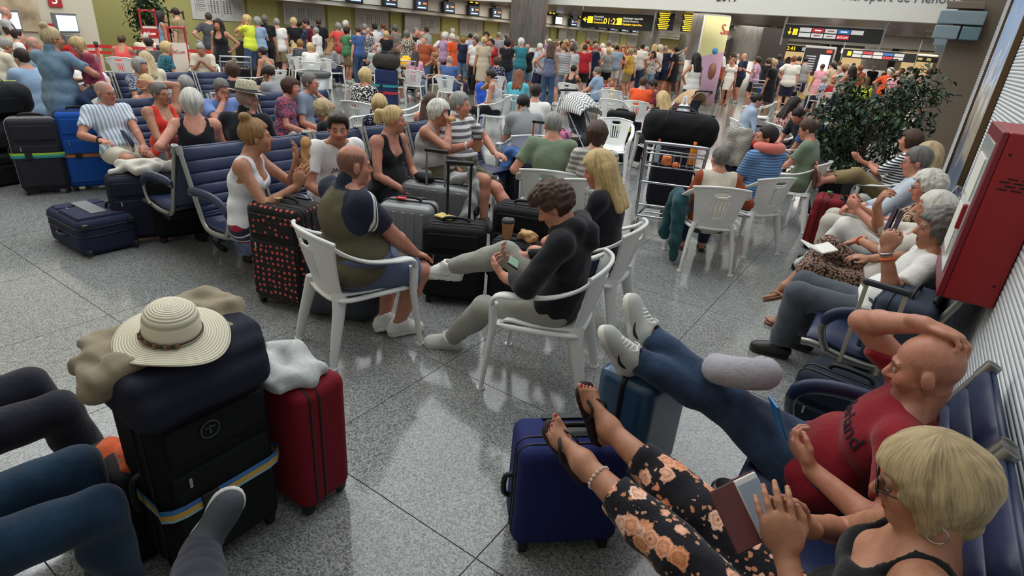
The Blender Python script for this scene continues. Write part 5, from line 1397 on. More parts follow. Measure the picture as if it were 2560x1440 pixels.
# ---- foreground, right bench
bald = PP(2315, 925, 90, 'person in dark red t-shirt and jeans slumped on the right bench, hand on head', g='m', fat=1.22, lean=27, slouch=8, side=-9, hy=-4, hp=14, zs=.47, res=.0052,
    skin='red', hair=('bald', 'dark'), beard=.5, top=('tee', F_((134, 24, 36)), 'crew'), bot=('trousers', DEN), shoe=('sneaker', plain('shoe_pale_grey', (178, 180, 176), .7, 0, 300, .2), WSO, plain('logo_black', (20, 20, 22), .5)),
    arms=(lambda T, D: (T(atY(2312, 812, 2.12)), D((-.9, .35, .25)), D((.95, -.28, -.02)), D((.2, -.25, -1)), (.75, .8, .85, .9)),
          lambda T, D: (T(at(2030, 1175, .72)), D((.3, -.7, -.5)), D((-.55, .25, .35)), D((.25, .75, .6)), .8)),
    legs=(lambda T, D: (T(at(1577, 893, .735)), D((-.1, .5, 1)), D((-.42, -.32, .85))), lambda T, D: (T(at(1600, 815, .80)), D((-.1, .1, 1)), D((-.38, .12, .95)))))
lady = PP(2322, 1215, 90, 'person in black top and floral trousers resting flip-flopped feet on a navy case', g='f', fat=1.2, lean=20, slouch=16, hy=2, hp=18, zs=.48, res=.005, side=3,
    skin='tan', hair=('bob', 'ash'), glasses='sun', top=('strap', BLKC, 'scoop'), bot=('crop', F_((22, 22, 30), 'floral', (226, 190, 172), 1.75, .8, (214, 146, 104))), shoe=('flip', plain('flip_sole', (44, 20, 26), .6), plain('flip_strap', (22, 22, 24), .6)),
    arms=(lambda T, D: (T(at(2010, 1310, .80)), D((.3, .8, -.6)), D((-.8, -.25, .45)), D((-.3, -.8, .2)), .7),
          lambda T, D: (T(at(1965, 1392, .86)), D((.5, -.9, -.6)), D((-.45, .12, .85)), D((-.35, .85, .1)), .38)),
    legs=(lambda T, D: (T(at(1512, 1062, .655)), D((-.1, .3, 1)), D((-.36, .0, .78))), lambda T, D: (T(at(1408, 1108, .625)), D((-.1, -.2, 1)), D((-.66, -.0, .62)))))
polo = PP(2345, 575, 90, 'person in white polo holding up a purple phone case on the right bench', g='m', fat=1.3, lean=30, slouch=16, zs=.47, hy=6, hp=4, skin='tan', hair=('fluff', 'salt'), top=('polo', WHT, 'collar'), bot=('wide', F_((78, 84, 92))), shoe=('shoe', plain('loafer', (40, 38, 36), .45), DSO),
    arms=(lambda T, D: (T(V(.02, 4.5, .70)), D((0, 1, -.3)), D((-1, -.3, 0)), D((0, 0, -1)), .4), lambda T, D: (T(at(2216, 628, .98)), D((0, -.5, -1)), D((-.12, .1, 1)), D((0, .9, .2)), 1.1)),
    legs=(lambda T, D: (V(.13, .34, .1), V(.1, 1, .8), V(.1, 1, 0)), lambda T, D: (V(-.1, .46, .09), V(-.1, 1, .8), V(-.15, 1, 0))))
leop = PP(2302, 545, 90, 'person in leopard print trousers and cream top holding an open paperback', xy=(polo['p'][0] - .02, polo['p'][1] + .56), g='f', lean=28, slouch=14, zs=.47, hy=-10, hp=0, skin='tan', hair=('bob', 'white'), top=('elbow', F_((206, 200, 190)), 'scoop'), bot=('crop', F_((52, 36, 30), 'leopard', (158, 126, 108), 1., .8, (70, 48, 40))), shoe=('flip', plain('flip_tan', (128, 84, 60), .6), plain('flip_rose', (196, 140, 110), .4)),
    arms=('chin', lambda T, D: (T(at(2148, 600, .72)), D((0, -.8, -.5)), D((-.8, .1, -.5)), D((0, 0, -1)), .7)), legs=('cross', 'sit'))
whl = PP(2318, 468, 90, 'person in white trousers, white trainers and animal print top, legs crossed', g='f', fat=1.15, lean=20, slouch=16, zs=.48, hy=4, hp=10, skin='pink', hair=('fluff', 'white'), glasses='y', top=('tee', F_((70, 52, 44), 'leopard', (188, 160, 130), .8, .8, (60, 44, 36)), 'v'), bot=('capri', WHT), shoe=('sneaker', WS, WSO), arms=('phone', 'phone'), legs=('sit', 'cross'))
glm = PP(2292, 405, 90, 'person in pale blue shirt and dark glasses with hands clasped by the wall', scale=1.06, g='m', fat=1.05, lean=16, slouch=14, zs=.48, hp=12, skin='pink', hair=('short', 'salt'), glasses='y', top=('shirt', F_((186, 194, 206)), 'collar'), bot=('trousers', F_((196, 190, 178))), shoe=('shoe', BS, DSO), arms=('clasp', 'clasp'))
tqw = PP(2318, 390, 90, 'person in turquoise cardigan with long straight hair by the ribbed wall', g='f', lean=14, slouch=14, hp=6, skin='fair', hair=('long', 'ash'), top=('long', F_((112, 190, 204)), 'crew'), bot=('trousers', F_((110, 150, 170), 'spots', (150, 182, 196), .8)), shoe=('sneaker', WS, WSO), arms=('lap', 'lap'), seat='white plastic armchair under the turquoise cardigan')
stw = PP(2275, 352, 88, 'person in navy striped top with sandalled feet up on a black case', g='f', lean=20, slouch=16, hy=-6, skin='pink', hair=('bob', 'brown'), top=('elbow', F_((224, 224, 224), 'hstripe', (30, 34, 52), 1.3), 'scoop'), bot=('crop', KHA), shoe=('sandal', plain('sandal_sole', (90, 62, 44), .7), BRS), arms=('phone', 'fold'),
    legs=(lambda T, D: (T(at(2050, 440, .66)), V(0, .2, 1), D((-.25, .1, 1))), lambda T, D: (T(at(2052, 452, .64)), V(0, .2, 1), D((-.2, -.12, 1)))), seat='white plastic armchair under the navy striped top by the fig')
# ---- centre group on white chairs
boy = PP(1388, 497, 108, 'person in black hoodie and grey trousers with crossed leg, using a phone', seat='white plastic armchair holding the person in the black hoodie', xy=(-1.43, 2.70), g='m', lean=18, slouch=30, hy=2, hp=36, zs=.5, res=.0055, skin='pink', hair=('curly', 'brown'), top=('hood', F_((26, 26, 30)), 'hoodneck'), bot=('trousers', CARG), shoe=('sneaker', WS, WSO, plain('logo_pale', (190, 190, 186), .5)),
    arms=(lambda T, D: (T(at(1305, 640, .70)), D((.2, .8, -.6)), D((-.75, -.45, .1)), D((-.3, -.5, .7)), .8), lambda T, D: (T(at(1258, 690, .68)), D((.3, -.8, -.5)), D((-.75, .25, .35)), D((.2, .5, .7)), .8)),
    legs=(lambda T, D: (T(at(1128, 668, .52)), V(.3, .4, 1), D((-.85, -.35, -.05))), lambda T, D: (T(at(1128, 846, .085)), V(-.1, 1, .8), D((-.8, -.5, 0)))))
def raglan():
    m, nt, b = nodes('raglan_polo'); L = nt.links.new; sp = N(nt, 'ShaderNodeSeparateXYZ'); L(coord(nt), sp.inputs[0])
    ab = N(nt, 'ShaderNodeMath', operation='ABSOLUTE'); L(sp.outputs[0], ab.inputs[0])
    f = N(nt, 'ShaderNodeMath', operation='MULTIPLY_ADD'); L(sp.outputs[2], f.inputs[0]); f.inputs[1].default_value = .42; L(ab.outputs[0], f.inputs[2])
    g = N(nt, 'ShaderNodeMath', operation='GREATER_THAN'); L(f.outputs[0], g.inputs[0]); g.inputs[1].default_value = .532
    lo_ = N(nt, 'ShaderNodeMath', operation='GREATER_THAN'); L(sp.outputs[2], lo_.inputs[0]); lo_.inputs[1].default_value = .8
    g2 = N(nt, 'ShaderNodeMath', operation='MULTIPLY'); L(g.outputs[0], g2.inputs[0]); L(lo_.outputs[0], g2.inputs[1]); g = g2
    nk = N(nt, 'ShaderNodeMath', operation='GREATER_THAN'); L(sp.outputs[2], nk.inputs[0]); nk.inputs[1].default_value = 1.055
    mxm = N(nt, 'ShaderNodeMath', operation='MAXIMUM'); L(g.outputs[0], mxm.inputs[0]); L(nk.outputs[0], mxm.inputs[1])
    st = N(nt, 'ShaderNodeMath', operation='ADD'); L(sp.outputs[1], st.inputs[0]); st.inputs[1].default_value = -.03
    bd = ramp(nt, st.outputs[0], [(0, c3((30, 34, 54))), (.004, c3((220, 220, 216))), (.02, c3((90, 84, 60))), (.03, c3((220, 220, 216))), (.036, c3((30, 34, 54)))], 'CONSTANT')
    fine = N(nt, 'ShaderNodeTexNoise', Scale=9., Detail=4.); L(coord(nt), fine.inputs[0]); bump(nt, b, fine.outputs[0], .5, .02)
    mx = N(nt, 'ShaderNodeMix', data_type='RGBA'); L(mxm.outputs[0], mx.inputs[0]); mx.inputs[6].default_value = (*c3((86, 80, 58)), 1); L(bd, mx.inputs[7]); L(mx.outputs[2], b.inputs['Base Color']); b.inputs['Roughness'].default_value = .9
    return m
olive = PP(884, 405, -12, 'person in olive and navy polo on a white chair, back to us', seat='white plastic armchair holding the person in the olive polo', xy=(-2.64, 2.19), g='m', scale=.99, fat=1.72, lean=4, slouch=10, hy=-8, hp=6, zs=.55, res=.0065, skin='red', hair=('ring', 'dark'), top=('polo', raglan(), 'collar'), bot=('shorts', F_((88, 98, 122)), .9), shoe=('sneaker', WS, WSO),
    arms=('knee', 'knee'), legs=(lambda T, D: (V(.1, .30, .09), V(.25, 1, .6), V(.2, 1, 0)), lambda T, D: (V(-.02, .26, .09), V(-.3, 1, .6), V(.3, 1, 0))))
bll = PP(1497, 425, 98, 'person in black top with long blond hair beside the black hoodie', seat='white plastic armchair under the long-haired person in black', g='f', lean=8, slouch=18, hy=12, hp=18, skin='pink', hair=('long', 'blond'), top=('tee', F_((26, 26, 34)), 'crew'), bot=('shorts', F_((40, 50, 70)), .6), shoe=('sneaker', WS, WSO), arms=('clasp', 'clasp'), legs=('sit', 'sit'))
green = PP(1382, 315, 28, 'person in sage green t-shirt with white hair, back to us', seat='white plastic armchair under the person in the sage t-shirt', g='m', fat=1.3, lean=2, slouch=16, zs=.55, hy=12, hp=14, skin='pink', hair=('short', 'grey'), top=('tee', SAGE, 'crew'), bot=('shorts', F_((92, 96, 100))), shoe=('sneaker', GS, WSO), arms=('eat', 'rest'))
brn = PP(1492, 338, 32, 'person in grey striped top with brown bob, back to us', seat='white plastic armchair under the person with the brown bob', g='f', fat=1.1, lean=6, slouch=16, hp=8, skin='fair', hair=('bob', 'brown'), top=('tee', F_((192, 188, 182), 'hstripe', (128, 122, 118), .8), 'crew'), bot=('trousers', DEND), shoe=('sneaker', WS, WSO), arms=('lap', 'lap'))
def gilet():
    m, nt, b = nodes('gilet_and_jumper'); L = nt.links.new; sp = N(nt, 'ShaderNodeSeparateXYZ'); L(coord(nt), sp.inputs[0])
    ab = N(nt, 'ShaderNodeMath', operation='ABSOLUTE'); L(sp.outputs[0], ab.inputs[0])
    g = N(nt, 'ShaderNodeMath', operation='GREATER_THAN'); L(ab.outputs[0], g.inputs[0]); g.inputs[1].default_value = .165
    y = N(nt, 'ShaderNodeMath', operation='GREATER_THAN'); L(sp.outputs[1], y.inputs[0]); y.inputs[1].default_value = .12
    mm = N(nt, 'ShaderNodeMath', operation='MAXIMUM'); L(g.outputs[0], mm.inputs[0]); L(y.outputs[0], mm.inputs[1])
    n = N(nt, 'ShaderNodeTexNoise', Scale=120., Detail=3.); L(coord(nt), n.inputs[0]); bump(nt, b, n.outputs[0], .5, .01)
    mx = N(nt, 'ShaderNodeMix', data_type='RGBA'); L(mm.outputs[0], mx.inputs[0]); mx.inputs[6].default_value = (*c3((206, 196, 178)), 1); mx.inputs[7].default_value = (*c3((150, 72, 42)), 1); L(mx.outputs[2], b.inputs['Base Color']); b.inputs['Roughness'].default_value = .95
    return m
gvl = PP(1800, 397, 30, 'person in cream gilet and rust sleeves, back to us, by the steel trolley', seat='white plastic armchair with a teal jumper over its arm', g='f', scale=.93, zs=.47, fat=1.1, lean=10, slouch=18, hy=12, skin='pink', hair=('short', 'salt'), top=('jacket', gilet(), 'crew'), bot=('trousers', DEND), shoe=('sandal', BS, BS), arms=('rest', 'lap'))
bpm = PP(1915, 345, 58, 'person in blue striped polo wearing a coral neck pillow', seat='white plastic armchair under the person with the neck pillow', g='m', fat=1.35, lean=8, slouch=14, hy=52, skin='red', hair=('short', 'dark'), top=('tee', F_((112, 152, 190), 'hstripe', (70, 96, 140), 1.5), 'collar'), bot=('shorts', F_((60, 62, 68))), shoe=('sneaker', NS, WSO), arms=('lap', 'lap'))
sgw = PP(2018, 325, 84, 'person in sage green top and glasses with a bun, looking down', seat='white plastic armchair under the person in the sage top', g='f', lean=10, slouch=18, hy=8, hp=22, skin='pink', hair=('bun', 'brown'), glasses='y', top=('tee', SAGE, 'crew'), bot=('shorts', F_((110, 116, 98))), shoe=('sneaker', WS, WSO), arms=('phone', 'phone'))
blm = PP(2045, 292, 40, 'person in blue polo shirt sitting behind the sage top and bun', seat='white plastic armchair under the person in blue behind the sage top', g='m', lean=8, slouch=18, hp=16, skin='olive', hair=('short', 'dark'), top=('polo', F_((66, 92, 150)), 'collar'), bot=('trousers', DEND), shoe=('sneaker', BS, DSO), arms=('lap', 'lap'))
blk = PP(1995, 290, 150, 'person in black t-shirt bowing the head over the knees', g='m', lean=-6, slouch=26, hp=40, skin='pink', hair=('short', 'dark'), top=('tee', F_((26, 28, 36)), 'crew'), bot=('shorts', F_((40, 44, 56))), shoe=('sneaker', BS, DSO), arms=('knee', 'knee'), seat='white plastic armchair under the person bowing the head')
wvm = PP(2150, 262, 70, 'person in blue t-shirt with both hands at the mouth beside the fig', g='m', lean=-4, slouch=24, hy=20, hp=14, skin='olive', hair=('short', 'dark'), top=('tee', F_((78, 108, 148)), 'crew'), bot=('shorts', F_((60, 84, 116))), shoe=('sneaker', BS, DSO), arms=('chin', 'chin'), seat='white plastic armchair under the person with hands at the mouth')
dbn = PP(1893, 252, -60, 'person in pale denim shirt with dark bun near the open aisle', g='f', lean=4, slouch=14, hp=10, skin='fair', hair=('bun', 'dark'), top=('long', F_((160, 176, 196)), 'collar'), bot=('trousers', DEND), arms=('lap', 'lap'), seat='white plastic armchair under the person with the dark bun')
lbn = PP(1985, 262, -40, 'person in red patterned top with long dark hair, head turned', g='f', lean=4, slouch=18, hp=8, hy=-30, skin='fair', hair=('long', 'dark'), top=('tee', F_((120, 60, 60), 'spots', (210, 170, 160), 1.), 'scoop'), bot=('trousers', BLKC), arms=('lap', 'lap'), seat='white plastic armchair under the person in the red pattern')
# ---- first bench row, sitters facing the right wall
tank = PP(640, 342, -52, 'person in white vest and striped trousers with a top bun, gesturing', g='f', lean=2, slouch=16, hy=28, hp=-2, skin='tan', hair=('topbun', 'honey'), top=('tank', F_((222, 222, 224)), 'v'), bot=('wide', F_((140, 24, 46), 'multistripe', (150, 28, 48), 1., .8, (60, 66, 110))), shoe=('sneaker', WS, WSO), arms=(lambda T, D: (V(.1, .40, .86), V(.4, .1, -1), V(.1, .4, .9), V(-1, .2, 0), .5), lambda T, D: (V(-.02, .36, .98), V(-.6, .1, -.9), V(.1, .2, .95), V(.2, -.6, .3), .4)), legs=('sit', 'cross'))
wtee = PP(846, 322, -104, 'person in white t-shirt printed JACK looking at the camera', g='m', fat=1.2, lean=-8, slouch=20, zs=.55, hy=-24, hp=4, skin='red', hair=('quiff', 'dark'), beard=.3, top=('tee', WHT, 'crew'), bot=('shorts', F_((150, 152, 156))), shoe=('sneaker', GS, WSO), arms=('knee', 'clasp'))
pony = PP(985, 300, -88, 'person in black vest with blond ponytail on the first bench', g='f', fat=1.25, lean=6, slouch=14, hy=42, hp=2, skin='red', hair=('pony', 'blond'), top=('tank', BLKC, 'v'), bot=('trousers', BLKC), shoe=('sneaker', BS, DSO), arms=('lap', 'lap'))
whe = PP(1098, 283, -72, 'person in grey vest and glasses eating a sandwich', g='f', fat=1.4, lean=4, slouch=18, hy=6, hp=10, skin='red', hair=('fluff', 'white'), glasses='y', top=('tank', F_((176, 172, 168), 'heather', (150, 148, 146)), 'v'), bot=('crop', OLIV), shoe=('sandal', BS, BRS), arms=('eat', 'lap'))
wpc = PP(1150, 262, -90, 'person in white striped polo and camouflage shorts holding a coffee', scale=1.05, g='m', fat=1.45, lean=12, slouch=12, zs=.52, hy=30, skin='pink', hair=('short', 'grey'), beard=.1, top=('polo', F_((222, 220, 216), 'hstripe', (104, 100, 104), .62), 'collar'), bot=('shorts', F_((84, 84, 66), 'camo', (104, 100, 78), 1., .85, (62, 64, 50))), shoe=('sneaker', plain('shoe_brown', (70, 60, 50), .7), DSO), arms=(lambda T, D: (V(.26, .34, .84), V(.6, -.4, -.8), V(-.3, .9, .2), V(-.8, 0, .3), .9), lambda T, D: (V(-.33, .22, .68), V(-.8, -.5, 0), V(0, 1, -.1), V(0, 0, -1), .4)), legs=('sit', 'out'))
# back to back with them
bbk = PP(480, 258, 62, 'person in black v-back top with pale bob, back to us', g='f', fat=1.25, lean=6, slouch=12, skin='pink', hair=('bob', 'white'), top=('tank', BLKC, 'vback'), bot=('trousers', F_((90, 110, 130))), shoe=('sneaker', BS, DSO), arms=('lap', 'down'))
htm = PP(618, 250, 40, 'person in straw trilby and black polo, back to us', g='m', fat=1.3, lean=8, slouch=12, hy=-46, skin='red', hair=('ring', 'grey'), glasses='y', top=('polo', F_((30, 32, 36)), 'collar'), bot=('trousers', LDEN), shoe=('sneaker', BS, DSO), arms=('lap', 'lap'))
bl2 = PP(808, 278, 100, 'person in black top with tousled blond hair bending forward', scale=0.93, g='f', lean=-4, slouch=24, hp=25, skin='red', hair=('fluff', 'ash'), top=('tee', BLKC, 'crew'), bot=('trousers', BLKC), arms=('clasp', 'clasp'))
plk = PP(948, 262, 60, 'person in navy polka dot top with short blond hair, back to us', scale=0.93, g='f', fat=1.1, lean=6, slouch=14, skin='pink', hair=('bob', 'blond'), top=('tee', F_((26, 30, 50), 'dots', (220, 220, 225), 2.2), 'crew'), bot=('trousers', NAVYC), arms=('lap', 'lap'))
stp = PP(1075, 258, 26, 'person in striped vest with long brown hair and bare shoulder', scale=0.92, g='f', lean=4, slouch=16, skin='pink', hair=('long', 'brown'), top=('tank', F_((30, 34, 50), 'hstripe', (220, 220, 220), 2.), 'crew'), bot=('trousers', DEND), arms=('lap', 'lap'))
# ---- second bench row
sms = PP(262, 232, -90, 'person in white check shirt and cream shorts on the second bench', scale=.97, g='m', fat=1.15, lean=26, slouch=12, zs=.49, hy=26, hp=2, skin='red', hair=('buzz', 'grey'), glasses='y', beard=.15, top=('tee', F_((216, 220, 224), 'vstripe', (150, 170, 192), 1.1), 'collar'), bot=('shorts', F_((206, 198, 180))), shoe=('sneaker', plain('shoe_plum', (80, 40, 50), .7), WSO), arms=('rest', 'lap'))
rdw = PP(402, 235, -86, 'person in sleeveless red top with one hand behind the head', scale=0.95, g='f', fat=1.3, lean=16, slouch=12, hy=16, skin='tan', hair=('short', 'salt'), glasses='y', top=('tank', F_((216, 56, 44)), 'v'), bot=('trousers', F_((90, 96, 110))), arms=('lap', lambda T, D: (V(-.05, -.3, 1.24), V(-.6, .1, 1), V(.8, -.2, 0), V(0, 1, 0), .5)))
bpo = PP(555, 225, -92, 'person in bright blue polo with a hand over the mouth', scale=0.97, g='m', fat=1.25, lean=8, slouch=18, hy=-4, hp=16, skin='red', hair=('short', 'salt'), glasses='y', top=('polo', BLUP, 'collar'), bot=('trousers', F_((50, 56, 76))), arms=('chin', 'lap'))
flw = PP(728, 218, -62, 'person in pink floral top and white trousers, hands clasped', scale=0.97, g='f', fat=1.2, lean=2, slouch=16, hy=6, skin='pink', hair=('bob', 'brown'), top=('tee', F_((190, 84, 96), 'spots', (80, 70, 100), 1.2), 'crew'), bot=('capri', WHT), shoe=('sandal', BRS, BRS), arms=('clasp', 'clasp'))
gma = PP(776, 208, -64, 'person in blue-grey shirt and glasses resting chin on hand', g='m', lean=2, slouch=16, hy=6, skin='pink', hair=('short', 'salt'), glasses='y', top=('polo', F_((132, 144, 162)), 'collar'), bot=('trousers', NAVYC), arms=('lap', 'chin'))
bb2 = PP(368, 212, 78, 'person with blond bob, back to us, beside the raised bare arm', scale=0.91, g='f', lean=8, slouch=12, hy=-6, skin='pink', hair=('bob', 'blond'), top=('tank', F_((200, 130, 110)), 'crew'), bot=('trousers', WHT), arms=('lap', 'lap'))
wb2 = PP(465, 215, 70, 'person in pale t-shirt with wavy grey hair, back to us', scale=0.91, g='f', lean=8, slouch=12, skin='pink', hair=('fluff', 'grey'), top=('tee', F_((206, 206, 206)), 'crew'), bot=('trousers', WHT), arms=('lap', 'lap'))
gfl = PP(352, 166, -80, 'person in dark floral blouse on the third bench', scale=0.95, g='f', fat=1.1, lean=8, slouch=14, hy=20, skin='tan', hair=('bob', 'grey'), top=('tee', F_((40, 46, 66), 'spots', (150, 156, 166), 1.3), 'crew'), bot=('trousers', WHT), arms=('clasp', 'clasp'))
# standing woman in denim with the child on her arm
den = PP(118, 92, 42, 'person in denim shirt dress standing and carrying a small person', xy=(-7.75, 2.62), g='f', fat=1.2, sit=False, scale=.97, hy=-40, skin='tan', hair=('topbun', 'ash'), top=('dress', F_((92, 120, 142), 'denim', (128, 154, 172)), 'collar'), bot=None, shoe=('sneaker', WS, WSO), arms=(lambda T, D: (V(.30, .22, 1.18), V(1, -.4, -.4), V(-.3, .7, .6), V(-.8, 0, .3), .6), lambda T, D: (V(.06, .3, 1.12), V(-.8, .1, -.6), V(.8, .5, .2), V(.2, .3, 1), .5)), legs=('stand', 'stand'), res=.011)
q_ = den['tow'](V(.30, .20, 0)); chd = PP(0, 0, 175, 'small person in plum top carried by the person in denim', xy=(q_[0], q_[1]), g='f', lean=-6, slouch=8, hp=24, zs=1.55, scale=.68, skin='fair', hair=('bob', 'blond'), top=('long', F_((150, 60, 84)), 'crew'), bot=('trousers', DEND), arms=('chin', 'phone'), legs=(lambda T, D: (V(.2, .12, 1.05), V(.5, 1, 0), V(0, 1, -.5)), lambda T, D: (V(-.2, .12, 1.05), V(-.5, 1, 0), V(0, 1, -.5))), res=.012)
# bottom-left sitters cut by the frame
kA = PP(0, 0, 2, 'person in dark navy trousers and black lace-up shoes at the left edge', xy=(-2.50, .1), g='m', lean=18, slouch=14, skin='pink', hair=('short', 'grey'), top=('long', F_((60, 80, 84)), 'crew'), bot=('trousers', F_((26, 27, 38))), shoe=('sneaker', plain('canvas_black', (24, 25, 30), .8), plain('gum_sole', (90, 80, 66), .7)), arms=('down', 'down'), legs=(lambda T, D: (T(at(262, 1190, .1)), V(.2, 1, 1), D((.75, .6, 0))), lambda T, D: (T(at(205, 1120, .1)), V(-.1, 1, 1), D((.7, .7, 0)))), res=.009)
kB = PP(0, 0, -8, 'person in dark blue jeans holding a beige bag at the left edge', xy=(-1.92, .0), g='f', lean=18, slouch=14, skin='pink', hair=('bob', 'brown'), top=('long', F_((150, 130, 100)), 'crew'), bot=('trousers', F_((18, 40, 60), 'denim', (30, 58, 82))), shoe=('sneaker', BS, DSO), arms=('down', 'down'), legs=('sit', 'sit'), res=.008)
kC = PP(0, 0, -6, 'person in navy trousers crossing a leg with grey deck shoe', xy=(-1.0, -.05), g='m', lean=16, slouch=14, skin='pink', hair=('short', 'grey'), top=('tee', F_((70, 76, 90)), 'crew'), bot=('trousers', F_((30, 31, 46))), shoe=('shoe', plain('deck_shoe', (66, 70, 76), .8, 0, 200, .2), WSO), arms=('down', 'down'), legs=('sit', lambda T, D: (T(at(498, 1385, .48)), V(.3, .5, .35), D(at(580, 1275, .60) - at(505, 1385, .49)))), res=.007)
# ------------------------------------------------------------------ benches
bench('navy beam bench along the ribbed wall under the red t-shirt and the floral trousers', .15, 1.3, R90, 4, (4,), legs=(.4, 3.6))
bench('navy beam bench along the ribbed wall under the white polo and leopard trousers', .15, 4.95, R90, 5, (0, 2, 5))
bench('navy bench nearest the camera on the left, with the white JACK t-shirt', -4.14, 3.95, -R90, 6, (6, 3), legs=(.6, 3, 5.4))
bench('navy bench back to back behind the white vest and top bun', -4.86, 3.95, R90, 6, (0, 3), legs=(.6, 3, 5.4))
bench('navy bench with the check shirt and the sleeveless red top', -6.86, 4.25, -R90, 5, (5, 3))
bench('navy bench back to back behind the sleeveless red top', -7.58, 4.65, R90, 4, (0, 2))
bench('navy bench of the third row holding the dark floral blouse', -9.5, 4.6, -R90, 4, (4,))
bench('navy bench of the third row turned to the check-in side', -10.22, 4.6, R90, 4, ())
bench('navy bench at the far left edge behind the denim dress', -10.4, 1.9, -R90, 3, (3,))
# ------------------------------------------------------------------ red hose cabinet on the right wall
t = thing('fire_hose_cabinet', 'red metal fire hose cabinet with a glass front on the ribbed wall', 'cabinet', (WX - .005, 3.62, 1.32), 0)
RC = plain('cabinet_red', (150, 22, 28), .4, .1, 200, .05); RCD = plain('cabinet_red_edge', (120, 16, 34), .35)
m = MB(); m.box((-.1, 0, 0), (.2, .66, .78), .008, 2); m.obj('body', RC, t)
m = MB(); m.box((-.212, 0, 0), (.024, .66, .78), .006, 2); dr = m.obj('door', RCD, t)
m = MB(); m.box((-.226, 0, .02), (.006, .5, .62), .002, 1); m.obj('glass_pane', plain('cabinet_glass', (196, 206, 206), .12), dr)
m = MB(); m.box((-.232, .05, -.12), (.004, .3, .22)); m.box((-.232, .0, .15), (.004, .34, .2)); m.obj('notice_sheet', plain('paper', (220, 218, 210), .8), dr)
m = MB(); m.box((-.232, -.2, -.02), (.03, .03, .12), .006); m.obj('door_handle', RC, dr)
m = MB()
for r_ in range(4):
    for q in range(3 if r_ % 2 else 2): m.box((-.1 + (q - 1) * .05 + (.025 if r_ % 2 == 0 else 0), -.331, .2 - r_ * .016), (.036, .003, .006))
m.obj('vent_slots', plain('slot_black', (20, 8, 8), .8), t)
m = MB()
for x_, z_ in ((-.17, .3), (-.03, -.28)): m.lathe([(0, 0), (.006, 0), (.006, .003), (0, .004)], 10, (x_, 0, 0)) if False else m.box((x_, -.331, z_), (.01, .003, .01))
m.obj('rivet', plain('slot_black', (20, 8, 8), .8), t)
# ------------------------------------------------------------------ luggage, left foreground
BL = (20, 21, 24)
big = suitcase('big black suitcase with blue and yellow strap under the sun hat', (-1.85, .80), -R90, .42, .3, .74, (17, 19, 20), strap=[(.36, .055, ((64, 120, 180), (64, 120, 180), (214, 168, 70), (214, 168, 70), (150, 190, 200)))])
m = MB(); m.sweep([(.0 + .032 * math.cos(a), .0, .032 * math.sin(a)) for a in np.linspace(0, 6.28, 24, endpoint=False)], .003, 5, closed=True); m.box((0, 0, .0), (.006, .004, .034)); m.box((-.008, 0, .008), (.02, .004, .005)); m.box((.008, 0, .008), (.02, .004, .005))
lg = m.obj('round_emblem', plain('emblem_grey', (70, 74, 80), .5), big); lg.location = (.03, .166, .63)
suitcase('dark red suitcase with a grey sweatshirt on top', (-1.80, 1.175), R90 * 2.03, .38, .25, .63, (118, 18, 30), plainf=True)
bagm = softmat((30, 33, 46))
heap('dark navy travel bag lying on the big black suitcase', 'bag', 'travel_bag', (-1.83, .78, .74), [('b', (0, 0, .09), (.17, .235, .09), .04), ('b', (.06, .0, .05), (.13, .22, .06), .04), ('b', (.0, .16, .12), (.13, .09, .09), .045)], bagm, .004, 16, .009)
KH = F_((142, 130, 108))
heap('khaki cotton jacket draped under the straw sun hat', 'jacket', 'jacket', (-1.84, .76, .92), [('b', (-.04, -.01, .01), (.14, .2, .02), .018), ('b', (-.02, -.2, -.03), (.1, .06, .03), .022), ('c', (.05, -.16, .0), (.02, -.25, -.07), .03, .04), ('b', (-.1, .2, .03), (.08, .09, .03), .022), ('c', (-.02, .22, .03), (.09, .25, -.1), .035, .03), ('c', (-.14, .12, .04), (-.16, .22, .05), .03, .025)], KH, .007, 46, .008)
heap('light grey sweatshirt crumpled on the dark red suitcase', 'jumper', 'sweatshirt', (-1.80, 1.14, .63), [('b', (0, 0, .022), (.15, .12, .024), .02), ('c', (-.12, -.06, .04), (.1, -.05, .05), .045, .035), ('c', (.02, .06, .04), (.14, .03, .03), .05, .04), ('c', (-.13, .05, .03), (-.02, .08, .06), .04, .04)], F_((176, 178, 176), 'heather', (196, 198, 196)), .008, 34, .009)
hat = thing('sun_hat', 'cream straw sun hat with beaded band on the left luggage', 'hat', (-1.79, .755, .975), .4); hat.rotation_euler = (.1, .16, .4); hat.scale = (.86,) * 3
STRAW = plain('straw', (222, 214, 188), .75); nt = STRAW.node_tree; b_ = nt.nodes['Principled BSDF']
w_ = N(nt, 'ShaderNodeTexWave', Scale=34., Distortion=.3); w_.wave_type = 'RINGS'; w_.rings_direction = 'Z'; nt.links.new(coord(nt), w_.inputs[0]); bump(nt, b_, w_.outputs[0], .5, .004)
nt.links.new(ramp(nt, w_.outputs[0], [(.1, c3((186, 178, 150))), (.6, c3((228, 221, 198)))]), b_.inputs['Base Color'])
th = np.linspace(2.4, 2.4 + 2 * math.pi, 57); rs = np.linspace(.098, .2, 9)
G = np.array([[(r_ * math.cos(a), r_ * math.sin(a) * .97, -.25 * (r_ - .098) ** 1.25 * 1.4 - .012 * ((r_ - .098) / .1) * math.sin(2 * a + 1) - .01 * ((r_ - .098) / .1) * math.cos(3 * a)) for a in th] for r_ in rs])
m = MB(); m.shell(G[:, ::-1], .004); m.obj('brim', STRAW, hat)
m = MB(); m.lathe([(.1, -.004), (.1, .02), (.096, .07), (.088, .1), (.07, .118), (.04, .128), (0, .131)], 48); m.obj('crown', STRAW, hat)
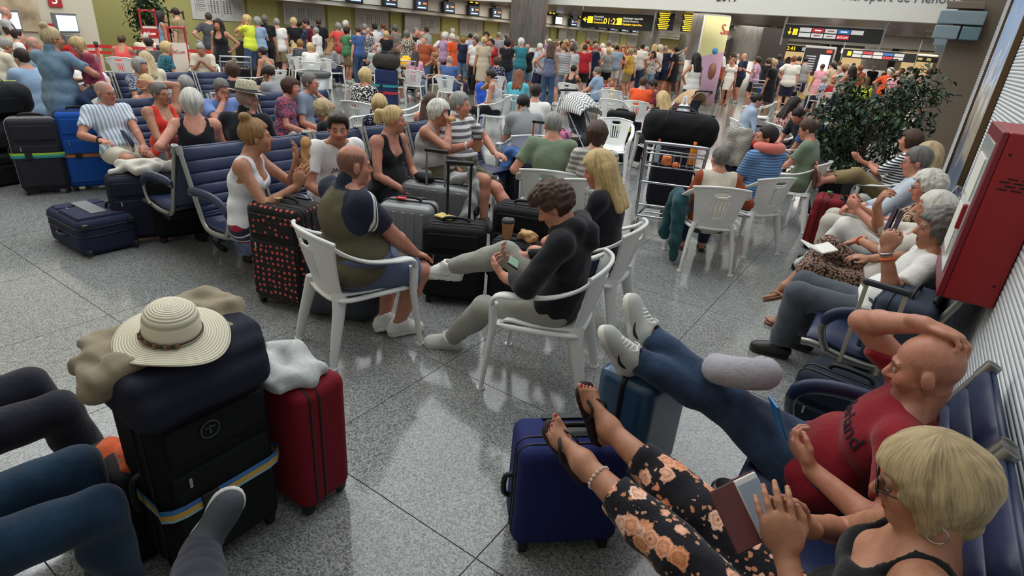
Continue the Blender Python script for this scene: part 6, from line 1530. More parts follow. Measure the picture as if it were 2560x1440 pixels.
m = MB(); m.sweep([(.1025 * math.cos(a), .1025 * math.sin(a), .016) for a in np.linspace(0, 6.28, 48, endpoint=False)], .003, 5, closed=True); m.obj('cord', plain('cord_dark', (36, 30, 34), .7), hat)
for k in range(15):
    a = -2.35 + k * .115; m = MB(); r_ = .006 + .002 * (k % 3); m.lathe([(0, -r_), (r_ * .8, -r_ * .6), (r_, 0), (r_ * .8, r_ * .6), (0, r_)], 10); o = m.obj('bead', plain('bead%d' % (k % 3), ((92, 54, 30), (44, 34, 28), (112, 80, 50))[k % 3], .35), hat); o.location = (.107 * math.cos(a), .107 * math.sin(a), .016)
heap('dark tote bag with orange lining between the left sitters and the big case', 'bag', 'tote_bag', (-2.06, .56, 0), [('b', (0, 0, .2), (.15, .08, .2), .05), ('e', (.0, .02, .4), (.14, .07, .04))], softmat((34, 30, 34)), .006, 24, .011)
heap('orange and khaki cloth stuffed in the tote bag at the left', 'cloth', 'cloth', (-2.06, .60, .38), [('e', (0, 0, .03), (.12, .06, .035)), ('c', (-.1, 0, .02), (.1, .03, .04), .03, .035)], F_((196, 84, 40), 'camo', (196, 84, 40), 1, .85, (150, 130, 96)), .008, 40, .009)
heap('beige crossbody bag on the lap of the person in blue jeans', 'bag', 'handbag', (-2.1, .18, .66), [('b', (0, 0, .06), (.12, .06, .07), .04)], softmat((166, 140, 104)), .004, 30, .01)
# ---- luggage, centre
suitcase('black suitcase with coral polka dots beside the olive polo', (-3.42, 2.32), math.radians(196), .44, .32, .76, (22, 20, 22), mat=F_((24, 22, 24), 'polka', (206, 84, 74), 1.15), tagc=(206, 176, 120))
duffel('grey and black holdall on the floor behind the olive polo', (-2.98, 2.42), math.radians(24), .56, .3, .3, (62, 66, 74))
suitcase('black suitcase lying flat under the upper silver suitcase', (-3.3, 3.78), math.radians(20), .68, .46, .26, BL, wheels=0)
s1_ = suitcase('silver-grey hard suitcase lying on top with a grey towel over it', (-3.3, 3.8), math.radians(20), .66, .3, .42, (112, 114, 116), 'hard', base=.262, wheels=0, ext=.3)
suitcase('silver-grey hard suitcase with red tag standing before the sandwich eater', (-3.12, 3.22), math.radians(205), .44, .29, .66, (126, 128, 130), 'hard', tagc=(206, 50, 60))
heap('grey towel hanging over the upper silver suitcase', 'towel', 'towel', (-3.1, 3.88, .66), [('c', (-.1, 0, .06), (.06, .03, .1), .06, .05), ('c', (.06, .03, .1), (.1, -.02, .2), .05, .03), ('c', (.12, 0, .05), (.14, -.12, -.2), .05, .06), ('c', (.14, -.12, -.2), (.13, -.14, -.36), .055, .05)], F_((136, 138, 136), 'heather', (160, 162, 160)), .009, 36, .01)
heap('small black pouch on the upper silver suitcase', 'bag', 'pouch', (-3.42, 3.72, .69), [('e', (0, 0, .03), (.11, .07, .04))], softmat((20, 20, 22)), .004, 30, .01)
suitcase('black upright suitcase with raised black handle beside the black hoodie', (-2.6, 3.18), math.radians(212), .46, .3, .62, (18, 18, 20), ext=.42, pole=(24, 24, 26), wheels=2)
heap('flat yellow paddle-shaped fan on the black upright suitcase', 'fan', 'hand_fan', (-2.72, 3.2, .625), [('b', (0, 0, .008), (.08, .05, .009), .009)], F_((206, 186, 110)), .001, 20, .006)
suitcase('black suitcase standing beside the sage t-shirt', (-2.42, 3.86), math.radians(200), .5, .3, .66, (22, 22, 24))
suitcase('small black case carrying the coffee cup and paper bag', (-2.18, 3.38), math.radians(200), .36, .24, .54, (24, 24, 26))
cup('brown paper coffee cup with black lid on the small black case', (-2.24, 3.34, .545), s=1.15)
heap('crumpled brown paper bag beside the coffee cup', 'paper bag', 'paper_bag', (-2.11, 3.42, .545), [('b', (0, 0, .035), (.07, .045, .035), .02)], plain('brown_paper', (186, 146, 98), .8), .008, 60, .007)
# ---- luggage, left row
suitcase('navy suitcase with grey panel lying flat on the left floor', (-5.2, 1.88), -R90, .44, .3, .68, (34, 40, 64), base=.155, lay=(R90, 0), wheels=2)
m = MB(); m.box((0, 0, 0), (.12, .4, .012), .004); o = m.obj('grey_band', plain('band_grey', (112, 114, 116), .7), bpy.data.objects[[o_.name for o_ in bpy.data.objects if o_.get('label', '').startswith('navy suitcase with grey panel')][0]]); o.rotation_euler = (R90, 0, 0); o.location = (0, .172, .36)
suitcase('dark navy tall suitcase under the white cloth', (-5.4, 2.2), math.radians(250), .4, .27, .6, (28, 30, 46), wheels=2)
suitcase('black tall suitcase next to the bench arm', (-5.24, 2.46), math.radians(250), .42, .27, .6, (15, 15, 18), wheels=2)
heap('white cotton top bundled on the dark tall suitcases', 'cloth', 'white_top', (-5.34, 2.26, .6), [('e', (0, 0, .06), (.15, .12, .06)), ('c', (-.12, -.1, .06), (.1, .05, .08), .05, .06), ('c', (.0, .1, .05), (.12, .2, .06), .06, .05), ('c', (-.12, -.1, .05), (-.1, -.2, .02), .03, .025)], F_((214, 208, 196)), .012, 36, .011)
suitcase('charcoal suitcase with lime and teal strap by the left bench', (-7.52, 2.22), math.radians(248), .42, .32, .78, (38, 38, 46), zipc=(150, 150, 150), strap=[(.42, .055, ((170, 200, 60), (60, 170, 140), (40, 120, 120)))])
suitcase('bright blue tall suitcase with orange strap by the left bench', (-7.42, 2.62), math.radians(250), .44, .34, .84, (24, 76, 156), strap=[(.4, .045, ((60, 60, 80), (190, 90, 50), (150, 110, 60)))])
suitcase('black suitcase lying under the pile of bags at the left edge', (-8.25, 2.12), math.radians(-80), .7, .5, .34, BL, wheels=0)
duffel('black holdall with lime piping in the middle of the left pile', (-8.25, 2.12), math.radians(-80), .72, .45, .34, (24, 25, 26), base=.345, trim=plain('lime', (160, 190, 60), .5))
duffel('big black bag on top of the left pile', (-8.28, 2.1), math.radians(-78), .78, .46, .36, (20, 21, 24), base=.69, trim=plain('lime', (160, 190, 60), .5))
backpack('black rucksack standing at the far left below the bag pile', (-7.9, 1.62), math.radians(-70), (22, 22, 26))
# ---- right side
trolley('steel trolley loaded with a black bag beside the cream gilet', -2.06, 6.2, math.radians(20))
suitcase('dark patterned suitcase standing on the loaded steel trolley', (-2.12, 6.42), math.radians(20), .46, .34, .7, (26, 27, 38), base=.21)
duffel('large black bag lying across the loaded steel trolley', (-2.14, 6.5), math.radians(16), .82, .42, .36, (18, 18, 20), base=.912)
bottle('orange soda bottle in the trolley basket', tuple(at(1730, 400, .86)[:2]) + (.81,), (232, 150, 30), (240, 120, 30), 1.15, None, (232, 110, 40))
bottle('small clear water bottle in the trolley basket', (-2.12, 5.86, .81), (190, 205, 210), (200, 60, 60), .8)
heap('orange snack packet in the trolley basket', 'packet', 'snack_packet', (-1.98, 5.78, .81), [('b', (0, 0, .05), (.05, .03, .05), .02)], plain('packet_orange', (220, 120, 60), .4), .004, 60, .007)
m = MB(); t = thing('orange', 'single orange fruit in the trolley basket', 'fruit', (-1.86, 5.72, .842)); m.lathe([(.033 * math.sin(a), -.033 * math.cos(a)) for a in np.linspace(0, math.pi, 10)], 14); m.obj('peel', plain('orange_peel', (226, 110, 40), .5, 0, 300, .1), t)
uni = suitcase('pale pink and white small suitcase with flowers and closed eyelashes', (-3.72, 10.0), math.radians(196), .38, .24, .56, (206, 190, 216), 'hard', ext=.32)
for s in (-1, 1): m = MB(); m.sweep(curve([(s * .1, .135, .24), (s * .07, .137, .215), (s * .04, .135, .235)], 8), .005, 5); m.obj('eyelash', plain('lash', (70, 60, 90), .6), uni)
for k in range(6): m = MB(); m.lathe([(0, .008), (.024, .004), (.028, 0), (0, -.004)], 9); o = m.obj('flower_print', plain('flower%d' % (k % 2), ((196, 40, 90), (226, 110, 140))[k % 2], .5), uni); o.location = (-.1 + k * .04, .136, .3 + .012 * (k % 2)); o.rotation_euler = (-R90, 0, 0)
m = MB(); m.sweep([(0, .135, .33), (0, .135, .46)], [.02, .003], 8); m.obj('horn_print', plain('horn_gold', (206, 180, 120), .4), uni)
suitcase('tall black suitcase with a lime band behind the person with the brown bob', (-4.1, 9.3), math.radians(200), .46, .36, .86, (20, 21, 22), strap=[(.6, .07, ((176, 208, 60),))])
suitcase('black suitcase under the sandalled feet of the person in navy stripes', (-.68, 8.3), math.radians(100), .42, .28, .6, (22, 22, 24))
suitcase('small black cabin case with red clasp near the wall chairs', (-.36, 7.6), math.radians(110), .4, .26, .46, (24, 24, 27), tagc=(206, 40, 40))
suitcase('dark red fabric suitcase with green ribbon near the right bench', (-.52, 7.0), math.radians(95), .42, .27, .58, (122, 24, 30), tagc=(60, 140, 70))
suitcase('dark navy case with a long raised handle between the right benches', (.1, 3.02), math.radians(172), .42, .3, .5, (28, 34, 48), ext=.46, grip=(40, 42, 48), pole=(176, 168, 150), wheels=2)
suitcase('slate blue cabin suitcase standing on the right bench beside the white polo', (.27, 3.62), math.radians(80), .42, .28, .36, (52, 60, 74), base=.45, wheels=0, pole=(176, 168, 150), ext=.02)
suitcase('metallic blue hard suitcase under the white trainers of the person in red', (-.68, 2.24), math.radians(82), .42, .28, .64, (44, 78, 108), 'hard', plainf=True)
suitcase('royal navy fabric suitcase under the sandals of the person in floral trousers', (-.76, 1.69), math.radians(222), .44, .25, .53, (32, 40, 92), wheels=2, plainf=True)
# ---- small things held or resting
PH = plain('phone_black', (16, 17, 20), .2)
def phone(label, loc, rot, col, scr=(120, 140, 130), cat='phone', case=None, L=.145):
    t = thing('mobile_phone', label, cat, loc); t.rotation_euler = rot
    m = MB(); m.box((0, 0, 0), (.07, .009, L), .004, 2); m.obj('body', col, t)
    m = MB(); m.box((0, -.005, 0), (.062, .001, L * .8)); m.obj('screen', gl(scr, .5), t)
    if case: m = MB(); m.box((-.078, -.012, 0), (.075, .006, L * 1.04), .003, 2); m.obj('case_flap', case, t); m = MB(); m.box((0, .0065, 0), (.078, .004, L * 1.05), .0015, 1); m.obj('case_back', case, t)
    return t
def orient(t, nrm_, up_):
    z = nrm(up_); y = nrm(-(np.asarray(nrm_, float) - z * (np.asarray(nrm_, float) @ z))); x = np.cross(y, z)
    t.rotation_euler = Matrix((x, y, z)).transposed().to_euler()
def face(frm, to): d = Vector(np.asarray(to, float) - np.asarray(frm, float)); return d
hc = boy['tow'](boy['HC']); pc = at(1283, 655, .74); t = phone('black phone held sideways by the person in the black hoodie', pc, (0, 0, 0), PH, (90, 120, 100)); t.rotation_euler = (Vector(hc - pc).to_track_quat('-Y', 'Z') @ Euler((0, R90, 0)).to_quaternion()).to_euler()
hc = lady['tow'](lady['HC']); pc = at(1893, 1262, .92); t = phone('white phone in brown leather flip case held by the person in floral trousers', pc, (0, 0, 0), plain('phone_white', (215, 215, 212), .3), (90, 98, 106), case=plain('leather_brown', (92, 44, 42), .5)); orient(t, (.45, -.45, .8), (-.62, .25, .6))
hc = bald['tow'](bald['HC']); pc = at(1945, 1045, .84); t = phone('blue-edged phone in the lowered hand of the person in red', pc, (0, 0, 0), plain('phone_blue', (40, 110, 170), .3), (60, 60, 60)); t.rotation_euler = Vector(hc - pc).to_track_quat('-Y', 'Z').to_euler()
hc = polo['tow'](polo['HC']); pc = at(2230, 548, 1.09); t = phone('phone in purple case held up by the person in white polo', pc, (0, 0, 0), PH, case=plain('case_purple', (58, 34, 62), .5), L=.15); t.rotation_euler = Vector(hc - pc).to_track_quat('-Y', 'Z').to_euler()
def pillow(label, loc, yaw, col, tilt=0, r=.1, rad=.05):
    t = thing('neck_pillow', label, 'pillow', loc, yaw); t.rotation_euler = (tilt, 0, yaw); m = MB(); a = np.linspace(math.radians(-50), math.radians(230), 26)
    m.sweep([(r * math.cos(q), r * math.sin(q) * 1.15, 0) for q in a], rad * np.clip(np.sin(np.linspace(.25, math.pi - .25, 26)) * 1.6, .45, 1.), 14); m.obj('cushion', col, t)
    m = MB(); m.sweep([(1.0 * r * math.cos(q), r * math.sin(q) * 1.15, rad * .98) for q in a[3:-3]], .002, 4); m.obj('seam', plain('seam_grey', (90, 90, 92), .8), t); return t
pillow('grey neck pillow lying on outstretched jeans', at(1850, 925, .80), math.radians(215), F_((156, 154, 162), 'heather', (172, 170, 176)), math.radians(24), .088, .062)
n_ = bpm['tow'](bpm['NB']); pillow('coral pink neck pillow round the neck of the person in striped polo', (n_[0], n_[1], n_[2] + .045), math.radians(58 + 180), F_((216, 122, 110)), .0, .105, .052)
# cloths hanging on chairs, small bags
p_ = gvl['tow'](V(-.33, .05, .0)); heap('teal jumper hanging from the arm of the white chair', 'jumper', 'jumper', (p_[0], p_[1], 0), [('c', (0, .04, .66), (.02, -.06, .64), .06, .07), ('c', (-.03, .05, .62), (-.05, .1, .3), .06, .06), ('c', (-.05, .1, .3), (-.05, .08, .22), .05, .05), ('c', (.0, -.08, .6), (.02, -.12, .25), .07, .055), ('c', (.02, -.12, .25), (.03, -.12, .06), .055, .04)], F_((40, 78, 84)), .009, 34, .01, None, math.radians(30))
p_ = stw['tow'](V(-.05, .22, .6)); heap('taupe shoulder bag on the lap of the person in navy stripes', 'bag', 'handbag', p_, [('b', (0, 0, .06), (.15, .1, .08), .06)], softmat((122, 108, 96)), .005, 24, .011)
p_ = rdw['tow'](V(.1, .25, .6)); heap('dark red handbag on the lap of the person in the red top', 'bag', 'handbag', p_, [('b', (0, 0, .08), (.16, .08, .1), .05)], softmat((100, 26, 34)), .005, 24, .011)
p_ = leop['tow'](V(-.12, .34, .6)); t = thing('paperback_book', 'open paperback book in the hand of the person in leopard trousers', 'book', (p_[0] - .08, p_[1] - .12, .68), .5)
for s in (-1, 1): m = MB(); m.box((s * .055, 0, .015), (.11, .17, .012), .002); o = m.obj('page_block', plain('paper', (220, 218, 210), .8), t); o.rotation_euler = (0, -s * .35, 0)
p_ = tank['tow'](V(-.02, .42, 1.05)); heap('filled baguette in a paper sleeve held by the person in the white vest', 'sandwich', 'sandwich', p_, [('c', (0, 0, -.1), (.01, .02, .07), .035, .03), ('e', (.01, .02, .1), (.03, .03, .03))], plain('bread', (196, 146, 92), .7), .004, 60, .007)
p_ = whe['tow'](V(.03, .25, 1.11)); heap('small sandwich at the mouth of the person in the grey vest', 'sandwich', 'sandwich', p_, [('b', (0, 0, 0), (.05, .035, .02), .015)], plain('bread', (196, 146, 92), .7), .003, 60, .006)
p_ = wpc['tow'](V(.24, .42, .84)); cup('paper coffee cup held by the person in the striped polo', p_ + V(0, 0, -.05), s=1.1)
# trilby on the man of the back-to-back bench
p_ = htm['tow'](htm['HC']); t = thing('trilby_hat', 'speckled straw trilby with grey band on the person in black polo', 'hat', (p_[0], p_[1], p_[2] + .075), math.radians(40 - 46)); t.rotation_euler = (-.12, .0, math.radians(-6))
TR_ = F_((222, 218, 196), 'spots', (150, 140, 110), 6.); m = MB(); m.lathe([(.1, 0), (.097, .05), (.086, .1), (.06, .112), (.02, .1), (0, .098)], 30); m.obj('crown', TR_, t); m = MB(); m.lathe([(.1025, .004), (.1015, .03)], 30); m.obj('band', plain('band_dk', (70, 72, 76), .7), t)
G = np.array([[(r_ * math.cos(a), r_ * math.sin(a) * 1.12, .012 * ((r_ - .1) / .05) * (1 if math.sin(a) < 0 else -1.2) * abs(math.sin(a))) for a in np.linspace(0, 2 * math.pi, 37)] for r_ in np.linspace(.097, .152, 5)]); m = MB(); m.shell(G[:, ::-1], .004); m.obj('brim', TR_, t)
plant('leafy dark green fig by the ribbed wall behind the seated row', -.5, 9.3, 1.78, .8, 4200, 3, low=.22, leafl=.085)
plant('leafy fig standing before the olive wall beside the kiosks', -17.1, 8.1, 2.6, .55, 1200, 5, leafl=.11)
# ------------------------------------------------------------------ the crowd: a few bodies built once, copied person by person
CN = dict(white=(224, 222, 216), cream=(208, 198, 176), grey=(140, 142, 144), lgrey=(176, 178, 178), dgrey=(74, 76, 80), black=(26, 26, 30), navy=(34, 40, 66), blue=(66, 92, 140), sky=(140, 164, 190), teal=(50, 120, 130), aqua=(92, 180, 194), red=(166, 36, 44), coral=(220, 84, 80), pink=(222, 160, 176), orange=(222, 86, 44), maroon=(104, 34, 50), lavender=(172, 140, 172), beige=(186, 170, 146), taupe=(136, 122, 110), olive=(92, 92, 66), khaki=(150, 132, 98), green=(80, 130, 90), brown=(96, 74, 58), yellow=(214, 214, 60), denim=(60, 84, 116), ldenim=(112, 140, 166), rust=(150, 74, 46), mustard=(204, 164, 70), lemon=(214, 226, 70))
def cm(c):
    if isinstance(c, str) and ':' in c:
        k, a, b = c.split(':'); return F_(CN[a], k, CN[b], 1.4)
    return F_(CN[c])
A0 = dict(res=.02)
def mk(**k):
    kw = dict(A0); kw.update(k); r = person('crowd', (0, 0, -50), 0, **kw); return [r['T'], r['HC'], False]
W_, B_ = cm('white'), cm('navy')
ARCH = dict(
    m1=mk(g='m', sit=False, fat=1.25, top=('tee', W_, 'crew'), bot=('shorts', B_), shoe=('sneaker', WS, WSO), hair=('short', 'grey'), arms=('down', 'hip'), legs=('stand', 'stand')),
    m2=mk(g='m', sit=False, fat=1.1, top=('polo', W_, 'collar'), bot=('trousers', B_), shoe=('shoe', BS, DSO), hair=('short', 'dark'), arms=('down', 'down'), legs=('stand', 'step'), skin='tan'),
    m3=mk(g='m', sit=False, fat=1.3, top=('tee', W_, 'crew'), bot=('shorts', B_), shoe=('sneaker', GS, WSO), hair=('ring', 'grey'), arms=('sfold', 'sfold'), legs=('stand', 'stand'), skin='pink', hy=25),
    m4=mk(g='m', sit=False, top=('tee', W_, 'crew'), bot=('trousers', B_), shoe=('sneaker', WS, WSO), hair=('short', 'brown'), arms=('sphone', 'down'), legs=('stand', 'stand'), hp=20, hy=-30),
    f1=mk(g='f', sit=False, top=('tank', W_, 'v'), bot=('trousers', B_), shoe=('sandal', BRS, BRS), hair=('long', 'brown'), arms=('down', 'hip'), legs=('stand', 'stand'), skin='tan'),
    f2=mk(g='f', sit=False, fat=1.15, top=('tee', W_, 'scoop'), bot=('capri', B_), shoe=('sneaker', WS, WSO), hair=('bob', 'blond'), arms=('sfold', 'schin'), legs=('stand', 'stand'), hy=20, skin='pink'),
    f3=mk(g='f', sit=False, top=('dress', W_, 'scoop'), bot=None, shoe=('sandal', BRS, BRS), hair=('pony', 'blond'), arms=('down', 'down'), legs=('stand', 'step'), skin='tan', hy=-35),
    f4=mk(g='f', sit=False, fat=1.2, top=('tee', W_, 'crew'), bot=('shorts', B_), shoe=('sneaker', WS, WSO), hair=('fluff', 'white'), arms=('sphone', 'hip'), legs=('stand', 'stand'), skin='pink'),
    s1=mk(g='m', fat=1.3, lean=4, top=('tee', W_, 'crew'), bot=('shorts', B_), shoe=('sneaker', WS, WSO), hair=('short', 'grey'), arms=('lap', 'knee'), res=.016),
    s2=mk(g='m', fat=1.1, lean=0, slouch=22, top=('polo', W_, 'collar'), bot=('trousers', B_), shoe=('shoe', BS, DSO), hair=('short', 'dark'), arms=('phone', 'phone'), hp=24, res=.016, skin='tan'),
    s3=mk(g='m', fat=1.3, lean=6, top=('tee', W_, 'crew'), bot=('shorts', B_), shoe=('sneaker', WS, WSO), hair=('ring', 'grey'), arms=('fold', 'fold'), hy=-20, res=.016, skin='red'),
    w1=mk(g='f', fat=1.15, lean=4, top=('tee', W_, 'scoop'), bot=('trousers', B_), shoe=('sandal', BRS, BRS), hair=('bob', 'blond'), arms=('lap', 'lap'), hy=-15, res=.016, skin='pink'),
    w2=mk(g='f', lean=2, slouch=18, top=('long', W_, 'crew'), bot=('trousers', B_), shoe=('sneaker', WS, WSO), hair=('long', 'brown'), arms=('phone', 'lap'), hp=16, hy=14, res=.016),
    w3=mk(g='f', lean=-2, slouch=18, top=('tank', W_, 'v'), bot=('trousers', B_), shoe=('sandal', BRS, BRS), hair=('bun', 'dark'), arms=('chin', 'lap'), hp=8, res=.016, skin='tan'),
    w4=mk(g='f', fat=1.2, lean=4, slouch=18, top=('tee', W_, 'crew'), bot=('trousers', B_), shoe=('sneaker', WS, WSO), hair=('fluff', 'white'), arms=('lap', 'phone'), hp=10, res=.016, skin='pink'))
TOPN = dict(m1='t-shirt', m2='polo', m3='t-shirt', m4='t-shirt', f1='vest', f2='top', f3='dress', f4='top', s1='t-shirt', s2='polo', s3='t-shirt', w1='top', w2='long-sleeved top', w3='vest', w4='top')
POSN = dict(m1='hand on hip', m2='arms down', m3='arms folded', m4='with phone', f1='hand on hip', f2='hand at chin', f3='arms down', f4='with phone', s1='hands on knees', s2='with phone', s3='arms folded', w1='hands in lap', w2='head bent', w3='hand at chin', w4='hands in lap')
PEOPLE = []
def put(arch, loc, yaw, top, hair, bot, scale=1., label=None, where='standing', group=None):
    A = ARCH[arch]; root = A[0]
    if A[2]:
        r = root.copy(); COL.objects.link(r); kids = []
        for ch in root.children:
            c = ch.copy(); COL.objects.link(c); c.parent = r; kids.append(c)
            for g_ in ch.children: d = g_.copy(); COL.objects.link(d); d.parent = c
    else: r = root; A[2] = True; kids = list(root.children)
    r.location = loc; r.rotation_euler = (0, 0, yaw); r.scale = (scale,) * 3
    for c in kids:
        k = c.data.name.split('.')[0]; m = None
        if k == 'top': m = cm(top)
        elif k in ('trousers', 'shorts', 'skirt'): m = cm(bot)
        elif k == 'hair': m = hairmat(HAIRC[hair])
        if m: c.material_slots[0].link = 'OBJECT'; c.material_slots[0].material = m
    tn = top.replace('spots:', 'patterned ').replace('hstripe:', 'striped ').replace('check:', 'checked ').replace('dots:', 'dotted ').split(':')
    tn = '-'.join(tn).replace('patterned-', 'patterned '); bn = bot if arch != 'f3' else ''
    bn = {'ldenim': 'pale denim', 'dgrey': 'dark grey', 'lgrey': 'pale grey'}.get(bn, bn); tn = tn.replace('lgrey', 'pale grey').replace('dgrey', 'dark grey').replace('ldenim', 'pale denim')
    hn = {'salt': 'greying', 'ash': 'ash blond', 'honey': 'light brown'}.get(hair, hair)
    r['label'] = label or ('person in %s %s%s, %s hair, %s, %s' % (tn, TOPN[arch].replace('long-sleeved top', 'pullover'), ', ' + bn + ' legs' if bn else '', hn, POSN[arch], where))
    r['group'] = group or {'standing': 'front of the standing crowd', 'seated': 'people seated in the middle of the hall', 'far queue': 'far check-in queue', 'far hall end': 'crowd at the far end'}[where]; r['category'] = 'person'; r.name = 'person'; PEOPLE.append(r); return r
def away(u):
    d = _w + _r * (u - 1280) / FPX; return math.atan2(-d[0], d[1])
def seat(u, v, rel, arch, top, hair, bot='denim', ch=True, sc=1., label=None):
    yaw = away(u) + math.radians(rel); h = ARCH[arch][1] * sc; R_ = rotz(yaw); q = at(u, v, h[2]); lim = -16.2 if q[1] < 7.2 else -17.3
    if q[0] < lim: t_ = lim / q[0]; q = V(0, 0, CAM_H) + (q - V(0, 0, CAM_H)) * t_; sc *= q[2] / h[2]; h = h * (q[2] / h[2])
    p = q - R_ @ h
    r = put(arch, (p[0], p[1], 0), yaw, top, hair, bot, sc, label, 'seated', None)
    if ch:
        f = R_ @ V(0, 1, 0); c = chair(('white plastic armchair under the %s' % r['label'].replace('seated', 'seated')).replace(', ', ' ')[:88].rsplit(' ', 1)[0], p[0] + f[0] * .03, p[1] + f[1] * .03, yaw)
    return r
def stand(u, v, rel, arch, top, hair, bot, label=None, D=None):
    hor = 163 + .08 * (u - 2340); D = D or min(22, max(13., 500 / max(v - hor, 5)))
    p = V(0, 0, CAM_H) + (_w + _r * (u - 1280) / FPX - _u * (v - 720) / FPX) * D
    if p[0] < -16.3: p = V(0, 0, CAM_H) + (p - V(0, 0, CAM_H)) * -16.3 / p[0]
    sc = min(1.12, max(.9, p[2] / ARCH[arch][1][2])); yaw = away(u) + math.radians(rel)
    return put(arch, (p[0], p[1], 0), yaw, top, hair, bot, sc, label)
# middle of the hall, seated
for a in [(935, 122, 40, 's3', 'lgrey', 'salt', 'denim'), (978, 140, -25, 's1', 'lgrey', 'dark', 'black'), (1038, 142, -10, 'w2', 'pink', 'dark', 'ldenim'), (1085, 142, 110, 'w3', 'black', 'honey', 'black'), (1125, 152, -20, 's3', 'blue', 'salt', 'navy'), (915, 192, -30, 'w1', 'spots:white:black', 'blond', 'dgrey'), (1225, 190, 75, 'w3', 'lgrey', 'dark', 'black'), (1243, 155, 0, 'w1', 'dots:navy:white', 'brown', 'navy'), (1297, 192, -10, 'w2', 'aqua', 'ginger', 'teal'), (1340, 232, -10, 's1', 'white', 'dark', 'beige'), (1434, 175, -15, 'w3', 'black', 'black', 'black'), (1492, 180, 70, 's1', 'sky', 'salt', 'denim'), (1608, 208, -10, 's1', 'orange', 'brown', 'navy'), (1632, 215, 100, 's2', 'maroon', 'dark', 'navy'), (1655, 250, 30, 'w2', 'black', 'blond', 'black'), (1640, 152, 40, 's1', 'lavender', 'grey', 'black'), (1788, 172, 60, 'w4', 'black', 'white', 'black'),
          (660, 98, -20, 'w1', 'hstripe:white:pink', 'brown', 'navy'), (693, 104, 40, 'w2', 'white', 'honey', 'navy'), (733, 107, 0, 'w2', 'cream', 'blond', 'navy'), (751, 110, 0, 'w1', 'dgrey', 'honey', 'black'), (776, 119, 0, 'w1', 'white', 'blond', 'white'), (792, 106, 160, 'w2', 'brown', 'honey', 'denim'), (811, 110, -30, 'w2', 'taupe', 'brown', 'black'), (829, 117, -40, 'w2', 'grey', 'honey', 'navy'), (656, 132, 40, 'w3', 'spots:beige:brown', 'dark', 'black'),
          (305, 102, -20, 'w3', 'coral', 'brown', 'white'), (362, 94, -10, 's1', 'cream', 'white', 'khaki'), (386, 88, -10, 's3', 'beige', 'white', 'khaki'), (373, 110, -20, 's1', 'dgrey', 'dark', 'khaki'), (418, 121, -75, 'w1', 'spots:navy:teal', 'blond', 'navy'), (442, 95, -10, 's1', 'white', 'brown', 'black'), (518, 88, -20, 's1', 'spots:white:sky', 'grey', 'khaki'), (502, 124, 170, 's2', 'cream', 'grey', 'taupe'), (558, 100, -40, 's2', 'dgrey', 'dark', 'black'), (582, 178, 0, 'w4', 'black', 'brown', 'black'), (973, 108, 0, 'w4', 'white', 'white', 'navy'),
          (2060, 200, 60, 'w1', 'spots:white:blue', 'grey', 'navy'), (2111, 205, 50, 'w4', 'pink', 'white', 'lgrey'), (2086, 205, 20, 'w1', 'red', 'ginger', 'black'), (1995, 187, -60, 'w3', 'white', 'dark', 'black'), (2050, 185, -30, 's1', 'sky', 'brown', 'navy'), (2075, 180, 20, 's1', 'grey', 'dark', 'black')]: seat(*a)
seat(1308, 262, 20, 's2', 'grey', 'black', 'denim', True, 1., 'person in grey hoodie and black cap with head on hand, seated')
seat(1526, 205, -120, 's1', 'red', 'honey', 'navy', True, .8, 'small person in red t-shirt seated beside the orange t-shirt')
seat(1530, 228, 0, 'w2', 'white', 'blond', 'pink', True, .68, 'small person with long blond hair on a white chair, back to us')
seat(55, 146, 30, 's1', 'sky', 'dark', 'navy', False, 1., 'person in pale shirt seated with back to us at far left')
seat(672, 186, 40, 's2', 'grey', 'dark', 'navy', False, 1., 'person in grey polo with dark hair behind the second bench')
for a in [(15, 116, -70, 's2', 'cream', 'grey', 'khaki', False), (45, 90, -80, 's1', 'white', 'dark', 'khaki', False), (84, 112, -60, 's3', 'sky', 'grey', 'navy', False), (24, 76, -40, 'w4', 'beige', 'brown', 'navy', False), (365, 152, 0, 'w2', 'cream', 'ash', 'navy', True), (230, 160, -40, 's2', 'white', 'salt', 'grey', False)]: seat(*a)
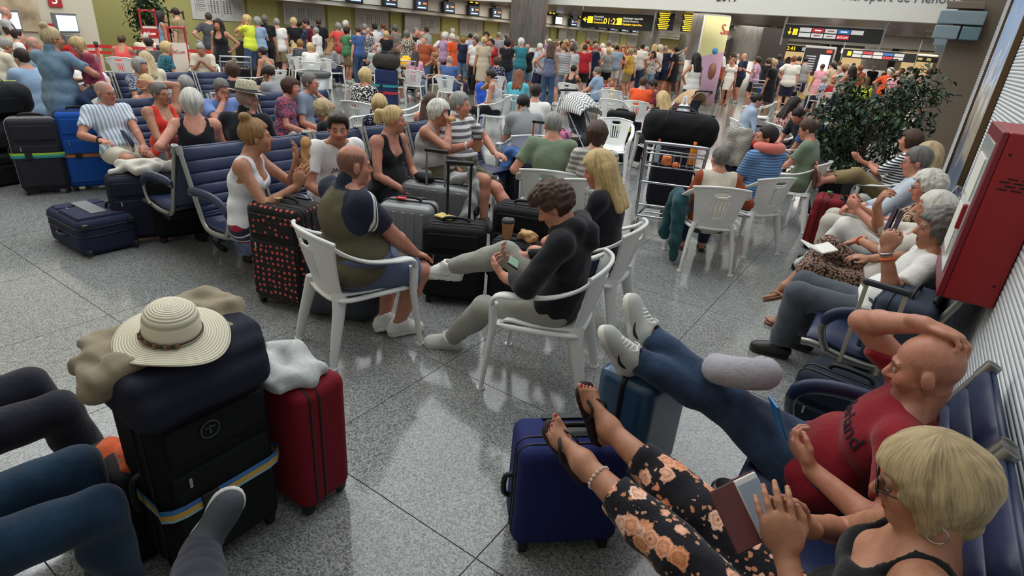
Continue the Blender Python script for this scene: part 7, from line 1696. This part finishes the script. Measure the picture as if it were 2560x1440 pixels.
# front of the standing crowd
for a in [(8, 32, -100, 'm3', 'lgrey', 'brown', 'denim'), (397, 42, -70, 'f1', 'sky', 'dark', 'navy'), (443, 35, 60, 'm4', 'khaki', 'dark', 'khaki'), (522, 45, 0, 'm1', 'dgrey', 'brown', 'khaki'), (547, 62, 150, 'f1', 'black', 'dark', 'black'), (643, 55, -30, 'f4', 'sky', 'grey', 'denim'), (662, 50, 0, 'm2', 'black', 'salt', 'black'), (692, 58, 0, 'm1', 'white', 'grey', 'khaki'), (735, 56, 0, 'f2', 'black', 'blond', 'black'), (747, 62, 0, 'f3', 'dots:navy:sky', 'dark', 'navy'), (770, 60, 120, 'm4', 'maroon', 'dark', 'denim'), (796, 52, 0, 'm2', 'black', 'brown', 'navy'), (846, 68, 10, 'f4', 'coral', 'grey', 'white'), (862, 62, -60, 'm1', 'white', 'white', 'navy'), (912, 70, 0, 'm1', 'dgrey', 'grey', 'black'), (938, 70, 40, 'm2', 'white', 'black', 'navy'), (958, 66, -10, 'm1', 'sky', 'ginger', 'khaki'), (971, 80, 80, 'f2', 'red', 'brown', 'white'), (988, 72, 10, 'f4', 'taupe', 'salt', 'taupe'), (1017, 87, -15, 'f2', 'spots:cream:black', 'salt', 'black'), (1040, 77, 15, 'm1', 'grey', 'grey', 'khaki'), (1068, 77, 60, 'm2', 'lgrey', 'brown', 'olive'), (1104, 88, -60, 'f1', 'pink', 'honey', 'pink'), (1131, 80, 0, 'm1', 'lgrey', 'white', 'lgrey'), (1175, 93, 10, 'm4', 'white', 'dark', 'khaki'), (1210, 103, 10, 'f3', 'beige', 'blond', 'beige'), (1246, 90, -20, 'm1', 'check:white:blue', 'grey', 'beige'), (1266, 94, -10, 'm2', 'sky', 'salt', 'navy'), (1218, 88, 140, 'f2', 'coral', 'dark', 'white'), (1292, 104, 40, 'f3', 'spots:black:white', 'dark', 'black'), (1321, 103, 0, 'm1', 'navy', 'grey', 'navy'), (1354, 95, 0, 'm1', 'lavender', 'white', 'beige'), (1378, 118, 0, 'f1', 'spots:taupe:blue', 'brown', 'denim'), (1404, 112, -10, 'm2', 'black', 'black', 'ldenim'), (1432, 108, 150, 'f2', 'spots:beige:brown', 'grey', 'khaki'), (1456, 118, -70, 'f1', 'pink', 'blond', 'lgrey'), (1488, 102, -10, 'm1', 'red', 'brown', 'denim'), (1470, 100, 30, 'm4', 'orange', 'ginger', 'navy'), (1523, 100, -20, 'm1', 'white', 'salt', 'beige'), (1542, 120, -10, 'f1', 'hstripe:sky:white', 'honey', 'ldenim'), (1558, 122, 170, 'f2', 'brown', 'honey', 'white'), (1577, 124, 20, 'f4', 'beige', 'ginger', 'pink'), (1607, 110, -20, 'm2', 'white', 'dark', 'denim'), (1637, 118, 0, 'f1', 'white', 'blond', 'white'), (1652, 122, 60, 'f4', 'white', 'white', 'navy'), (1665, 115, -30, 'm3', 'navy', 'grey', 'navy'), (1692, 122, 80, 'f3', 'black', 'dark', 'black'), (1718, 122, 150, 'm3', 'lgrey', 'grey', 'grey'), (1737, 125, 170, 'f2', 'taupe', 'honey', 'black'), (1772, 133, 20, 'm1', 'sky', 'dark', 'denim'), (1808, 138, 60, 'm2', 'black', 'dark', 'black'), (1835, 142, 90, 'f1', 'pink', 'dark', 'black'), (1862, 142, 120, 'm3', 'navy', 'grey', 'black'), (1896, 152, 80, 'f4', 'lavender', 'dark', 'black'), (1938, 160, 60, 'f3', 'black', 'blond', 'black'), (1950, 140, 20, 'm2', 'navy', 'dark', 'black'), (2014, 152, 0, 'm1', 'grey', 'dark', 'navy'), (2082, 165, 60, 'm1', 'beige', 'dark', 'khaki'), (1998, 150, 40, 'm4', 'dgrey', 'dark', 'black'), (2112, 172, 90, 'f2', 'lgrey', 'honey', 'navy'), (2132, 176, 40, 'f1', 'spots:black:taupe', 'dark', 'black'), (2152, 172, 20, 'f2', 'rust', 'ginger', 'brown'), (2275, 176, 60, 'm1', 'white', 'dark', 'navy'), (2325, 182, 40, 'f2', 'spots:white:black', 'brown', 'white')]: stand(*a)
stand(620, 50, 50, 'f2', 'lemon', 'blond', 'denim', 'person in a yellow safety vest beside the check-in desk at left')
stand(2163, 205, 10, 'f3', 'lemon', 'honey', 'black', 'person in a yellow safety vest with grey bands behind the fig', 13.5)
wp_ = stand(1742, 148, 40, 'f1', 'white', 'black', 'black', 'person in white t-shirt with dark bun walking with a folded parasol stroller', 14.)
ws_ = stand(1985, 148, 12, 'm1', 'white', 'ginger', 'navy', 'person in white short-sleeved shirt and navy shorts walking away', 19.)
# the rest of the queue, behind
rc = random.Random(11); taken = [(p.location[0], p.location[1]) for p in PEOPLE]
tops = ['white'] * 7 + ['black'] * 5 + ['grey', 'lgrey', 'navy', 'blue', 'sky', 'sky', 'coral', 'red', 'pink', 'cream', 'beige', 'taupe', 'olive', 'green', 'dgrey', 'lavender', 'mustard', 'teal', 'spots:white:navy', 'hstripe:white:navy', 'check:white:blue', 'spots:black:white', 'rust', 'orange', 'khaki']
k = tries = 0
while k < 150 and tries < 6000:
    tries += 1
    if k < 112: x = rc.uniform(-16.4, -8.); y = 11.5 + 17. * rc.random() ** 1.25
    else: x = rc.uniform(-7.5, -.3); y = rc.uniform(23., 38.)
    u_ = V(x, y, -.3); D = u_ @ _w; uu = 1280 + FPX * (u_ @ _r) / D
    if D < 16.5 or (x > -9. and y < 22.) or any((x - a[0]) ** 2 + (y - a[1]) ** 2 < .3 for a in taken) or any((x - a[0]) ** 2 + (y - a[1]) ** 2 < .9 for a in PILP): continue
    if uu < 560 or uu > 2330 or (x + 8.2) ** 2 + (y - 28.5) ** 2 < 7: continue
    if 1990 < uu < 2050 and D < 28 or (x + 3.9) ** 2 + (y - 27) ** 2 < 1: continue
    taken.append((x, y)); k += 1
    ar = rc.choice(['m1', 'm2', 'm3', 'm4', 'f1', 'f2', 'f3', 'f4'])
    put(ar, (x, y, 0), away(uu) + math.radians(rc.choice([0, 0, 10, -15, 20, 60, -60, 150, 180, 35])), rc.choice(tops), rc.choice(['grey', 'white', 'blond', 'brown', 'dark', 'black', 'honey', 'salt', 'ginger', 'ash']), rc.choice(['navy', 'black', 'denim', 'khaki', 'white', 'beige', 'dgrey', 'ldenim']), rc.uniform(.95, 1.06), None, 'far queue' if x < -7.6 else 'far hall end')
for k_, A in ARCH.items():
    if not A[2]: bpy.data.objects.remove(A[0])
# ------------------------------------------------------------------ left side: kiosks, belts, stands
CR = plain('kiosk_red', (176, 40, 44), .4); KG = plain('kiosk_grey', (120, 122, 124), .4, .4)
for k, (y, n_) in enumerate(((4.95, '2'), (6.05, '3'))):
    t = thing('check_in_kiosk', 'red and grey self-service kiosk %s on the cream wall' % ('partly cut off at the far left', 'with its whole screen in view')[k], 'kiosk', (-16.75, y, 0), math.radians(-62))
    m = MB(); m.box((0, 0, .45), (.5, .4, .9), .02); m.obj('pedestal', CR, t); m = MB(); m.box((0, 0, 1.), (.42, .3, .24), .02); m.obj('printer', KG, t)
    m = MB(); m.box((0, .02, 1.37), (.62, .1, .42), .015); m.obj('screen_case', KG, t); m = MB(); m.box((0, .075, 1.37), (.54, .01, .33)); m.obj('screen', gl((205, 222, 240), .6), t)
    m = MB(); m.box((0, .16, 1.0), (.3, .03, .05)); m.obj('slot', plain('slot_pale', (210, 190, 190), .5), t)
    t = thing('kiosk_number_sign', 'red square sign with a white %s above a kiosk' % ('two', 'three')[k], 'sign', (-17.07, y + .02, 1.86), math.radians(-90))
    m = MB(); m.box((0, 0, 0), (.27, .03, .34), .004, 1); m.obj('plate', CR, t); text('number', n_, .3, (.08, .018, -.1), (R90, 0, math.pi), WLET, t)
t = thing('wall_picture', 'sandy landscape picture at the upper left corner of the cream wall', 'picture', (-17.06, 4.2, 1.9), math.radians(-90))
def sandpic():
    m, nt, b = nodes('sand_picture'); n = N(nt, 'ShaderNodeTexNoise', Scale=1.6, Detail=5.); nt.links.new(coord(nt), n.inputs[0])
    nt.links.new(ramp(nt, n.outputs[0], [(.3, c3((110, 96, 78))), (.5, c3((186, 166, 132))), (.65, c3((206, 190, 160)))]), b.inputs['Base Color']); return m
m = MB(); m.box((0, 0, 0), (3.0, .03, 1.5)); m.obj('print', sandpic(), t)
posts = [(-15.85, 6.25), (-15.3, 5.2), (-15.2, 7.3), (-14.6, 8.5)]
for k, (x, y) in enumerate(posts):
    t = thing('barrier_post', '%s red queue barrier post from the left' % ORD[(1, 0, 2, 3)[k]], 'post', (x, y, 0), 0, 'queue barriers')
    m = MB(); m.lathe([(0, 0), (.16, 0), (.16, .02), (.03, .04), (.03, .98), (0, .98)], 16); m.obj('pole', CR, t); m = MB(); m.lathe([(.04, .94), (.045, 1.04), (0, 1.05)], 14); m.obj('cap', BLK, t)
for k, (a, b) in enumerate(((1, 0), (0, 2), (2, 3))):
    A, Bp = posts[a], posts[b]; dx, dy = Bp[0] - A[0], Bp[1] - A[1]
    for z_, nm in ((.95, 'upper'), (.82, 'lower')):
        t = thing('barrier_belt', '%s red belt between the %s queue posts' % (nm, ('left', 'middle', 'right')[k]), 'belt', (A[0], A[1], z_), math.atan2(dy, dx)); m = MB(); m.box((math.hypot(dx, dy) / 2, 0, 0), (math.hypot(dx, dy) - .08, .006, .07)); m.obj('webbing', plain('belt_red', (200, 44, 40), .6), t)
t = thing('sign_holder', 'red notice holder on top of a queue post', 'sign', (-15.3, 5.25, 1.05), math.radians(-50)); m = MB(); m.box((0, 0, .18), (.26, .02, .34), .004, 1); m.obj('plate', CR, t); m = MB()
for r_ in range(4): m.box((0, .012, .28 - r_ * .06), (.2, .003, .02))
m.obj('print', plain('print_orange', (230, 120, 90), .5), t); m = MB(); m.tube((0, 0, -.03), (0, 0, .03), .02); m.obj('clip', BLK, t)
def stand_sign(label, x, y, yaw, w, h, words, framec, arch=.3, red=False):
    t = thing('floor_sign', label, 'sign', (x, y, 0), yaw)
    m = MB(); m.sweep(curve([(-w / 2, 0, 0), (-w / 2, 0, h - .1), (-w / 2 + .06, 0, h), (w / 2 - .06, 0, h), (w / 2, 0, h - .1), (w / 2, 0, 0)], 30), .022, 6); m.obj('frame', framec, t)
    m = MB(); m.box((0, 0, h * .42), (w - .03, .02, h * .78)); m.obj('panel', plain('panel_cream', (224, 214, 200), .5), t)
    m = MB(); m.box((0, 0, .02), (w, .4, .04), .01); m.obj('base', framec, t)
    if red: m = MB(); m.box((0, .012, h * .72), (w - .04, .01, .22)); m.obj('header', CR, t); text('words', 'Jet2.com', .1, (.2, .02, h * .7), (R90, 0, math.pi), WLET, t)
    for i, wd_ in enumerate(words): text('words', wd_, .085, (w * .4, .014, h * .6 - i * .13), (R90, 0, math.pi), CR, t)
    return t
stand_sign('tall red framed notice stand with red words beside the fig at left', -16.0, 7.55, math.radians(-65), .5, 1.75, ['PLEASE', 'HAVE', 'YOUR BAG', 'READY'], CR, red=True)
t = stand_sign('white rounded notice stand with red frame left of the olive wall', -13.2, 6.75, math.radians(-65), .5, 1.5, [], CR); text('words', 'Jet2.com', .1, (.2, .014, 1.02), (R90, .05, math.pi), CR, t)
stand_sign('dark framed empty notice stand by the olive wall', -17.3, 8.9, math.radians(-65), .6, 1.75, [], plain('frame_brown', (70, 44, 40), .5))
t = thing('camera_tripod', 'black video camera on a tripod beside the left fig', 'tripod', (-16.6, 8.15, 0), 0)
for a_ in (0, 2.1, 4.2): m = MB(); m.tube((.35 * math.cos(a_), .35 * math.sin(a_), 0), (0, 0, 1.2), .018); m.obj('leg', BLK, t)
m = MB(); m.box((0, 0, 1.35), (.14, .4, .18), .03); m.obj('camera_body', BLK, t); m = MB(); m.tube((0, 0, 1.15), (0, 0, 1.28), .04); m.obj('head', BLK, t); m = MB(); m.tube((0, -.2, 1.37), (0, -.42, 1.37), .05); m.obj('lens', BLK, t)
for k in range(6):
    t = thing('check_in_desk', 'dark check-in desk counter, %s from the left behind the queue' % ORD[k], 'counter', (LX + 1.3, 11.2 + k * 3.1, 0), -R90, 'check-in desks')
    m = MB(); m.box((0, 0, .55), (1.7, .7, 1.1), .02); m.obj('body', plain('desk_dark', (52, 44, 42), .4), t); m = MB(); m.box((0, .05, 1.12), (1.8, .85, .05), .01); m.obj('top', plain('desk_top', (110, 100, 92), .4), t)
# ------------------------------------------------------------------ middle of the hall: bin, prams, carts, bags
x, y = at(778, 232)[:2]; t = thing('waste_bin', 'round grey waste bin with a dark rim among the white chairs', 'bin', (-10.8, 8.3, 0), 0)
m = MB(); m.lathe([(0, 0), (.27, 0), (.3, .78), (0, .78)], 30); m.obj('body', plain('bin_grey', (170, 172, 172), .35, .4), t); m = MB(); m.lathe([(.31, .76), (.34, .8), (.34, .86), (.25, .88), (.22, .82), (0, .8)], 30); m.obj('rim', plain('bin_rim', (74, 76, 78), .4), t)
def stroller(label, x, y, yaw, canopy, frame=(140, 142, 144), fold=False):
    t = thing('stroller', label, 'stroller', (x, y, 0), yaw); fm = plain('stroller_frame_%d' % frame[0], frame, .35, .7)
    for s in (-.2, .2):
        m = MB(); m.tube((s, -.45, 1.02), (s, .4, .12), .014); m.obj('push_tube', fm, t); m = MB(); m.tube((s, .05, .55), (s, -.3, .1), .013); m.obj('rear_leg', fm, t)
        for yy in (.42, -.32):
            m = MB(); m.M = np.array(Matrix.Translation((s, yy, .085)) @ Euler((0, R90, 0)).to_matrix().to_4x4()); m.lathe([(0, -.025), (.075, -.025), (.085, 0), (.075, .025), (0, .025)], 16); m.obj('wheel', WHEEL, t)
    m = MB(); m.sweep(curve([(-.2, -.45, 1.02), (-.2, -.5, 1.07), (.2, -.5, 1.07), (.2, -.45, 1.02)], 14), .02, 8); m.obj('handle', BLK, t)
    m = MB(); G = np.array([[(x_, y_, z_) for x_ in np.linspace(-.19, .19, 4)] for (y_, z_) in ((-.28, .85), (-.12, .5), (.0, .42), (.2, .42), (.26, .25))]); m.shell(G, .02); m.obj('seat', softmat((60, 62, 68)), t)
    if canopy:
        G = np.array([[(.25 * math.cos(a) , -.2 + .42 * math.sin(b) , .72 + .36 * math.cos(b) * math.sin(a)) for a in np.linspace(.1, math.pi - .1, 17)] for b in np.linspace(-.5, 1.15, 12)]); m = MB(); m.shell(G, .008); m.obj('canopy', canopy, t)
    m = MB(); m.box((0, -.05, .25), (.34, .34, .12), .04); m.obj('basket', softmat((40, 42, 46)), t)
    return t
def chevron():
    m, nt, b = nodes('chevron_cloth'); L = nt.links.new; sp = N(nt, 'ShaderNodeSeparateXYZ'); L(coord(nt, (18, 18, 18)), sp.inputs[0])
    pp = N(nt, 'ShaderNodeMath', operation='PINGPONG'); L(sp.outputs[0], pp.inputs[0]); pp.inputs[1].default_value = .8
    ad = N(nt, 'ShaderNodeMath', operation='ADD'); L(pp.outputs[0], ad.inputs[0]); L(sp.outputs[1], ad.inputs[1]); fr = N(nt, 'ShaderNodeMath', operation='FRACT'); L(ad.outputs[0], fr.inputs[0])
    L(ramp(nt, fr.outputs[0], [(0, c3((226, 226, 222))), (.5, c3((128, 130, 132)))], 'CONSTANT'), b.inputs['Base Color']); b.inputs['Roughness'].default_value = .9; return m
stroller('grey stroller with a chevron patterned canopy among the white chairs', -4.75, 9.2, math.radians(-110), chevron())
stroller('tan folded parasol stroller pushed by the walking person in white', -4.35, 13.3, math.radians(60), F_((190, 158, 124)), (150, 130, 110))
p_ = at(1700, 240, .75); heap('white carrier bag hanging from the tan stroller', 'bag', 'carrier_bag', (-4.2, 12.75, .45), [('b', (0, 0, .16), (.13, .09, .16), .06), ('c', (-.06, 0, .3), (-.02, 0, .5), .025, .012), ('c', (.06, 0, .3), (.02, 0, .5), .025, .012)], plain('carrier_white', (222, 224, 226), .5), .006, 40, .012)
pb = [('grey rucksack beside the person in sage t-shirt', -2.75, 5.55, 20, (84, 88, 96), (60, 62, 68)), ('small pink patterned rucksack on the chevron stroller', -4.9, 8.75, 40, (206, 120, 160), (220, 150, 180)), ('dark rucksack on the floor by the white-polo coffee holder', -4.0, 6.35, 60, (34, 36, 42), None), ('beige rucksack behind the second bench', -5.9, 5.55, 90, (182, 156, 140), (170, 140, 126)), ('dark blue rucksack on the floor behind the first bench', -5.4, 5.75, 70, (40, 50, 74), None), ('maroon rucksack on a chair behind the orange t-shirt', -5.0, 12.1, 10, (106, 34, 46), None), ('dark leather-look bag behind the red neck cushion', -2.0, 10.4, 20, (40, 40, 40), None)]
for lb, x, y, dg, c1, c2 in pb: backpack(lb, (x, y), math.radians(dg), c1, c2)
suitcase('navy suitcase with red and teal crossed straps near the waste bin', (-10.3, 9.9), math.radians(215), .48, .36, .95, (36, 48, 84), strap=[(.45, .06, ((176, 40, 50),)), (.6, .05, ((40, 140, 140),))])
duffel('brown-black bag on top of the navy strapped suitcase', (-10.3, 9.9), math.radians(20), .6, .4, .32, (52, 46, 42), base=.952)
suitcase('big black suitcase lying on its side in the middle aisle', (-7.6, 9.2), math.radians(20), .75, .4, .5, (26, 26, 28), wheels=0)
suitcase('navy suitcase with raised orange handle behind the sage t-shirt person', (-3.5, 5.7), math.radians(200), .42, .3, .6, (34, 36, 48), ext=.42, pole=(214, 92, 40))
suitcase('black suitcase with tray on top before the sage t-shirt person', (-3.05, 5.35), math.radians(205), .4, .28, .72, (24, 24, 28))
cup('small white paper cup on the tall black suitcase', (-3.0, 5.3, .725), (214, 206, 196), False, .8)
heap('blue fleece jacket laid over the bags beside the coffee holder', 'jacket', 'jacket', (-3.72, 5.9, .5), [('b', (0, 0, .12), (.25, .2, .06), .05), ('c', (-.2, -.1, .1), (-.24, -.2, -.15), .08, .06), ('c', (.1, -.15, .1), (.12, -.24, -.12), .08, .06)], F_((70, 104, 160)), .012, 26, .014)
duffel('dark holdall under the blue fleece jacket', (-3.72, 5.9), math.radians(20), .55, .36, .55, (34, 36, 44))
heap('royal blue raincoat hanging on the back of a white chair', 'jacket', 'raincoat', (-8.4, 11.0, 0), [('c', (0, 0, .72), (.04, 0, .4), .12, .1), ('c', (.04, 0, .4), (.0, .02, .06), .1, .06)], F_((40, 84, 190)), .014, 24, .018)
heap('teal bag behind the first bench beside a raised handle', 'bag', 'shopping_bag', (-5.2, 6.1, .0), [('b', (0, 0, .32), (.2, .14, .3), .08), ('c', (-.1, 0, .55), (.1, 0, .66), .07, .05)], F_((30, 126, 140)), .012, 20, .016)
bottle('clear water bottle with red cap among the bags behind the first bench', (-5.55, 5.35, .52), (190, 205, 214), (200, 40, 50), 1.2)
suitcase('black case with the water bottle on it behind the first bench', (-5.55, 5.35), math.radians(60), .36, .26, .51, (26, 28, 34), ext=.25, pole=(30, 30, 32))
p_ = at(1905, 300, .8); heap('black and white woven shawl over the rucksack in front of the dark bun', 'shawl', 'shawl', (-2.05, 8.9, .35), [('b', (0, 0, .3), (.2, .12, .28), .1), ('c', (-.1, -.08, .3), (-.14, -.12, .0), .1, .06), ('c', (.1, -.08, .4), (.12, -.12, .1), .09, .06)], F_((32, 32, 34), 'check', (206, 198, 184), 2.2), .01, 24, .016)
backpack('dark blue rucksack under the woven shawl', (-2.05, 9.0), math.radians(200), (34, 40, 56), None, .62)
pillow('red neck pillow lying on the luggage behind the coral neck pillow', (-1.75, 9.0, .74), .6, F_((214, 60, 60)), .5, .12, .055)
suitcase('black case carrying the red neck pillow', (-1.75, 9.0), math.radians(200), .4, .28, .66, (26, 26, 30), ext=.3)
for k, (lb, u, v, dg) in enumerate((('trolley with dark cases at the edge of the far crowd', 1905, 246, -30), ('trolley with a black bag beside the navy jumper', 1968, 252, -20), ('trolley with a yellow bag among the white chairs', 1010, 250, 15), ('trolley parked beside the cream-shirted reader', 590, 262, 40))):
    p_ = at(u, v); D_ = (p_ - V(0, 0, CAM_H)) @ _w
    if D_ > 20: p_ = V(0, 0, CAM_H) + (p_ - V(0, 0, CAM_H)) * 20 / D_; p_[2] = 0
    trolley(lb, p_[0], p_[1], math.radians(dg + 30)); suitcase(('blue case on the ' if k == 0 else 'black case on the ') + lb, (p_[0], p_[1] + .15), math.radians(dg + 30), .44, .34, .62, (30, 70, 130) if k == 0 else (26, 26, 30), base=.212)
    if k == 2: heap('yellow bag on top of the trolley among the white chairs', 'bag', 'yellow_bag', (p_[0], p_[1] + .1, .83), [('b', (0, 0, .12), (.2, .12, .12), .08), ('e', (0, 0, .26), (.14, .06, .06))], F_((236, 180, 40)), .008, 24, .016)
# more luggage standing between the middle seats
rg = random.Random(5)
for k, (u, v, c_, nm) in enumerate(((1150, 205, (60, 40, 66), 'purple case near the person in blue t-shirt'), (1000, 118, (40, 60, 110), 'blue case behind the person in grey'), (1345, 205, (56, 58, 44), 'olive holdall by the pale sofa row'), (1480, 150, (40, 50, 72), 'slate case by the striped top'), (1455, 160, (150, 152, 154), 'ribbed silver case in the middle crowd'), (640, 170, (24, 24, 28), 'black cabin case before the grey polo person'), (700, 120, (70, 40, 60), 'plum case by the long-haired sitters'), (1690, 235, (110, 30, 40), 'red bag on the floor by the tan stroller'), (2090, 215, (190, 40, 50), 'bright red case near the seated people behind the fig'))):
    p_ = at(u, v, .62)
    if (p_ - V(0, 0, CAM_H)) @ _w > 19: continue
    if 'holdall' in nm or 'bag' in nm: duffel(nm, p_, rg.uniform(0, 3), .6, .35, .36, c_)
    else: suitcase(nm, p_, rg.uniform(2.8, 4.), .42, .3, .62, c_, 'hard' if 'silver' in nm else 'soft')
# empty white chairs
for k, (x, y, dg, lb) in enumerate(((-6.95, 6.2, 150, 'empty white armchair at the left of the aisle pair'), (-6.65, 6.8, 140, 'empty white armchair at the right of the aisle pair'), (-4.0, 10.9, 20, 'empty white armchair left of the chevron stroller'), (-3.75, 8.3, 200, 'empty white armchair facing the brown-bobbed person'), (-11.6, 8.9, 30, 'empty white armchair beside the waste bin'), (-3.3, 16., 100, 'empty white armchair beside the black-uniformed person'), (-1.3, 15.5, 30, 'empty white armchair behind the person walking away'), (-.7, 15.9, 40, 'second empty white armchair behind the person walking away'), (-5.3, 11.6, 10, 'empty white armchair next to the red t-shirt'))): chair(lb, x, y, math.radians(dg))
# ------------------------------------------------------------------ printed words and marks on clothes
def decal(owner, part, words, p0, ex, ey, nrm_, size, mat, logo=None):
    """thin letters laid onto the cloth surface"""
    T = owner['T']; po = [c for c in T.children if c.data and c.data.name.split('.')[0] == part][0]
    me = po.data; n = len(me.vertices); co = np.zeros(n * 3, np.float32); me.vertices.foreach_get('co', co); co = co.reshape(-1, 3)
    bv = BVHTree.FromPolygons([Vector(c) for c in co], [tuple(p.vertices) for p in me.polygons])
    o = text('print', words, size, (0, 0, 0), (0, 0, 0), mat, po, .0004); d = o.data
    xm = max(v.co.x for v in d.vertices); ex = np.asarray(ex); n_ = np.asarray(nrm_)
    for v in d.vertices:
        a = (v.co.x - xm / 2) / .17; dr = ex * math.sin(a) + n_ * math.cos(a); c_ = V(*p0) + np.asarray(ey) * v.co.y
        hit = bv.ray_cast(Vector(c_ + dr * .5), Vector(-dr), .6)
        v.co = (hit[0] if hit[0] else Vector(c_ + dr * .17)) + Vector(dr) * (.0025 + .0015 * (v.co.z > 0))
    return o
f = bald['RT']; decal(bald, 'top', 'Sunderland', bald['M'] + bald['s2'] * .09 + f[0] * -.01, -f[0], nrm(bald['s2']), nrm(f[1]), .09, plain('print_navy', (24, 22, 34), .7))
f = wtee['RT']; decal(wtee, 'top', 'JACK', wtee['M'] + wtee['s2'] * .08, -f[0], nrm(wtee['s2']), nrm(f[1]), .07, plain('print_maroon', (90, 24, 50), .7))
# watch, wristbands, rings, earring, anklet
def band(owner, q, label, mat, t_=.94, r=.031, w=.012, face_=None, name='wristband'):
    s, e, h = owner['arm'][q][:3]; p = e + (h - e) * t_; d = nrm(h - e); a = nrm(np.cross(d, V(.3, .2, 1))); b = np.cross(d, a)
    m = MB(); m.sweep([p + a * r * math.cos(x) + b * r * math.sin(x) for x in np.linspace(0, 2 * math.pi, 18, endpoint=False)], w / 2, 6, closed=True, up=d, flat=.4) if False else m.sweep([p + a * r * math.cos(x) + b * r * math.sin(x) for x in np.linspace(0, 2 * math.pi, 18, endpoint=False)], w / 2, 6, closed=True)
    o = m.obj(name, mat, owner['T']); o['label'] = label
    if face_: m = MB(); m.box(p + V(0, 0, r + .002), (.034, .034, .008), .004); m.obj('watch_face', face_, o)
band(polo, 1, 'steel wristwatch', TUBE, .96, .031, .014, TUBE, 'wristwatch'); band(polo, 1, 'orange wristband', plain('band_orange', (230, 96, 40), .5), .84, .033, .016)
band(leop, 1, 'orange wristband', plain('band_orange', (230, 96, 40), .5), .93); band(sms, 0, 'black wristwatch', BLK, .95, .033, .014, BLK, 'wristwatch'); band(wpc, 0, 'white wristband', plain('band_white', (225, 225, 230), .5), .9, .034)
an, td, up, sd = lady['FT'][1]; ax = nrm(lady['leg'][1][1] - an); c0 = an + ax * .075; a = nrm(np.cross(ax, V(0, 1, 0.2))); b = np.cross(ax, a); ank = None
for k in range(16):
    x = k / 16 * 2 * math.pi; p = c0 + a * .042 * math.cos(x) + b * .042 * math.sin(x); m = MB(); m.lathe([(0, -.007), (.005, -.004), (.0062, 0), (.005, .004), (0, .007)], 8, p); m.obj('anklet_shell', plain('shell_white', (214, 200, 184), .4), lady['T'])
NAIL = plain('nail_red', (170, 22, 36), .25)
for qi, sx in ((0, 1), (1, -1)):
    an, td, up, sd = lady['FT'][qi]; ball = an - up * .058 + td * .115
    for i in range(5):
        b0 = ball + td * (.03 - .006 * i) + sd * -sx * FOOT_SIDE * (.03 - .0155 * i); L_ = (.034, .03, .027, .024, .02)[i]; r_ = (.0115, .0085, .008, .0078, .0075)[i]
        p = b0 + td * L_ * .92 + up * r_ * .82; I_ = np.array([sd, td, up]); th = np.linspace(0, 2 * math.pi, 10, endpoint=False)
        m = MB(); m.add([p + up * .002] + [p + sd * math.cos(x) * r_ * .62 + td * math.sin(x) * r_ * .8 - up * .0015 for x in th], t=[(0, 1 + k, 1 + (k + 1) % 10) for k in range(10)]); m.obj('toenail', NAIL, lady['T'])
c0 = lady['hp'](-.088, -.012, -.075); m = MB(); H_ = lady['HR']; m.sweep([c0 + H_[1] * .02 * math.cos(x) + H_[2] * .022 * math.sin(x) for x in np.linspace(0, 2 * math.pi, 20, endpoint=False)], .0022, 6, closed=True); m.obj('earring', plain('silver', (206, 200, 196), .2, .9), lady['T'])
s_, e_, h_ = boy['arm'][0][:3]; c0 = boy['hp'](.084, .0, -.03); m = MB(); m.sweep(curve([c0, c0 + V(0, 0, -.03), boy['NB'] + boy['RT'][0] * .06 + boy['RT'][1] * .1, boy['M'] + boy['RT'][1] * .16], 14), .0018, 5); m.obj('earphone_cord', plain('cord_white', (232, 232, 230), .5), boy['T'])
cup('brown takeaway cup with black lid on the bench beside the person in floral trousers', tuple(at(1795, 1300, .46)[:2]) + (.455,), (150, 112, 76), True, 1.15)
